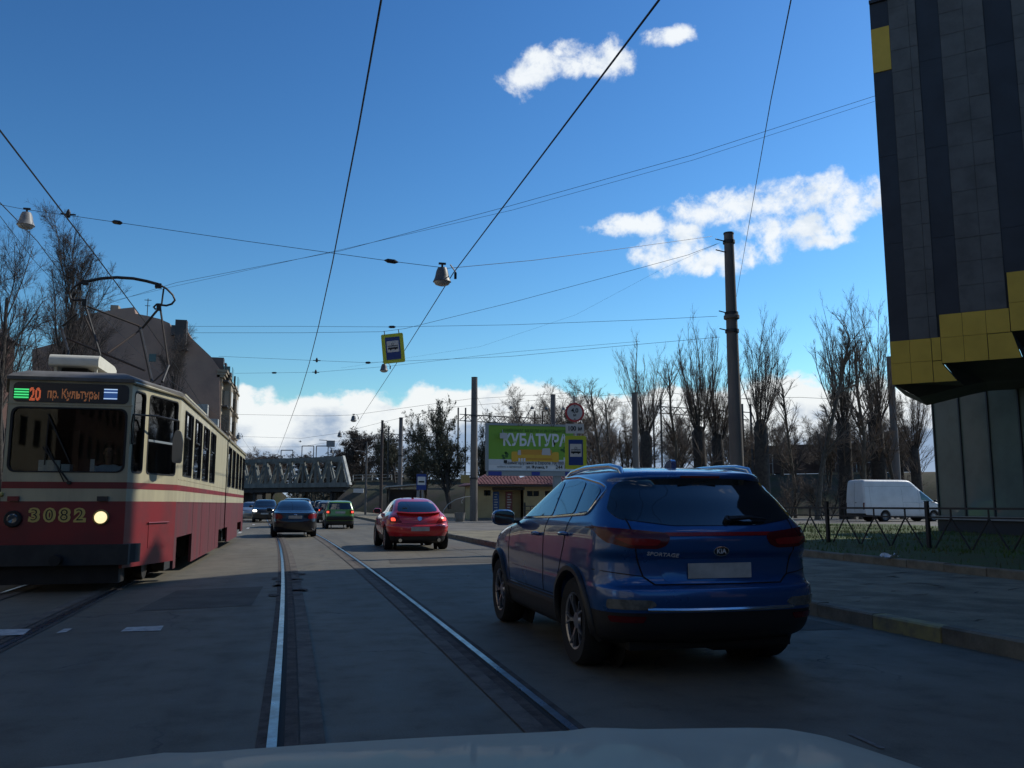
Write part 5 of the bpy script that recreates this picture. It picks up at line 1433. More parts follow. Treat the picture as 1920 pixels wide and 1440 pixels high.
def car(name, label, cat, loc, rz, spec, group=None):
    t = thing(name, label, cat, loc, rz, group)
    P = spec['paint']; rad = spec['rad']; Rw = spec['R']; ww = spec.get('ww', .215); tr = spec['track']
    up, lo = shell(spec['up'], rad), shell(spec['lo'], rad)
    cutter = MB(); Ra = spec.get('arch', Rw + .055)
    for y in spec['axles']:
        for sg in (-1, 1):
            cutter.lathe([(0, tr / 2 - .32), (Ra, tr / 2 - .32), (Ra, tr / 2 + .4), (0, tr / 2 + .4)], 40, Matrix.Translation((0, y, Rw)) @ Matrix.Rotation(sg * pi / 2, 4, 'Y'))
    if spec.get('simple'):
        bu, bl = up.mesh('body', P, 33), lo.mesh('lower_body', spec.get('lower', 'car_black'), 33)
    else:
        bu, bl = cut(up.mesh('body', P, 33), cutter.mesh('c')), cut(lo.mesh('lower_body', spec.get('lower', 'car_black'), 33), cutter.mesh('c'))
    put('body', bu, t); put('lower_body', bl, t)
    if not spec.get('simple'):
        for y in spec['axles']:
            for sg in (-1, 1):
                MB().lathe([(Ra - .004, tr / 2 - .31), (Ra - .004, tr / 2 - .02)] + [(.06, tr / 2 - .31)][:0], 32, Matrix.Translation((0, y, Rw)) @ Matrix.Rotation(sg * pi / 2, 4, 'Y'))
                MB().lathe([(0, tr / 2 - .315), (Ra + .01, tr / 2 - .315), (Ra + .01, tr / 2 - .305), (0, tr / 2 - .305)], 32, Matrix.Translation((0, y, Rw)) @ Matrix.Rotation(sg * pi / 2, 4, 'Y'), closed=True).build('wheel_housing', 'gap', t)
    S, SL = Skin(up), Skin(lo)
    ty, rd, sp = wheel_meshes((Rw, ww, spec['wheel']), Rw, ww, spec['wheel'])
    for y in spec['axles']:
        for sg in (-1, 1):
            w_ = sub('wheel', t, (sg * (tr / 2 - ww / 2 + .012), y, Rw), (0, 0, 0 if sg > 0 else pi))
            w_.rotation_euler = (spec.get('spin', .3), 0, 0) if sg > 0 else (spec.get('spin', .3), 0, pi)
            put('tyre', ty, w_); put('rim', rd, w_); put('spokes', sp, w_)
    for view in 'LR':
        for pts in spec.get('side_windows', ()):
            S.patch(view, fillet(pts, .05, 3)).build('side_window', 'car_glass', t, smooth=40)
        if spec.get('trim'):
            S.line(view, fillet(spec['trim'], .09, 4), .011, .004, closed=True).build('window_trim', spec.get('trim_m', 'chrome'), t, smooth=60)
        for pts in spec.get('side_seams', ()): S.line(view, pts, .0045, .0).build('door_seam', 'gap', t)
        for pts in spec.get('side_lamps', ()): S.patch(view, fillet(pts, .02, 2), .006).build('taillight', spec.get('tail_m', 'lamp_red'), t, smooth=40)
        for (y, z) in spec.get('handles', ()):
            h, n = S.hit(view, y, z)
            if h: MB().tube([h + Vector((0, -.10, .004)) + n * .012, h + Vector((0, -.06, .006)) + n * .034, h + Vector((0, .06, 0)) + n * .036, h + Vector((0, .11, -.004)) + n * .012], [.012, .017, .017, .010], 8).build('door_handle', P, t, smooth=60)
        if spec.get('mirror'):
            y, z = spec['mirror']; h, n = S.hit(view, y, z); sg = -1 if view == 'L' else 1
            b = MB(); c = h + Vector((sg * .15, .02, .06)); vs, rings = [], 7
            for i in range(rings + 1):
                a = -pi / 2 + pi * i / rings
                for j in range(14):
                    p = 2 * pi * j / 14; ca = cos(a) if 0 < i < rings else .05
                    sx_ = abs(cos(p)) ** .75 * (1 if cos(p) >= 0 else -1); sz_ = abs(sin(p)) ** .75 * (1 if sin(p) >= 0 else -1)
                    yy = sin(a) * .085
                    vs.append((c.x + .125 * sx_ * (ca ** .6), c.y + (yy if yy > -.05 else -.05), c.z + .085 * sz_ * (ca ** .6)))
            fs = [(i * 14 + j, i * 14 + (j + 1) % 14, (i + 1) * 14 + (j + 1) % 14, (i + 1) * 14 + j) for i in range(rings) for j in range(14)] + [tuple(range(14)), tuple(rings * 14 + j for j in range(14))]
            b.add(vs, fs); m_ = b.build('mirror', spec.get('mirror_m', P), t, smooth=50)
            MB().box(c + Vector((-sg * .12, .02, -.045)), (.14, .06, .03)).build('mirror_arm', 'car_black', m_)
            MB().prism(fillet([(c.x - .105, c.z - .065), (c.x + .105, c.z - .065), (c.x + .105, c.z + .065), (c.x - .105, c.z + .065)], .05), lambda p, q, d: Vector((p, c.y - .053 + d, q)), 0, -.003).build('mirror_glass', 'car_glass', m_)
    if spec.get('rear_window'):
        S.patch('B', fillet(spec['rear_window'], spec.get('rw_r', .07), 4)).build('rear_window', 'car_glass', t, smooth=40)
    if spec.get('windshield'):
        S.patch('F', fillet(spec['windshield'], .08, 4)).build('windshield', 'car_glass', t, smooth=40)
    for nm, view, pts, m, off, r in spec.get('patches', ()):
        both = [pts, [(-p, q) for p, q in reversed(pts)]] if view[-1] == '2' else [pts]
        for pp in both:
            pp = fillet(pp, r, 3) if r else pp
            sk = S if min(q for _, q in pp) >= spec['up'][0][0] - .001 else SL
            sk.patch(view[0], pp, off).build(nm, m, t, smooth=40)
    for nm, view, pts, r, m in spec.get('lines', ()):
        both = [pts, [(-p, q) for p, q in pts]] if view[-1] == '2' else [pts]
        for pp in both:
            sk = S if min(q for _, q in pp) >= spec['up'][0][0] - .001 else SL
            sk.line(view[0], pp, r, r * .3).build(nm, m, t, smooth=60)
    if spec.get('plate'):
        z, view, sg = spec['plate'][0], spec['plate'][1], -1 if spec['plate'][1] == 'B' else 1
        sk = S if z > spec['up'][0][0] else SL
        h, n = sk.hit(view, 0, z); b = MB().box((0, h.y + sg * .014, z), (.52, .012, .112)); b.build('license_plate', 'plate_blur', t)
    return t, S, SL

# the blue crossover in the right lane
KIA = dict(paint='paint_blue', rad=(.30, .42, .13, .30, .05, .10), R=.352, ww=.235, arch=.405, track=1.80, axles=(-1.335, 1.375), wheel='y5', spin=.45,
    lo=[(.235, -1.98, 2.05, .80), (.30, -2.14, 2.18, .885), (.38, -2.21, 2.235, .908), (.50, -2.245, 2.25, .922)],
    up=[(.50, -2.245, 2.25, .922), (.60, -2.26, 2.25, .932), (.665, -2.25, 2.245, .932), (.70, -2.195, 2.24, .930), (.76, -2.165, 2.22, .930), (.88, -2.16, 2.15, .928), (.945, -2.20, 2.06, .925),
        (1.03, -2.205, 1.75, .918), (1.09, -2.185, 1.36, .908), (1.14, -2.15, 1.05, .893), (1.19, -2.10, .92, .868), (1.34, -1.985, .56, .79), (1.475, -1.865, .24, .715), (1.515, -1.885, .15, .690), (1.55, -1.86, .06, .655),
        (1.585, -1.66, -.05, .585), (1.612, -1.34, -.17, .46), (1.628, -.95, -.30, .29), (1.633, -.72, -.42, .15)],
    side_windows=[[(.74, 1.165), (-.62, 1.195), (-.50, 1.505), (-.2, 1.51), (.08, 1.455), (.42, 1.335)], [(-.69, 1.197), (-1.22, 1.222), (-1.15, 1.485), (-.85, 1.512), (-.57, 1.508)], [(-1.27, 1.225), (-1.55, 1.24), (-1.60, 1.40), (-1.50, 1.445), (-1.20, 1.482)]],
    trim=[(.84, 1.15), (-.62, 1.182), (-1.58, 1.222), (-1.67, 1.42), (-1.53, 1.468), (-1.2, 1.505), (-.85, 1.537), (-.3, 1.537), (.12, 1.475), (.46, 1.355)],
    side_seams=[[(-.52, .52), (-.50, 1.0), (-.56, 1.19)], [(.80, .52), (.86, .8), (.84, 1.14)], [(-.95, .66), (-1.12, .95), (-1.20, 1.21)], [(.80, .52), (-.88, .52)]],
    handles=((-1.16, 1.045), (-.30, 1.02)), mirror=(.62, 1.10), mirror_m='paint_blue',
    rear_window=[(-.74, 1.185), (-.36, 1.135), (.36, 1.135), (.74, 1.185), (.78, 1.25), (.70, 1.40), (.62, 1.485), (.3, 1.503), (-.3, 1.503), (-.62, 1.485), (-.70, 1.40), (-.78, 1.25)], rw_r=.05,
    windshield=[(-.66, 1.19), (.66, 1.19), (.58, 1.5), (-.58, 1.5)],
    side_lamps=[[(-2.02, 1.115), (-1.74, 1.135), (-1.80, 1.105), (-2.02, 1.0)]], tail_m='lamp_red',
    patches=[('taillight', 'B2', [(-.895, 1.125), (-.43, 1.082), (-.40, 1.05), (-.43, .99), (-.50, .965), (-.70, .97), (-.84, 1.01)], 'lamp_red', .010, .025),
             ('lamp_lens', 'B2', [(-.80, 1.045), (-.56, 1.04), (-.47, 1.03), (-.50, .99), (-.70, .995)], 'lamp_red_bright', .013, .02),
             ('light_bar', 'B', [(-.44, 1.085), (.44, 1.085), (.44, 1.058), (-.44, 1.058)], 'lamp_red_bright', .008, 0),
             ('number_recess', 'B', [(-.50, .885), (.50, .885), (.44, .72), (-.44, .72)], 'paint_blue', .002, .03),
             ('fog_light', 'B2', [(-.86, .600), (-.57, .595), (-.53, .560), (-.60, .525), (-.86, .528)], 'lamp_clear', .008, .02),
             ('reflector', 'B2', [(-.85, .475), (-.60, .475), (-.62, .43), (-.83, .43)], 'lamp_red', .008, .015),
             ('headlight', 'F2', [(-.85, .92), (-.55, .86), (-.55, .78), (-.85, .80)], 'lamp_clear', .006, .03)],
    lines=[('chrome_strip', 'B', [(-.60, .525), (-.3, .52), (.3, .52), (.60, .525)], .014, 'chrome'),
           ('tailgate_seam', 'B', [(-.69, 1.19), (-.66, .95), (-.60, .76), (-.52, .70), (.52, .70), (.60, .76), (.66, .95), (.69, 1.19)], .006, 'gap'),
           ('bumper_seam', 'B2', [(-.60, .76), (-.90, .80)], .004, 'gap')],
    plate=(.80, 'B'))
kx = 3.13
kia, KS, KL = car('blue_crossover', 'shiny blue crossover car seen from behind in the right lane', 'car', (kx, 6.98 + 1.335, 0), 0, KIA)
def on(S, view, x, z, off=.004):
    h, n = S.hit(view, x, z); s = Vector((1, 0, 0)); s = (s - n * s.dot(n)).normalized(); u = n.cross(s)
    return frame(h + n * off, s, u)
b = MB(); Mb = on(KS, 'B', 0.0, .945, .006)
b.lathe([(.058, 0), (.066, .003), (.066, .006), (.058, .007)], 32, Mb @ Matrix.Diagonal((1, .56, 1, 1)), closed=True); bd = b.build('badge_ring', 'chrome', kia, smooth=40)
MB().lathe([(.058, 0), (.058, .004), (0, .004)], 32, Mb @ Matrix.Diagonal((1, .56, 1, 1))).build('badge_field', 'jet', kia)
text('badge_letters', 'KIA', 'letter_silver', kia, Mb @ Matrix.Translation((0, 0, .006)), .05, .0012, .001)
text('model_letters', 'SPORTAGE', 'letter_silver', kia, on(KS, 'B', -.455, .925, .006), .047, .0006, .002, xs=1.08)
# rear wiper, roof rails, fin aerial, exhaust, cladding over the arches
h1, n1 = KS.hit('B', .10, 1.165); h2, n2 = KS.hit('B', .44, 1.165)
MB().tube([h1 + n1 * .03, h1.lerp(h2, .5) + n1 * .045, h2 + n2 * .025], [.026, .018, .007], 6).tube([h1 + n1 * .0, h1 + n1 * .04], .03, 8).build('rear_wiper', 'car_black', kia, smooth=50)
MB().prism([(-.09, 0), (.10, 0), (.02, .055), (-.05, .075), (-.085, .06)], lambda y, z, d: Vector((d, -1.30 + y, 1.606 + z)), .022, -.022).build('fin_aerial', 'paint_blue', kia)
for sg in (-1, 1):
    pts = []
    for y, dz in ((.02, .0), (-.08, .022), (-.3, .034), (-.7, .036), (-1.1, .036), (-1.4, .034), (-1.62, .022), (-1.76, -.004)):
        h, n = KS.hit('T', sg * (.56 + .02 * min(1, -y)), y)
        if h: pts.append(h + Vector((0, 0, dz)))
    MB().tube(pts, [.010] + [.024] * (len(pts) - 2) + [.008], 8).build('roof_rail', 'chrome', kia, smooth=60)
    for y in KIA['axles']:
        b = MB(); prof = []
        for i in range(25):
            a = radians(-12 + 204 * i / 24); yy, zz = y + cos(a) * .425, .352 + sin(a) * .425
            sk = KS if zz > .5 else KL; h, n = sk.hit('R' if sg > 0 else 'L', yy, max(zz, .25))
            if h: prof.append(h + n * .002)
        b.tube(prof, .036, 6); b.build('arch_cladding', 'car_black', kia, smooth=60)
    b = KL.line('R' if sg > 0 else 'L', [(-.90, .46), (.92, .46)], .03, -.004); b.build('sill_cladding', 'car_black', kia, smooth=60)
h, n = KS.hit('T', 0, -1.80)
MB().box((0, -1.872, 1.515), (.34, .03, .018)).build('stop_lamp', 'lamp_red', kia)
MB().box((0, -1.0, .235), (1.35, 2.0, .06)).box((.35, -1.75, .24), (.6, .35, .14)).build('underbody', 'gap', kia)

SEDAN_UP = [(.42, -2.2, 2.2, .845), (.60, -2.23, 2.22, .865), (.75, -2.19, 2.18, .868), (.88, -2.17, 2.08, .862), (.945, -2.15, 1.85, .850), (.985, -2.02, 1.35, .838), (1.02, -1.72, .98, .815), (1.06, -1.58, .88, .79), (1.22, -1.24, .50, .70), (1.36, -.86, .16, .615),
            (1.42, -.62, 0, .53), (1.455, -.40, -.1, .38), (1.468, -.3, -.18, .2)]
SEDAN = dict(paint='paint_navy', rad=(.30, .40, .12, .26, .07, .10), R=.31, track=1.70, axles=(-1.27, 1.31), wheel='multi', up=SEDAN_UP, lower='paint_navy',
    lo=[(.19, -1.9, 2.0, .74), (.26, -2.1, 2.14, .82), (.42, -2.2, 2.2, .845)],
    side_windows=[[(.66, 1.06), (-.18, 1.06), (-.18, 1.34), (.1, 1.32), (.36, 1.2)], [(-.24, 1.06), (-1.12, 1.08), (-1.16, 1.15), (-.78, 1.31), (-.24, 1.35)]],
    side_seams=[[(-.2, .4), (-.2, 1.04)], [(.8, .45), (.82, 1.0)]], handles=((-.85, .90), (.0, .89)), mirror=(.62, 1.0),
    rear_window=[(-.66, 1.06), (.66, 1.06), (.52, 1.38), (-.52, 1.38)], windshield=[(-.66, 1.07), (.66, 1.07), (.54, 1.37), (-.54, 1.37)],
    patches=[('taillight', 'B2', [(-.82, .93), (-.55, .90), (-.47, .80), (-.52, .72), (-.84, .74)], 'lamp_red_bright', .008, .03),
             ('headlight', 'F2', [(-.80, .78), (-.52, .76), (-.52, .66), (-.80, .66)], 'lamp_on', .008, .03)],
    lines=[('boot_seam', 'B', [(-.56, .96), (-.48, .72), (.48, .72), (.56, .96)], .006, 'gap'), ('badge', 'B', [(-.06, .885), (.06, .885)], .022, 'chrome')], plate=(.79, 'B'))
HATCH_UP = [(.42, -1.72, 1.75, .735), (.60, -1.76, 1.77, .75), (.74, -1.735, 1.74, .752), (.88, -1.72, 1.6, .75), (.95, -1.71, 1.25, .745), (1.0, -1.70, .95, .735), (1.06, -1.67, .86, .715), (1.22, -1.58, .58, .665), (1.38, -1.48, .30, .61), (1.43, -1.40, .16, .56), (1.465, -1.15, 0, .44), (1.478, -.9, -.15, .22)]
HATCH = dict(paint='paint_green', rad=(.20, .30, .06, .16, .04, .06), R=.28, ww=.17, track=1.46, axles=(-1.12, 1.17), wheel='steel', up=HATCH_UP,
    lo=[(.20, -1.55, 1.6, .66), (.26, -1.72, 1.72, .72), (.42, -1.75, 1.76, .738)],
    side_windows=[[(.72, 1.05), (-.2, 1.05), (-.2, 1.36), (.2, 1.35)], [(-.27, 1.05), (-1.1, 1.05), (-1.1, 1.36), (-.27, 1.37)], [(-1.16, 1.05), (-1.48, 1.07), (-1.38, 1.33), (-1.16, 1.35)]],
    side_seams=[[(-.23, .4), (-.23, 1.04)]], handles=((-.9, .9), (.0, .9)), mirror=(.68, 1.0), mirror_m='car_black',
    rear_window=[(-.60, 1.02), (.60, 1.02), (.53, 1.36), (-.53, 1.36)], windshield=[(-.6, 1.06), (.6, 1.06), (.52, 1.36), (-.52, 1.36)],
    patches=[('taillight', 'B2', [(-.735, .98), (-.52, .98), (-.50, .80), (-.735, .79)], 'lamp_red_bright', .008, .03), ('brake_light', 'B2', [(-.69, .93), (-.57, .93), (-.57, .83), (-.69, .83)], 'brake_on', .012, .04),
             ('rear_bumper', 'B', [(-.74, .66), (.74, .66), (.74, .45), (-.74, .45)], 'car_black', .012, .02), ('headlight', 'F2', [(-.68, .80), (-.45, .80), (-.45, .66), (-.68, .66)], 'lamp_clear', .008, .03)],
    lines=[('tailgate_seam', 'B', [(-.50, 1.0), (-.50, .70), (.50, .70), (.50, 1.0)], .005, 'gap')], plate=(.86, 'B'))
BEET_UP = [(.40, -2.06, 2.1, .85), (.55, -2.13, 2.13, .91), (.68, -2.12, 2.1, .925), (.72, -2.07, 2.08, .922), (.84, -2.03, 1.98, .91), (.93, -1.98, 1.82, .87), (1.0, -1.90, 1.5, .815), (1.04, -1.82, 1.2, .775), (1.08, -1.75, .98, .735), (1.2, -1.54, .72, .675), (1.33, -1.22, .42, .60), (1.42, -.90, .18, .515), (1.465, -.62, .02, .41), (1.485, -.34, -.1, .25), (1.49, -.28, -.16, .14)]
BEET = dict(paint='paint_red', rad=(.42, .45, .16, .30, .09, .10), R=.335, ww=.23, track=1.80, axles=(-1.24, 1.30), wheel='multi', up=BEET_UP,
    lo=[(.19, -1.85, 1.95, .74), (.27, -2.02, 2.06, .82), (.40, -2.06, 2.1, .85)],
    side_windows=[[(.82, 1.09), (-.35, 1.09), (-.35, 1.36), (.0, 1.38), (.36, 1.31)], [(-.41, 1.09), (-1.25, 1.09), (-.95, 1.27), (-.41, 1.36)]],
    side_seams=[[(-.42, .42), (-.42, 1.06)], [(.86, .45), (.88, 1.0)]], handles=((-.25, .95),), mirror=(.78, 1.03),
    rear_window=[(-.56, 1.09), (-.3, 1.065), (.3, 1.065), (.56, 1.09), (.57, 1.16), (.49, 1.34), (.42, 1.37), (-.42, 1.37), (-.49, 1.34), (-.57, 1.16)], windshield=[(-.64, 1.09), (.64, 1.09), (.54, 1.38), (-.54, 1.38)],
    patches=[('taillight', 'B2', [(-.80, .93), (-.66, .95), (-.57, .88), (-.50, .80), (-.52, .775), (-.82, .78)], 'lamp_red_bright', .010, .03), ('lamp_lens', 'B2', [(-.78, .91), (-.68, .91), (-.66, .82), (-.78, .82)], 'brake_on', .014, .03),
             ('diffuser', 'B', [(-.70, .40), (.70, .40), (.62, .31), (-.62, .31)], 'car_black', .012, .03), ('headlight', 'F2', [(-.75, .9), (-.55, .88), (-.55, .72), (-.75, .72)], 'lamp_clear', .008, .05)],
    lines=[('tailgate_seam', 'B', [(-.62, 1.05), (-.53, .78), (-.48, .745), (.48, .745), (.53, .78), (.62, 1.05)], .006, 'gap')], plate=(.60, 'B'))
p = G(775, 1029); bt, BS, BL = car('red_car', 'rounded red hatchback with lit tail lamps ahead of the blue crossover', 'car', (p.x, p.y + 1.0, 0), .02, BEET)
b = MB(); vs = []                                 # spoiler lip under the rear window
for i in range(17):
    x = -.62 + 1.24 * i / 16; z = 1.045 - .035 * (1 - (x / .62) ** 2); h, n = BS.hit('B', x, z); vs.append((h + Vector((0, .05, .012)), h + Vector((0, -.13, .035 - .01 * abs(x))), h + Vector((0, -.12, .012)), h + Vector((0, .03, -.03))))
for q in vs: b.v += [tuple(k) for k in q]
for i in range(16):
    for j in range(4): a = i * 4 + j; c = i * 4 + (j + 1) % 4; b.f.append((a, c, c + 4, a + 4))
b.f += [(0, 1, 2, 3), (64, 65, 66, 67)]; b.build('spoiler', 'paint_red', bt, smooth=30)
MB().lathe([(.062, 0), (.068, .004), (.068, .008), (.06, .01), (0, .01)], 28, on(BS, 'B', 0, .885, .004)).build('badge', 'chrome', bt)
MB().box((0, -.55, 1.49), (.06, .09, .05)).build('aerial', 'car_black', bt)
MB().tube([(.55, -1.95, .30), (.55, -2.07, .29)], .05, 10).tube([(-.55, -1.95, .30), (-.55, -2.07, .29)], .05, 10).build('exhaust', 'chrome', bt)

p = G(548, 1006); car('dark_sedan', 'dark navy saloon car driving ahead on the middle tram track', 'car', (p.x, p.y + .95, 0), .045, SEDAN)
p = G(634, 991); car('green_hatchback', 'small boxy green hatchback with its brake lights on', 'car', (p.x, p.y + .85, 0), .03, HATCH)
def variant(base, **kw): d = dict(base); d.update(kw); return d
SUV_UP = [(z * 1.08 if z > .5 else z, yr, yf, w) for z, yr, yf, w in HATCH_UP]
SUV = variant(HATCH, up=[(z if z < .43 else .42 + (z - .42) * 1.14, yr * 1.22, yf * 1.22, w * 1.18) for z, yr, yf, w in HATCH_UP], lo=[(z, yr * 1.22, yf * 1.22, w * 1.18) for z, yr, yf, w in HATCH['lo']], R=.33, ww=.21, track=1.68, axles=(-1.35, 1.4), wheel='multi',
    side_windows=[[(.85, 1.14), (-.24, 1.14), (-.24, 1.49), (.24, 1.48)], [(-.32, 1.14), (-1.7, 1.16), (-1.6, 1.46), (-.32, 1.50)]], handles=(), mirror=(.82, 1.08),
    rear_window=[(-.70, 1.12), (.70, 1.12), (.62, 1.49), (-.62, 1.49)], windshield=[(-.70, 1.16), (.70, 1.16), (.60, 1.49), (-.60, 1.49)],
    patches=[('taillight', 'B2', [(-.86, 1.12), (-.72, 1.12), (-.70, .84), (-.86, .84)], 'lamp_red_bright', .008, .03), ('headlight', 'F2', [(-.80, .90), (-.54, .88), (-.54, .76), (-.80, .76)], 'lamp_on', .010, .04), ('grille', 'F', [(-.45, .86), (.45, .86), (.4, .66), (-.4, .66)], 'car_black', .008, .03)],
    lines=[], plate=(.62, 'F'))
def far(u, v, spec, name, label, rz=0.0, back=1.0, face=1):
    p = G(u, v); return car(name, label, 'car', (p.x, p.y + back * face, 0), rz + (pi if face < 0 else 0), variant(spec, simple=True) if False else spec, 'cars in the traffic ahead')[0]
far(553, 989, variant(SUV, paint='paint_navy', lower='paint_navy', plate=None), 'estate_car', 'dark blue tall car with roof rails just ahead of the navy saloon', .05, 1.5)
far(612, 980, variant(HATCH, paint='paint_grey'), 'grey_hatchback', 'dark grey hatchback half hidden behind the green hatchback', .05)
far(604, 972, variant(SUV, paint='paint_black', plate=None), 'black_car', 'black car queueing just ahead of the grey hatchback', .05)
far(600, 966, variant(SUV, paint='paint_maroon', plate=None), 'maroon_car', 'maroon tall car queueing nearest the bridge', .06)
far(580, 964, variant(SUV, paint='paint_black', plate=None), 'black_car', 'small far black car between the queue and the navy saloon', .06)
far(497, 978, variant(SUV, paint='paint_black', lower='paint_black'), 'dark_car', 'dark oncoming car with its headlights on beside the navy saloon', .03, 1.2, -1)
far(471, 976, variant(SEDAN, paint='paint_silver', lower='paint_silver', plate=None), 'silver_car', 'silver oncoming car with a lit headlight at the tram tail', .03, 1.2, -1)
far(476, 966, variant(SEDAN, paint='paint_navy', lower='paint_navy', plate=None, patches=SEDAN['patches'][:1]), 'blue_car', 'dark blue oncoming car behind the silver one', .03, 1.2, -1)
far(494, 957, variant(SUV, paint='paint_white', lower='paint_white', plate=None, patches=SUV['patches'][:1]), 'white_car', 'far white oncoming car rising above the dark oncoming car', .03, 1.2, -1)

VAN = dict(paint='van_white', rad=(.14, .34, .03, .22, .02, .06), R=.36, ww=.22, track=1.90, axles=(-1.75, 2.1), wheel='steel', lower='van_white',
    lo=[(.34, -3.3, 3.35, .93), (.45, -3.36, 3.45, .97), (.60, -3.38, 3.48, .985)],
    up=[(.60, -3.38, 3.48, .985), (.9, -3.38, 3.42, .99), (1.1, -3.375, 3.2, .985), (1.25, -3.37, 2.72, .975), (1.35, -3.37, 2.45, .965), (1.6, -3.36, 2.1, .945), (2.0, -3.34, 1.55, .905), (2.4, -3.31, 1.05, .86), (2.62, -3.27, .78, .83), (2.72, -3.22, .6, .74), (2.77, -3.05, .4, .45), (2.78, -2.9, .3, .2)],
    side_windows=[[(2.25, 1.33), (1.15, 1.42), (1.10, 2.02), (1.30, 2.05), (1.62, 1.92)]],
    side_seams=[[(.95, .65), (.95, 2.1)], [(-.35, .65), (-.35, 2.3)], [(-2.85, .65), (-2.85, 2.3)], [(-3.3, 2.32), (1.0, 2.32)], [(-.3, 1.28), (.9, 1.28)]], handles=((.75, 1.25), (1.2, 1.25)), mirror=(2.15, 1.3), mirror_m='car_black',
    rear_window=None, windshield=[(-.8, 1.4), (.8, 1.4), (.72, 2.3), (-.72, 2.3)],
    patches=[('taillight', 'B2', [(-.93, 1.25), (-.83, 1.25), (-.83, .8), (-.93, .8)], 'lamp_red', .008, .02), ('rear_bumper', 'B', [(-.95, .55), (.95, .55), (.95, .38), (-.95, .38)], 'car_black', .02, .02), ('headlight', 'F2', [(-.9, 1.1), (-.65, 1.05), (-.65, .85), (-.9, .85)], 'lamp_clear', .01, .04)],
    lines=[('door_seam', 'B', [(0, .62), (0, 2.55)], .006, 'gap'), ('door_handle', 'B', [(.06, 1.25), (.2, 1.25)], .02, 'car_black')], plate=(.9, 'B'))
a, c = G(1603, 983, .14), G(1748, 980, .14)
vd = (Vector((c.x, c.y)) - Vector((a.x, a.y))).normalized()
van, VS, VL = car('white_van', 'white panel van parked behind the lawn on the right', 'van', tuple(PD(1682, 940, 58.5).xy) + (.14,), radians(-88), VAN)
# ------------------------------------------------------------------ the tram
TX, TY = -3.42, 14.3
tram = thing('tram', 'red and cream articulated tram coming towards us on the left track', 'tram', (TX, TY, 0))
HW, FWD, TP = 1.36, .86, 1.72        # half width, half width of the front, length of the tapered nose
JT, EN = 11.95, 20.6                 # articulation, tail
def tloc(u, v, Y=TY): p = PY(u, v, Y); return p.x - TX, p.z
# every wall is a run of vertical panels; fn maps (s, z, d) to local space with d outwards
def wall_fn(a, c):
    a, c = Vector((*a, 0)), Vector((*c, 0)); e = (c - a).normalized(); n = Vector((e.y, -e.x, 0))
    return (lambda s, z, d: a + e * s + n * d + Vector((0, 0, z))), (c - a).length
WR = {}
WR['nose'] = wall_fn((FWD, 0), (HW, TP)); WR['side'] = wall_fn((HW, TP), (HW, JT)); WR['side2'] = wall_fn((HW, JT + .38), (HW, EN))
WR['front'] = wall_fn((-FWD, 0), (FWD, 0)); WR['nose_l'] = wall_fn((-HW, TP), (-FWD, 0)); WR['side_l'] = wall_fn((-HW, JT), (-HW, TP)); WR['side2_l'] = wall_fn((-HW, EN), (-HW, JT + .38)); WR['rear'] = wall_fn((HW, EN), (-HW, EN))
Z0, ZB, ZS0, ZS1, ZW, ZT, ZR = .34, 1.34, 1.53, 1.63, 1.74, 2.98, 3.16
def holed(fn, s0, s1, z0, z1, hole, r, d0=0.0, d1=-.05, N=48):
    """wall panel with a rounded window opening"""
    hx0, hx1, hz0, hz1 = hole; cx, cz = (hx0 + hx1) / 2, (hz0 + hz1) / 2
    inner = fillet([(hx0, hz0), (hx1, hz0), (hx1, hz1), (hx0, hz1)], r, 8); outer = []
    for p in inner:
        dx, dz = p[0] - cx, p[1] - cz; k = 1e9
        if dx > 1e-9: k = min(k, (s1 - cx) / dx)
        if dx < -1e-9: k = min(k, (s0 - cx) / dx)
        if dz > 1e-9: k = min(k, (z1 - cz) / dz)
        if dz < -1e-9: k = min(k, (z0 - cz) / dz)
        outer.append((cx + dx * k, cz + dz * k))
    # add the panel corners so that the outer edge stays rectangular
    for co in ((s0, z0), (s1, z0), (s1, z1), (s0, z1)):
        i = min(range(len(outer)), key=lambda q: (outer[q][0] - co[0]) ** 2 + (outer[q][1] - co[1]) ** 2); outer[i] = co
    b = MB(); n = len(inner)
    for d in (d0, d1):
        b.v += [tuple(fn(*p, d)) for p in outer] + [tuple(fn(*p, d)) for p in inner]
    for i in range(n):
        j = (i + 1) % n
        b.f += [(i, j, n + j, n + i), (2 * n + j, 2 * n + i, 3 * n + i, 3 * n + j), (n + i, n + j, 3 * n + j, 3 * n + i), (j, i, 2 * n + i, 2 * n + j)]
    return b, inner
def window(fn, inner, glass='tram_side_glass', name='window', depth=-.028, rim=.022):
    n = len(inner); cx = sum(p[0] for p in inner) / n; cz = sum(p[1] for p in inner) / n
    fr = MB(); inn = []
    for p in inner:
        q = Vector((p[0] - cx, p[1] - cz)); q *= max(0, 1 - rim / max(q.length, .01) * 1.15); inn.append((cx + q.x, cz + q.y))
    for d in (.008, -.04): fr.v += [tuple(fn(*p, d)) for p in inner] + [tuple(fn(*p, d)) for p in inn]
    for i in range(n):
        j = (i + 1) % n
        fr.f += [(i, j, n + j, n + i), (2 * n + j, 2 * n + i, 3 * n + i, 3 * n + j), (n + i, n + j, 3 * n + j, 3 * n + i), (j, i, 2 * n + i, 2 * n + j)]
    w = fr.build(name, 'rubber', tram)
    g = MB(); g.prism(inn, fn, depth, depth - .006); g.build('pane', glass, w)
    return w
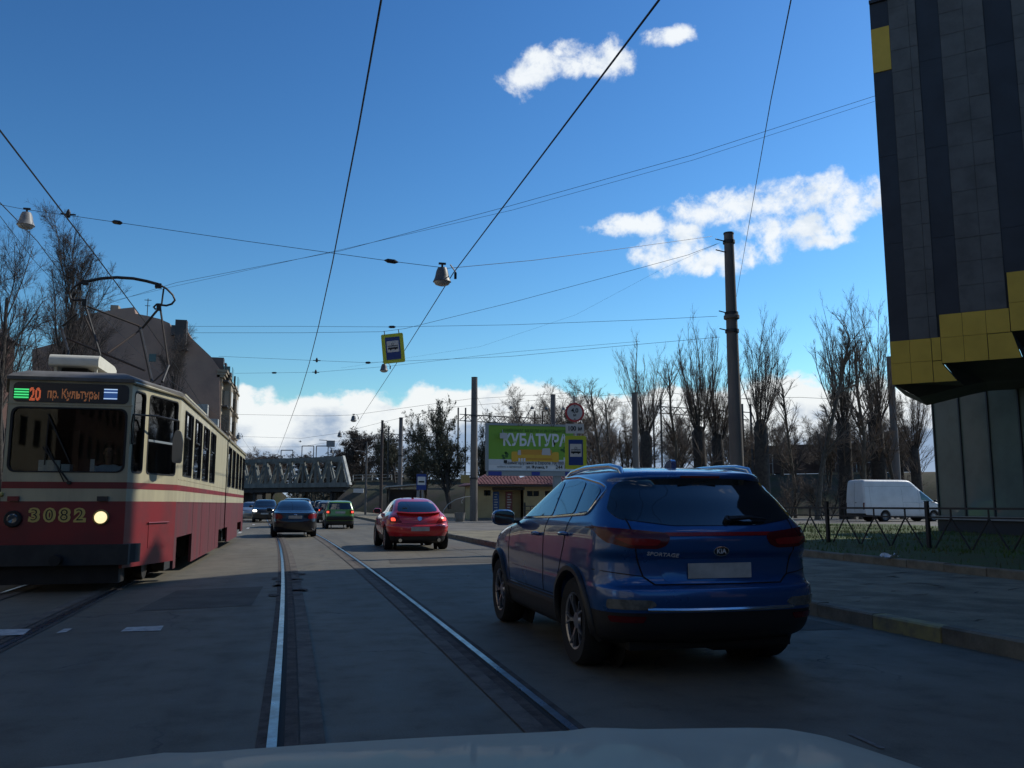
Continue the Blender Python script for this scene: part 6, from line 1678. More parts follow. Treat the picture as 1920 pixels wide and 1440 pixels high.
def bands(key, L0, L1, red='tram_red', zlow=Z0, parts=True):
    fn = WR[key][0]; R = lambda a, c: [(L0, a), (L1, a), (L1, c), (L0, c)]
    for nm, z0, z1, m, d in (('red_panel', zlow, ZB, red, 0), ('cream_band', ZB, ZS0, 'tram_cream', 0), ('red_stripe', ZS0, ZS1, red, .002), ('cream_band', ZS1, ZW, 'tram_cream', 0)):
        MB().prism(R(z0, z1), fn, d, -.05).build(nm, m, tram)
# front
f, L = WR['front']
bands('front', 0, L, zlow=.68)
b, inn = holed(f, 0, L, ZW, 2.80, (.045, L - .045, ZW + .03, 2.755), .13); b.build('front_panel', 'tram_cream', tram); ws = window(f, inn, 'tram_glass', 'windshield', rim=.03)
MB().prism([(0, 2.80), (L, 2.80), (L, ZR), (0, ZR)], f, 0, -.05).build('front_panel', 'tram_cream', tram)
led = MB(); led.prism(fillet([(.055, 2.825), (L - .045, 2.825), (L - .045, 3.125), (.055, 3.125)], .09, 6), f, .012, -.01); led = led.build('route_display', 'led_case', tram)
fr_ = MB(); 
def fpx(u, v): x, z = tloc(u, v); return x + FWD, z
def lamp_rect(s0, s1, z0, z1, d, m, nm='display_bar'): MB().prism([(s0, z0), (s1, z0), (s1, z1), (s0, z1)], f, d, d - .004).build(nm, m, led)
s0, z1 = fpx(28, 728); s1, z0 = fpx(54, 748); lamp_rect(s0, s1, z0, z1, .018, 'led_green_base')
for k in range(4): z = z0 + (z1 - z0) * (.10 + k * .26); lamp_rect(s0, s1, z, z + .013, .024, 'led_green')
s0, z1 = fpx(196, 729); s1, z0 = fpx(220, 750); lamp_rect(s0, s1, z0, z1, .018, 'led_blue_base')
for q in (.05, .62, .9): z = z0 + (z1 - z0) * q; lamp_rect(s0, s1, z, z + .013, .024, 'led_blue')
def dots(txt, u0, u1, v0, v1, m, step, nm, skip=None):
    """lamp dots of the display in the shape of the text"""
    me = text_mesh(txt, 1.0, .03, .001); bm = bmesh.new(); bm.from_mesh(me); t = BVHTree.FromBMesh(bm)
    xs = [v.co.x for v in bm.verts]; ys = [v.co.y for v in bm.verts]; x0, x1, y0, y1 = min(xs), max(xs), min(ys), max(ys); bm.free()
    sa, za = fpx(u0, v1); sb, zb = fpx(u1, v0); b = MB(); nx, nz = int((sb - sa) / step), int((zb - za) / step)
    for i in range(nx):
        for j in range(nz):
            p, q = (i + .5) / nx, (j + .5) / nz
            if t.ray_cast(Vector((x0 + (x1 - x0) * p, y0 + (y1 - y0) * q, 1)), Vector((0, 0, -1)))[0] is None: continue
            s, z = sa + (sb - sa) * p, za + (zb - za) * q; h = step * .36
            b.add([f(s - h, z - h, .0175), f(s + h, z - h, .0175), f(s + h, z + h, .0175), f(s - h, z + h, .0175)], [(0, 1, 2, 3)])
    b.build(nm, m, led)['kind'] = 'stuff'
dots('20', 55, 78, 727, 751, 'led_red', .0125, 'route_number')
dots('пр. Культуры', 89, 187, 731, 751, 'led_orange', .0115, 'destination')
MB().prism([(-.02, 2.795), (L + .02, 2.795), (L + .02, 2.812), (-.02, 2.812)], f, .012, 0).build('moulding', 'tram_cream', tram)
# nose, with the two side windows of the cab
for key, mir in (('nose', False), ('nose_l', True)):
    f2, L2 = WR[key]; bands(key, 0, L2, zlow=.34 if not mir else .34)
    cols = [(0, .52, (.10, .47)), (.52, L2, (.60, L2 - .10))]
    if mir: cols = [(L2 - c1, L2 - c0, (L2 - h1, L2 - h0)) for c0, c1, (h0, h1) in cols]
    for c0, c1, (h0, h1) in cols:
        b, inn = holed(f2, c0, c1, ZW, ZR, (h0, h1, 1.775, 3.06), .09); b.build('side_panel', 'tram_cream', tram); window(f2, inn, 'tram_side_glass')
f2, L2 = WR['nose']
MB().prism([(.62, 2.30), (L2 - .12, 2.30), (L2 - .12, 2.335), (.62, 2.335)], f2, .004, -.03).build('window_bar', 'bb_frame', tram)
MB().prism([(.80, .60), (1.45, .60), (1.45, .98), (.80, .98)], f2, .006, .001).build('hatch', 'tram_red', tram)
MB().tube([f2(.75, 1.0, .02), f2(1.5, 1.0, .02)], .012, 6).build('hatch_hinge', 'tram_red', tram)
MB().prism([(.12, 1.80), (.32, 1.80), (.34, 2.0), (.12, 2.0)], f2, -.06, -.064).build('paper_sheet', 'litter', tram, label='white paper with a route number behind the cab side window')
# side walls: windows, blank panel, articulation
for key, mir in (('side', 0), ('side_l', 1)):
    f3, L3 = WR[key]; T = (lambda s: L3 - s) if mir else (lambda s: s)
    def rng(a, c): return (min(T(a), T(c)), max(T(a), T(c)))
    fnb = WR[key][0]
    wins = [(.62 + k * 1.60, .62 + k * 1.60 + 1.34) for k in range(4)]
    edges = [0, .49] + [.49 + 1.60 * (k + 1) for k in range(4)]
    # skirt with the bogie openings
    sk = [(0, .30, .20), (.30, 2.55, .72), (2.55, 8.6, .16), (8.6, L3, .62)]
    for a, c, z in sk:
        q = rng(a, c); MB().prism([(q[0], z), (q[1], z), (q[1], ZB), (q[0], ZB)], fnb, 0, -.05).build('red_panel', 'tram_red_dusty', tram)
    for nm, z0, z1, m, d in (('cream_band', ZB, ZS0, 'tram_cream', 0), ('red_stripe', ZS0, ZS1, 'tram_red', .002), ('cream_band', ZS1, ZW, 'tram_cream', 0)):
        MB().prism([(0, z0), (L3, z0), (L3, z1), (0, z1)], fnb, d, -.05).build(nm, m, tram)
    q = rng(0, .49); MB().prism([(q[0], ZW), (q[1], ZW), (q[1], ZR), (q[0], ZR)], fnb, 0, -.05).build('pillar', 'tram_cream', tram)
    for k in range(4):
        q = rng(edges[k + 1], edges[k + 2] if k < 3 else edges[5]); w = rng(*wins[k])
        b, inn = holed(fnb, q[0], q[1], ZW, ZR, (w[0], w[1], 1.80, 3.0), .08); b.build('side_panel', 'tram_cream', tram); window(fnb, inn)
        mid = (w[0] + w[1]) / 2
        MB().prism([(mid - .33, 2.52), (mid + .33, 2.52), (mid + .33, 2.55), (mid - .33, 2.55)], fnb, 0, -.03).prism([(mid + .33, 2.52), (mid + .36, 2.52), (mid + .36, 2.98), (mid + .33, 2.98)], fnb, 0, -.03).prism([(mid - .36, 2.52), (mid - .33, 2.52), (mid - .33, 2.98), (mid - .36, 2.98)], fnb, 0, -.03).build('vent_frame', 'rubber', tram)
    q = rng(edges[5], L3); MB().prism([(q[0], ZW), (q[1], ZW), (q[1], ZR), (q[0], ZR)], fnb, 0, -.05).build('side_panel', 'tram_cream', tram)
    rv = MB()
    for s_ in [0.15 + .2 * k for k in range(int(L3 / .2))]:
        for z_ in (ZB - .02, ZW - .015):
            p_ = fnb(s_, z_, 0); rv.box(p_, (.012, .012, .012))
    rv.build('rivets', 'tram_red_dusty', tram)['kind'] = 'stuff'
    for a in (2.55, 4.2, 5.9, 7.6, 9.0): MB().prism([(T(a) - .01, .2), (T(a) + .01, .2), (T(a) + .01, ZB), (T(a) - .01, ZB)], fnb, .003, 0).build('seam', 'gap', tram)
for key, mir in (('side2', 0), ('side2_l', 1)):
    f3, L3 = WR[key]; T = (lambda s: L3 - s) if mir else (lambda s: s)
    def rng(a, c): return (min(T(a), T(c)), max(T(a), T(c)))
    for a, c, z in ((0, .9, .62), (.9, 5.3, .18), (5.3, 7.3, .66), (7.3, L3, .3)):
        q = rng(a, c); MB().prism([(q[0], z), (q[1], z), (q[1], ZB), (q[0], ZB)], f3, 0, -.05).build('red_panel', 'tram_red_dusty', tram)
    for nm, z0, z1, m, d in (('cream_band', ZB, ZS0, 'tram_cream', 0), ('red_stripe', ZS0, ZS1, 'tram_red', .002), ('cream_band', ZS1, ZW, 'tram_cream', 0)):
        MB().prism([(0, z0), (L3, z0), (L3, z1), (0, z1)], f3, d, -.05).build(nm, m, tram)
    n = 5; w = L3 / n
    for k in range(n):
        q = rng(k * w, (k + 1) * w); b, inn = holed(f3, q[0], q[1], ZW, ZR, (q[0] + .14, q[1] - .14, 1.80, 3.0), .08); b.build('side_panel', 'tram_cream', tram); window(f3, inn)
f4, L4 = WR['rear']
bands('rear', 0, L4); b, inn = holed(f4, 0, L4, ZW, ZR, (.3, L4 - .3, 1.8, 3.0), .1); b.build('rear_panel', 'tram_cream', tram); window(f4, inn)
MB().box((0, JT + .19, 1.85), (2 * HW - .16, .38, 2.6)).build('bellows', 'rubber', tram)
# roof with drip rail
plan = [(-FWD, 0), (FWD, 0), (HW, TP), (HW, JT), (-HW, JT), (-HW, TP)]
def roof(poly, nm):
    n = len(poly); cx = sum(p[0] for p in poly) / n; cy = sum(p[1] for p in poly) / n; b = MB()
    rings = [(1.03, .05, ZR), (1.035, .06, ZR + .05), (.98, -.02, ZR + .10), (.80, -.25, ZR + .18), (.30, -.6, ZR + .23)]
    for k, dy, z in rings:
        for x, y in poly: b.v.append((x * k, y + (dy if y > cy else -dy) , z))
    for i in range(len(rings) - 1):
        for j in range(n): j2 = (j + 1) % n; b.f.append((i * n + j, i * n + j2, (i + 1) * n + j2, (i + 1) * n + j))
    b.f += [tuple(range(n)), tuple(range((len(rings) - 1) * n, len(rings) * n))]
    b.build(nm, 'tram_roof', tram, smooth=25)
roof(plan, 'roof'); roof([(-HW, JT + .4), (HW, JT + .4), (HW, EN), (-HW, EN)], 'roof')
MB().tube([(FWD + .03, -.04, ZR + .0), (HW + .03, TP, ZR), (HW + .03, JT, ZR)], .022, 6).build('drip_rail', 'tram_cream', tram)
MB().tube([(HW + .03, JT + .4, ZR), (HW + .03, EN, ZR)], .022, 6).build('drip_rail', 'tram_cream', tram)
# underframe, bumper, bogies
MB().b2((-FWD - .08, -.13, .40), (FWD + .10, .1, .70)).build('bumper', 'tram_bumper', tram)
MB().prism([(FWD + .02, -.12), (FWD + .16, .12), (FWD + .20, .30), (FWD + .02, .2)], lambda p, q, d: Vector((p, q, d)), .42, .70).build('bumper_end', 'tram_bumper', tram)
MB().b2((-FWD + .05, .05, .12), (FWD - .05, .5, .42)).build('apron', 'tram_black', tram)
MB().tube([(0, -.05, .5), (0, -.32, .48)], .08, 10).build('coupler', 'tram_black', tram)
MB().b2((-FWD + .05, .3, .72), (FWD - .05, 1.8, .95)).b2((-HW + .1, 1.8, .72), (HW - .1, JT - .1, .95)).b2((-HW + .1, JT + .3, .72), (HW - .1, EN - .1, .95)).build('underframe', 'tram_black', tram)
MB().b2((-HW + .14, 4.6, .25), (HW - .14, 8.3, .8)).build('equipment_box', 'tram_black', tram)
for y in (3.05, 11.9, 18.9):
    bg = sub('bogie', tram, (0, y, 0))
    MB().b2((-1.08, -1.25, .34), (-.9, 1.25, .56)).b2((.9, -1.25, .34), (1.08, 1.25, .56)).b2((-1, -.25, .36), (1, .25, .6)).b2((.95, -.6, .12), (1.12, .6, .28)).build('bogie_frame', 'tram_black', bg)
    wm = MB().lathe([(0, -.06), (.35, -.06), (.35, .06), (0, .06)], 20, Matrix.Rotation(pi / 2, 4, 'Y'))
    wme = wm.mesh('wheel', 'tram_black', 40)
    for yy in (-.9, .9):
        for x in (-.78, .78): put('wheel', wme, bg).location = (x, yy, .362)
        MB().tube([(-.78, yy, .36), (.78, yy, .36)], .06, 8).build('axle', 'tram_black', bg, smooth=40)
# lamps, number, wipers, mirror
x, z = tloc(190, 970)
hl = MB().lathe([(.105, .0), (.115, .03), (.1, .05), (.09, .05)], 24, Matrix.Translation((x, 0, z)) @ Matrix.Rotation(pi / 2, 4, 'X'), caps=False).build('headlight', 'gold', tram, smooth=40, label='lit round headlight')
MB().lathe([(0, .060), (.06, .056), (.098, .042)], 24, Matrix.Translation((x, 0, z)) @ Matrix.Rotation(pi / 2, 4, 'X'), caps=False).build('lens', 'lamp_warm_on', hl, smooth=40)
x, z = tloc(25, 973)
hl = MB().lathe([(.115, .0), (.125, .03), (.11, .05), (.1, .05)], 24, Matrix.Translation((x, 0, z)) @ Matrix.Rotation(pi / 2, 4, 'X')).build('headlight', 'tram_black', tram, smooth=40, label='unlit round headlight')
MB().lathe([(0, .05), (.06, .06), (.11, .03)], 24, Matrix.Translation((x, 0, z)) @ Matrix.Rotation(pi / 2, 4, 'X')).build('lens', 'lamp_off', hl, smooth=40)
for u, m in ((193, 'kiosk_dark'), (26, 'tram_red')):
    x, z = tloc(u, 935); MB().b2((x - .075, -.05, z - .035), (x + .075, 0, z + .035)).build('turn_signal', m, tram)
x, z = tloc(2, 927); MB().lathe([(0, .05), (.03, .04), (.04, 0)], 12, Matrix.Translation((x, 0, z)) @ Matrix.Rotation(pi / 2, 4, 'X')).build('small_lamp', 'gold', tram, smooth=40)
for ch, u in zip('3082', (65, 93, 121, 150)):
    x, z = tloc(u, 967)
    M = Matrix.Translation((x, -.006, z)) @ frame((0, 0, 0), (1, 0, 0), (0, 0, 1))
    text('number', ch, 'gold', tram, M, .255, .020, .002, xs=1.15)
    text('number_shadow', ch, 'jet', tram, M @ Matrix.Translation((-.006, .003, .003)), .245, -.0035, .002, xs=1.02)
    b = MB()                                       # serif feet of the gilt figures
    if ch in '2': b.b2((x - .085, -.0068, z - .098), (x + .085, -.003, z - .066))
    if ch == '3': b.b2((x - .085, -.0068, z + .045), (x - .055, -.003, z + .085)).b2((x - .085, -.0068, z - .085), (x - .055, -.003, z - .04))
    if b.v: b.build('number_serif', 'gold', tram)
def wiper(u0, v0, u1, v1, nm='wiper', r=.012, d=-.035):
    (x0, z0), (x1, z1) = tloc(u0, v0), tloc(u1, v1); return MB().tube([(x0, d, z0), (x1, d, z1)], r, 5)
w_ = wiper(130, 904, 82, 838, r=.014); w_.tube([(tloc(121, 904)[0], -.03, tloc(121, 904)[1]), (tloc(87, 832)[0], -.03, tloc(87, 832)[1])], .009, 5)
w_.tube([(tloc(130, 905)[0], 0, tloc(130, 905)[1]), (tloc(130, 905)[0], -.05, tloc(130, 905)[1])], .03, 8)
w_ = w_.build('wiper', 'jet', tram)
wiper(84, 872, 92, 785, d=-.025).build('blade', 'jet', w_)
wiper(132, 868, 90, 775, r=.011, d=-.03).build('wiper', 'jet', tram)
f2 = WR['nose'][0]
a0 = f2(.03, 2.33, .02); top = a0 + Vector((.02, -.12, .33)); e = f2(1.0, 2.66, .32); m0 = f2(1.05, 2.32, .30)
mr = MB().tube([a0 + Vector((0, -.0, -.12)), a0, a0 + Vector((.0, -.08, .18)), top, (top + e) / 2 + Vector((0, 0, .03)), e, m0 + Vector((0, 0, .2))], .015, 6).build('mirror', 'jet', tram, smooth=60)
MB().prism(fillet([(-.11, -.27), (.11, -.27), (.13, .1), (.06, .27), (-.06, .27), (-.12, .1)], .06), lambda p, q, d: m0 + Vector((p * .55, p * .8 + d, q - .08)), -.05, .05).build('mirror_head', 'jet', mr)
# inside of the cab: floor, back wall, desk, notice, seats further back
MB().prism(plan, lambda p, q, d: Vector((p * .96, q + .02, d)), .96, .99).build('floor', 'tram_floor', tram)
MB().b2((-HW + .1, JT + .4, .96), (HW - .1, EN - .1, .99)).build('floor', 'tram_floor', tram)
MB().b2((-HW + .06, TP + .12, 1.0), (HW - .06, TP + .18, 3.14)).build('cab_wall', 'tram_inside', tram)
MB().b2((-.75, TP + .06, 1.75), (-.25, TP + .11, 2.55)).build('cab_door_pane', 'window_dark', tram)
MB().b2((-FWD + .05, .06, 1.0), (FWD - .05, .42, 1.78)).build('desk', 'tram_inside', tram)
MB().b2((-.42, .12, 1.78), (-.12, .14, 1.96)).b2((-.1, .1, 1.78), (.02, .3, 1.9)).b2((.30, .12, 1.78), (.36, .14, 1.98)).build('notice', 'litter', tram)
sm = MB().b2((-.22, -.2, 0), (.22, .22, .12)).b2((-.22, .16, .1), (.22, .24, .75)).mesh('seat', 'seat_red')
for i in range(8):
    for x in (-.95, -.5, .95):
        o = put('seat', sm, tram); o.location = (x, 2.6 + i * 1.05, 1.35)
# roof equipment: white air box, pantograph, dark boxes
def rpt(u, v, Y): p = PY(u, v, TY + Y); return Vector((p.x - TX, Y, p.z))
a, c = rpt(92, 662, .9), rpt(184, 688, .9)
ab = fillet([(0.9, c.z), (2.35, c.z + .02), (2.35, c.z + .16), (2.15, a.z), (.98, a.z), (.9, a.z - .06)], .05, 3)
MB().prism(ab, lambda y, z, d: Vector((d, y, z)), a.x, c.x).build('air_box', 'tram_white', tram, smooth=25)
b = MB()
for x in (a.x + .08, c.x - .06):
    for y in (1.05, 2.2): b.beam((x, y, ZR + .1), (x, y, c.z), .04, .04)
    b.beam((x, 1.05, ZR + .16), (x, 2.2, c.z - .02), .03, .03)
b.build('air_box_frame', 'tram_white', tram)
MB().b2((a.x + .15, 1.1, ZR + .12), (c.x - .2, 2.1, c.z - .01)).build('roof_unit', 'tram_black', tram)
MB().b2((-.2, 5.2, ZR + .15), (.95, 9.4, ZR + .42)).build('roof_box', 'tram_black', tram, smooth=None)
MB().b2((.6, 5.1, ZR + .42), (1.0, 9.5, ZR + .47)).build('roof_box_lid', 'tram_cream', tram)
for y in (12.9, 15.0, 17.2): MB().b2((-.8, y, ZR + .15), (.8, y + 1.4, ZR + .4)).build('roof_box', 'tram_roof', tram)
# pantograph: crossed lower and upper frames carrying the long bow
pg = sub('pantograph', tram)
PYc = 4.0
def q(u, v, dy=0.0): return rpt(u, v, PYc + dy)
bow = [(154, 531), (166, 527), (190, 522), (219, 520), (250, 522), (275, 527), (297, 533)]
MB().tube([q(*p) for p in bow], .032, 7).build('collector_bow', 'dark_steel', pg, smooth=60)
MB().tube([q(*p) for p in ((158, 529), (146, 533), (136, 541), (131, 552), (133, 560), (140, 563), (157, 562))], .022, 6).build('horn', 'dark_steel', pg, smooth=60)
MB().tube([q(*p) for p in ((297, 533), (312, 541), (324, 553), (328, 563), (322, 570), (312, 573), (293, 571), (288, 576), (292, 580))], .022, 6).build('horn', 'dark_steel', pg, smooth=60)
for p, r in (((152, 533, 152, 562)), ((308, 541, 303, 572))) and [((150, 533), (151, 562)), ((307, 541), (303, 572))]:
    MB().tube([q(*p), q(*r)], .018, 5).build('bow_strut', 'dark_steel', pg)
for u, v in ((161, 530), (297, 536)): o = q(u, v); MB().box(o, (.12, .1, .09)).build('bow_clamp', 'jet', pg)
for u, v in ((159, 568), (298, 576)): o = q(u, v); MB().box(o, (.08, .1, .14)).build('pivot', 'jet', pg)
bars = [((160, 572), (188, 666), 0, -.5, .024), ((163, 574), (265, 613), 0, .3, .02), ((300, 574), (316, 685), 0, -.5, .022), ((298, 578), (267, 615), 0, .3, .024), ((265, 617), (202, 662), .3, -.3, .018), ((262, 613), (285, 718), .3, -.6, .03),
        ((115, 615), (128, 660), .3, -.4, .026), ((122, 633), (272, 695), .3, -.3, .022), ((158, 591), (186, 655), 0, -.2, .014), ((117, 612), (145, 588), .3, .2, .024), ((316, 685), (304, 716), -.5, -.9, .026), ((285, 718), (316, 690), -.6, -.5, .018), ((188, 666), (150, 716), -.5, -.9, .024), ((128, 660), (120, 700), -.4, -.7, .024)]
for (p, r, d0, d1, rad_) in bars: MB().tube([q(*p, d0), q(*r, d1)], rad_, 6).build('frame_tube', 'rust_steel' if rad_ < .023 else 'dark_steel', pg)
z = ZR + .28
MB().b2((-.85, PYc - 1.3, z), (.85, PYc - 1.2, z + .07)).b2((-.85, PYc + .9, z), (.85, PYc + 1.0, z + .07)).b2((-.85, PYc - 1.3, z), (-.78, PYc + 1, z + .07)).b2((.78, PYc - 1.3, z), (.85, PYc + 1, z + .07)).build('pantograph_base', 'dark_steel', pg)
for x in (-.8, .8):
    for y in (-1.25, .95): MB().lathe([(.05, -.16), (.08, -.12), (.05, -.08), (.08, -.04), (.05, 0)], 10, Matrix.Translation((x, PYc + y, z))).build('insulator', 'rust_steel', pg, smooth=50)

# ------------------------------------------------------------------ tram driver: seated figure in a light blue shirt
def skin_body(name, joints, edges, m, parent, lv=2):
    me = bpy.data.meshes.new(name); me.from_pydata([j[0] for j in joints], edges, [])
    o = bpy.data.objects.new('tmp', me); COL.objects.link(o)
    sm_ = o.modifiers.new('s', 'SKIN'); sm_.use_smooth_shade = True
    o.modifiers.new('d', 'SUBSURF').levels = lv
    for i, j in enumerate(joints):
        sv = me.skin_vertices[0].data[i]; sv.radius = j[1] if isinstance(j[1], tuple) else (j[1], j[1]); sv.use_root = i == 0
    bpy.context.view_layer.update()
    out = bpy.data.meshes.new_from_object(o.evaluated_get(bpy.context.evaluated_depsgraph_get()))
    bpy.data.objects.remove(o); out.materials.clear(); out.materials.append(MATS[m])
    out.polygons.foreach_set('use_smooth', [True] * len(out.polygons))
    return put(name, out, parent)
dr = thing('person', 'tram driver in a light blue shirt seated behind the windshield', 'person', (TX + .42, TY + .85, 1.40))
J = [((0, 0, .02), .16), ((0, .03, .25), (.16, .115)), ((0, .04, .42), (.18, .11)), ((0, .02, .53), (.08, .07)),
     ((.19, .02, .47), .066), ((.25, -.06, .22), .052), ((.17, -.30, .20), .042), ((-.19, .02, .47), .066), ((-.25, -.06, .22), .052), ((-.16, -.30, .20), .042)]
skin_body('shirt', J, [(0, 1), (1, 2), (2, 3), (2, 4), (4, 5), (5, 6), (2, 7), (7, 8), (8, 9)], 'shirt_blue', dr)
B = [((0, .02, .50), .055), ((0, 0, .58), .055), ((0, -.02, .67), (.078, .09)), ((0, -.015, .755), (.082, .10)), ((0, -.01, .83), (.062, .075))]
bd_ = skin_body('body', B + [((.17, -.30, .20), .036), ((.15, -.38, .21), .034), ((-.16, -.30, .20), .036), ((-.14, -.38, .21), .034)], [(0, 1), (1, 2), (2, 3), (3, 4)] + [(5, 6), (7, 8)], 'skin', dr)
MB().lathe([(.0, -.10), (.05, -.09), (.093, -.02), (.1, .05), (.07, .11), (0, .125)], 16, Matrix.Translation((0, .012, .785)) @ Matrix.Diagonal((.86, 1.03, 1, 1))).build('hair', 'hair', bd_, smooth=60)
MB().add([(-.015, -.118, .675), (.015, -.118, .675), (0, -.135, .685), (0, -.105, .735)], [(0, 1, 2), (0, 2, 3), (1, 3, 2)]).build('nose', 'skin', bd_)
for sg in (-1, 1):
    MB().lathe([(0, -.012), (.011, 0), (0, .012)], 8, Matrix.Translation((sg * .033, -.098, .735))).build('eye', 'jet', bd_, smooth=60)
    MB().lathe([(0, -.03), (.016, 0), (0, .03)], 8, Matrix.Translation((sg * .085, -.005, .715))).build('ear', 'skin', bd_, smooth=60)
    for k in range(4):                              # fingers resting on the desk edge
        x = sg * (.155 - .02) + (k - 1.5) * .019
        MB().tube([(x, -.36, .215), (x, -.425, .212), (x - sg * .002, -.455 + abs(k - 1.5) * .006, .19)], [.009, .0085, .007], 6).build('finger', 'skin', bd_, smooth=60)
    MB().tube([(sg * .12, -.33, .21), (sg * .095, -.365, .205), (sg * .09, -.395, .19)], [.011, .01, .008], 6).build('thumb', 'skin', bd_, smooth=60)
MB().add([(-.022, -.112, .650), (.022, -.112, .650), (.018, -.110, .640), (-.018, -.110, .640)], [(0, 1, 2, 3)]).build('mouth', 'seat_red', bd_)
skin_body('trousers', [((0, .02, .0), .15), ((.12, -.05, -.02), .095), ((.14, -.42, 0), .07), ((.14, -.46, -.36), .05), ((-.12, -.05, -.02), .095), ((-.14, -.42, 0), .07), ((-.14, -.46, -.36), .05)], [(0, 1), (1, 2), (2, 3), (0, 4), (4, 5), (5, 6)], 'trousers', dr)
MB().b2((TX + .18, TY + .65, 1.18), (TX + .66, TY + 1.12, 1.30)).b2((TX + .2, TY + 1.02, 1.28), (TX + .64, TY + 1.12, 1.95)).b2((TX + .34, TY + .8, .99), (TX + .5, TY + .96, 1.2)).build('driver_seat', 'tram_black', None).parent = None
ds = bpy.data.objects['driver_seat']; tag(ds, 'black driver seat under the person in the light blue shirt', 'seat')
# ------------------------------------------------------------------ overhead wires and the lamps on them
def sag(a, c, s=0.0, n=14):
    return [a.lerp(c, i / n) - Vector((0, 0, s * 4 * (i / n) * (1 - i / n))) for i in range(n + 1)]
def wire(name, label, pts, r=.008, group=None, cat='wire', beads=(), extra=None):
    o0 = pts[0]
    t = thing(name, label, cat, o0, 0, group)
    MB().tube([p - o0 for p in pts], r * (.62 if name == 'span_wire' else .9), 5).build('strand', 'wire', t)
    for k in beads:
        i = k * (len(pts) - 1); j = min(int(i), len(pts) - 2); p = pts[j].lerp(pts[j + 1], i - j) - o0; d = (pts[j + 1] - pts[j]).normalized()
        MB().tube([p - d * .16, p - d * .08, p + d * .08, p + d * .16], [r, r * 5, r * 5, r], 6).build('insulator', 'jet', t)
    return t
WG, SG2 = 'lengthwise tram wires', 'span wires across the street'
def onz(u, v, z): return G(u, v, z)
def lw(uvz): return [G(u, v, z) for u, v, z in uvz]
# contact wires of the two tracks
def contact(x0, z, label, y1):
    pts = [Vector((x0 + bend(y) * .97, y, z)) for y in (-4, 4, 10, 16, 22, 28, 36, 46, 60, 80, 100, y1)]
    return wire('contact_wire', label, pts, .0125, WG)
contact(.60, 5.75, 'contact wire running over the middle tram track', 132)
contact(-3.45, 5.60, 'contact wire touching the tram pantograph on the left', 132)
# lengthwise lamp cables, hung with lanterns
def px(u, v, D): return PD(u, v, D)
c1 = [PD(1262, -40, 7.2), PD(1236, 0, 7.6), PD(850, 512, 19.3), PD(738, 690, 38), PD(680, 778, 62), PD(660, 812, 70), PD(640, 820, 81), PD(622, 850, 112)]
for c_ in (c1,): c_.insert(0, c_[0] + (c_[0] - c_[2]) * 1.2)
wire('lamp_cable', 'thick cable running down from the top of the photograph past the hanging sign', c1, .013, WG)
c2 = [PD(-90, 285, 12), PD(0, 380, 15.5), PD(70, 452, 20), PD(120, 520, 24), PD(300, 700, 45), PD(440, 800, 84), PD(470, 845, 112)]
c2.insert(0, c2[0] + (c2[0] - c2[2]) * 2.5)
wire('lamp_cable', 'cable running down behind the lantern at the left edge', c2, .011, WG)
wire('lamp_cable', 'thin cable just under the left lantern cable', [PD(-60, 355, 14), PD(0, 405, 17), PD(62, 486, 22), PD(250, 690, 40)], .007, WG)
wire('side_cable', 'thin cable slanting down from the top right to the trees behind the pole', [PD(1492, -40, 12) + (PD(1492, -40, 12) - PD(1445, 190, 19)) * 2.2, PD(1492, -40, 12), PD(1483, 0, 12.6), PD(1445, 190, 19), PD(1408, 400, 32), PD(1380, 560, 55)], .012, WG)
# span wires
def span(label, uvd, r=.012, beads=()): return wire('span_wire', label, [PD(*p) for p in uvd], r, SG2, beads=beads)
span('upper span wire rising to the striped building', [(-200, 690, 44), (-30, 640, 40), (330, 530, 30), (640, 470, 26), (960, 385, 24), (1300, 290, 24), (1640, 180, 25)], .010)
span('second span wire just under the upper one', [(60, 600, 40), (330, 536, 32), (640, 468, 27), (960, 382 + 12, 24), (1300, 300, 24), (1640, 190, 25)], .008)
span('span wire carrying the two nearest lanterns', [(-60, 372, 22), (48, 393, 20.5), (130, 404, 20), (220, 417, 19.5), (460, 452, 19.4), (735, 490, 19.3), (840, 503, 19.3), (1000, 488, 21), (1190, 463, 23.5), (1335, 443, 25.9)], .010, (.333, .555))
span('span wire tied to the top of the thick concrete pole', [(360, 624, 29.5), (560, 624, 29), (716, 622, 29), (760, 616, 28.8), (960, 567, 27), (1180, 508, 26), (1290, 478, 26), (1345, 457, 26)], .010)
span('straight span wire just above the hanging tram stop sign', [(352, 612, 34), (560, 612, 32), (735, 613, 31), (960, 609, 29), (1200, 600, 27), (1345, 593, 26)], .010, (.40,))
span('span wire under the hanging sign reaching the pole', [(410, 668, 40), (590, 676, 38), (690, 680, 37), (960, 668, 33), (1150, 650, 29), (1350, 632, 26)], .010, (.4,))
span('span wire meeting the middle contact wire below the sign', [(440, 700, 42), (592, 698, 40), (690, 690, 39), (735, 686, 38), (960, 660, 36), (1200, 640, 33)], .009, (.1,))
span('thin span wire above the bridge, highest one', [(440, 777, 66), (610, 780, 64), (663, 778, 62), (880, 748, 58), (1100, 735, 55)], .016)
span('thin span wire above the bridge, second one', [(440, 818, 86), (565, 822, 84), (637, 812, 80), (715, 792, 76), (830, 766, 70)], .018)
span('thin span wire above the bridge, lowest one', [(440, 838, 112), (560, 838, 112), (640, 826, 108), (715, 815, 80)], .022)
span('slack wire crossing from the sign post trees to the left', [(640, 690, 60), (900, 650, 50), (1080, 590, 44), (1240, 505, 40), (1350, 455, 26)], .006)
span('railway wire right of the concrete pole by the kiosk', [(824, 766, 112), (885, 760, 108), (1036, 748, 100), (1230, 735, 92), (1420, 750, 86)], .03)
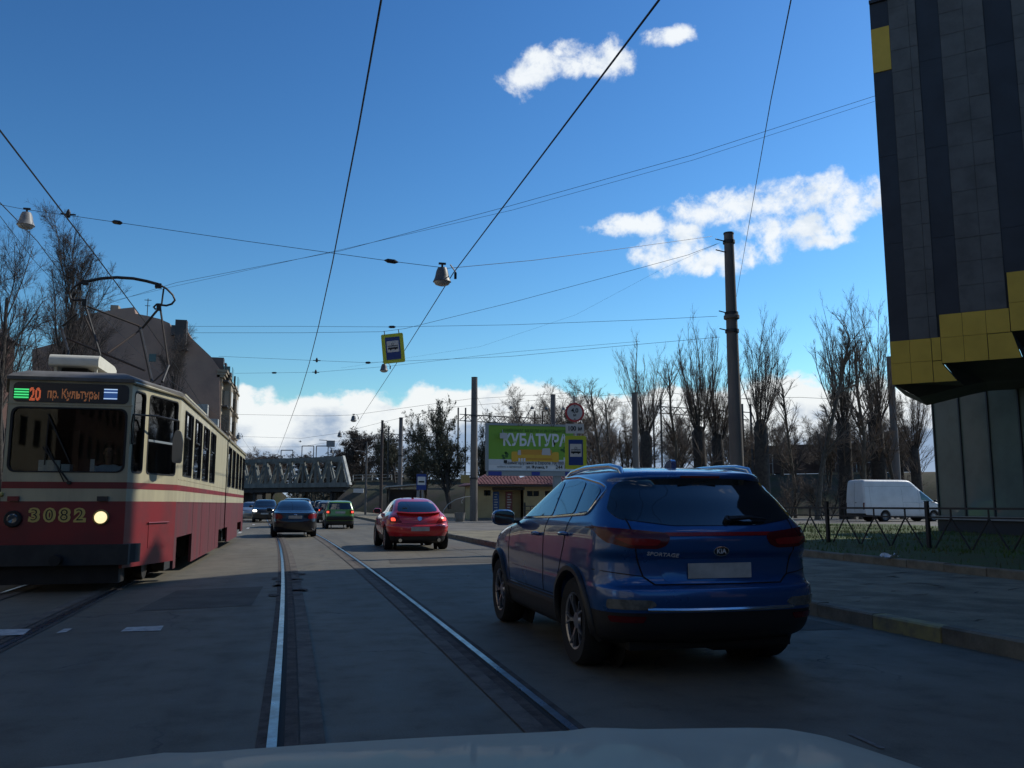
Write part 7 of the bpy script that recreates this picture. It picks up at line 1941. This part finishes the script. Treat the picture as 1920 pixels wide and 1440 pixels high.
span('lower railway wire passing behind the kiosk pole', [(715, 840, 116), (824, 790, 112), (930, 776, 106), (1190, 752, 95), (1500, 745, 84), (1700, 755, 80)], .03)
span('guy wire slanting down from the top of the kiosk pole', [(887, 728, 58.3), (905, 765, 60), (925, 785, 62)], .014)
# sockets where the middle contact wire is clipped to the spans
for i, (u, v, D, lab) in enumerate(((592, 698, 40, 'black clip on the contact wire below the hanging sign'), (594, 676, 38, 'black clip on the contact wire just above the lower clip'), (563, 828, 86, 'small far clip on the contact wire above the bridge'), (128, 402, 20, 'black clip on the left contact wire beside the left lantern'))):
    t = thing('wire_clip', lab, 'wire clip', PD(u, v, D), 0, 'wire clips')
    MB().lathe([(0, -.09), (.05, -.06), (.05, .05), (.02, .12), (0, .13)], 8).tube([(-.16, 0, .0), (.16, 0, .0)], .02, 5).build('clamp', 'jet', t)
def lantern(u, v, D, label, m='lamp_metal', s=1.0, clip=1):
    t = thing('street_lantern', label, 'street lamp', PD(u, v, D), 0, 'lanterns hung over the street'); t.scale = (s, s, s)
    MB().lathe([(.0, .20), (.10, .19), (.13, .12), (.155, 0), (.165, -.04), (.19, -.10), (.205, -.13), (.19, -.135)], 4 * 4, Matrix.Rotation(.3, 4, 'Z')).build('housing', m, t, smooth=40)
    MB().lathe([(.19, -.131), (.15, -.19), (.08, -.215), (0, -.22)], 16).build('glass', 'lamp_glass', t, smooth=40)
    MB().tube([(0, 0, .19), (0, 0, .28)], .025, 6).box((0, 0, .29), (.16, .05, .04)).build('hook', 'dark_steel', t)
    if clip: MB().tube([(.18 * 1, 0, .28), (.30, 0, .12), (.30, .0, 0)], .016, 5).box((.3, 0, .03), (.05, .06, .14)).build('cable_clip', 'jet', t)
lantern(49, 413, 20, 'pale sunlit lantern hanging at the left edge', 'lamp_metal_sun_tint', .95, 0)
lantern(829, 518, 19.3, 'dark lantern hanging in mid sky over the street', 'lamp_metal', 1.0)
lantern(720, 690, 38, 'lantern half hidden under the hanging tram stop sign', 'lamp_metal', .9)
lantern(663, 785, 62, 'small lantern on the cable bend above the bridge', 'lamp_metal', 1.1)
lantern(637, 815, 80, 'small far lantern left of the steel mast', 'lamp_metal', 1.15)
lantern(447, 819, 80, 'small far lantern above the tram tail', 'lamp_metal', 1.15)
lantern(622, 846, 112, 'tiny farthest lantern over the bridge', 'lamp_metal', 1.2)
t = thing('hanging_plate', 'small square board hung on the wires above the bridge', 'road sign', PD(620, 832, 84))
MB().box((0, 0, 0), (.75, .03, .55)).build('panel', 'sign_back', t)
for r_ in (((-.37, 0, -.28), (-.37, 0, .32)), ((.37, 0, -.28), (.37, 0, .32)), ((-.37, 0, -.28), (.37, 0, -.28)), ((-.37, 0, .28), (.37, 0, .28)), ((-1.1, 0, .35), (-.37, 0, .32))): MB().tube(r_, .03, 4).build('frame', 'dark_steel', t)

# ------------------------------------------------------------------ bonnet of the car the picture is taken from
bn = thing('car_bonnet', 'pale grey bonnet of the car we look out of, along the bottom edge', 'car bonnet', (.15, 0, 0), -.02)
b = MB(); NU, NV = 40, 18
def bz(x, y):
    e = max(0, abs(x) - .78) / .28
    return .995 -   .032 * x * x - .10 * e * e - .06 * ((y - .95) ** 2) - .55 * max(0, y - 1.62) ** 2 + .006 * math.exp(-((abs(x) - .42) / .05) ** 2) - .097 
for i in range(NU + 1):
    for j in range(NV + 1):
        x = -1.02 + 2.04 * i / NU; y = .80 + 1.15 * j / NV - .10 * (x / 1.02) ** 2 * (j / NV)
        b.v.append((x, y, bz(x, y)))
for i in range(NU):
    for j in range(NV): a = i * (NV + 1) + j; b.f.append((a, a + NV + 1, a + NV + 2, a + 1))
n = len(b.v); 
for i in range(NU + 1): x, y, z = b.v[i * (NV + 1) + NV]; b.v.append((x * 1.01, y + .06, z - .25))
for i in range(NU): b.f.append((i * (NV + 1) + NV, (i + 1) * (NV + 1) + NV, n + i + 1, n + i))
b.build('panel', 'paint_bonnet', bn, smooth=50)
MB().b2((-.85, .85, .45), (.85, 1.8, .72)).build('engine_bay', 'gap', bn)
for sg in (-1, 1):
    MB().tube([(sg * .62, .95, bz(.62, .95) + .02), (sg * .15, .84, bz(.15, .84) + .02)], .008, 5).build('wiper_arm', 'jet', bn)
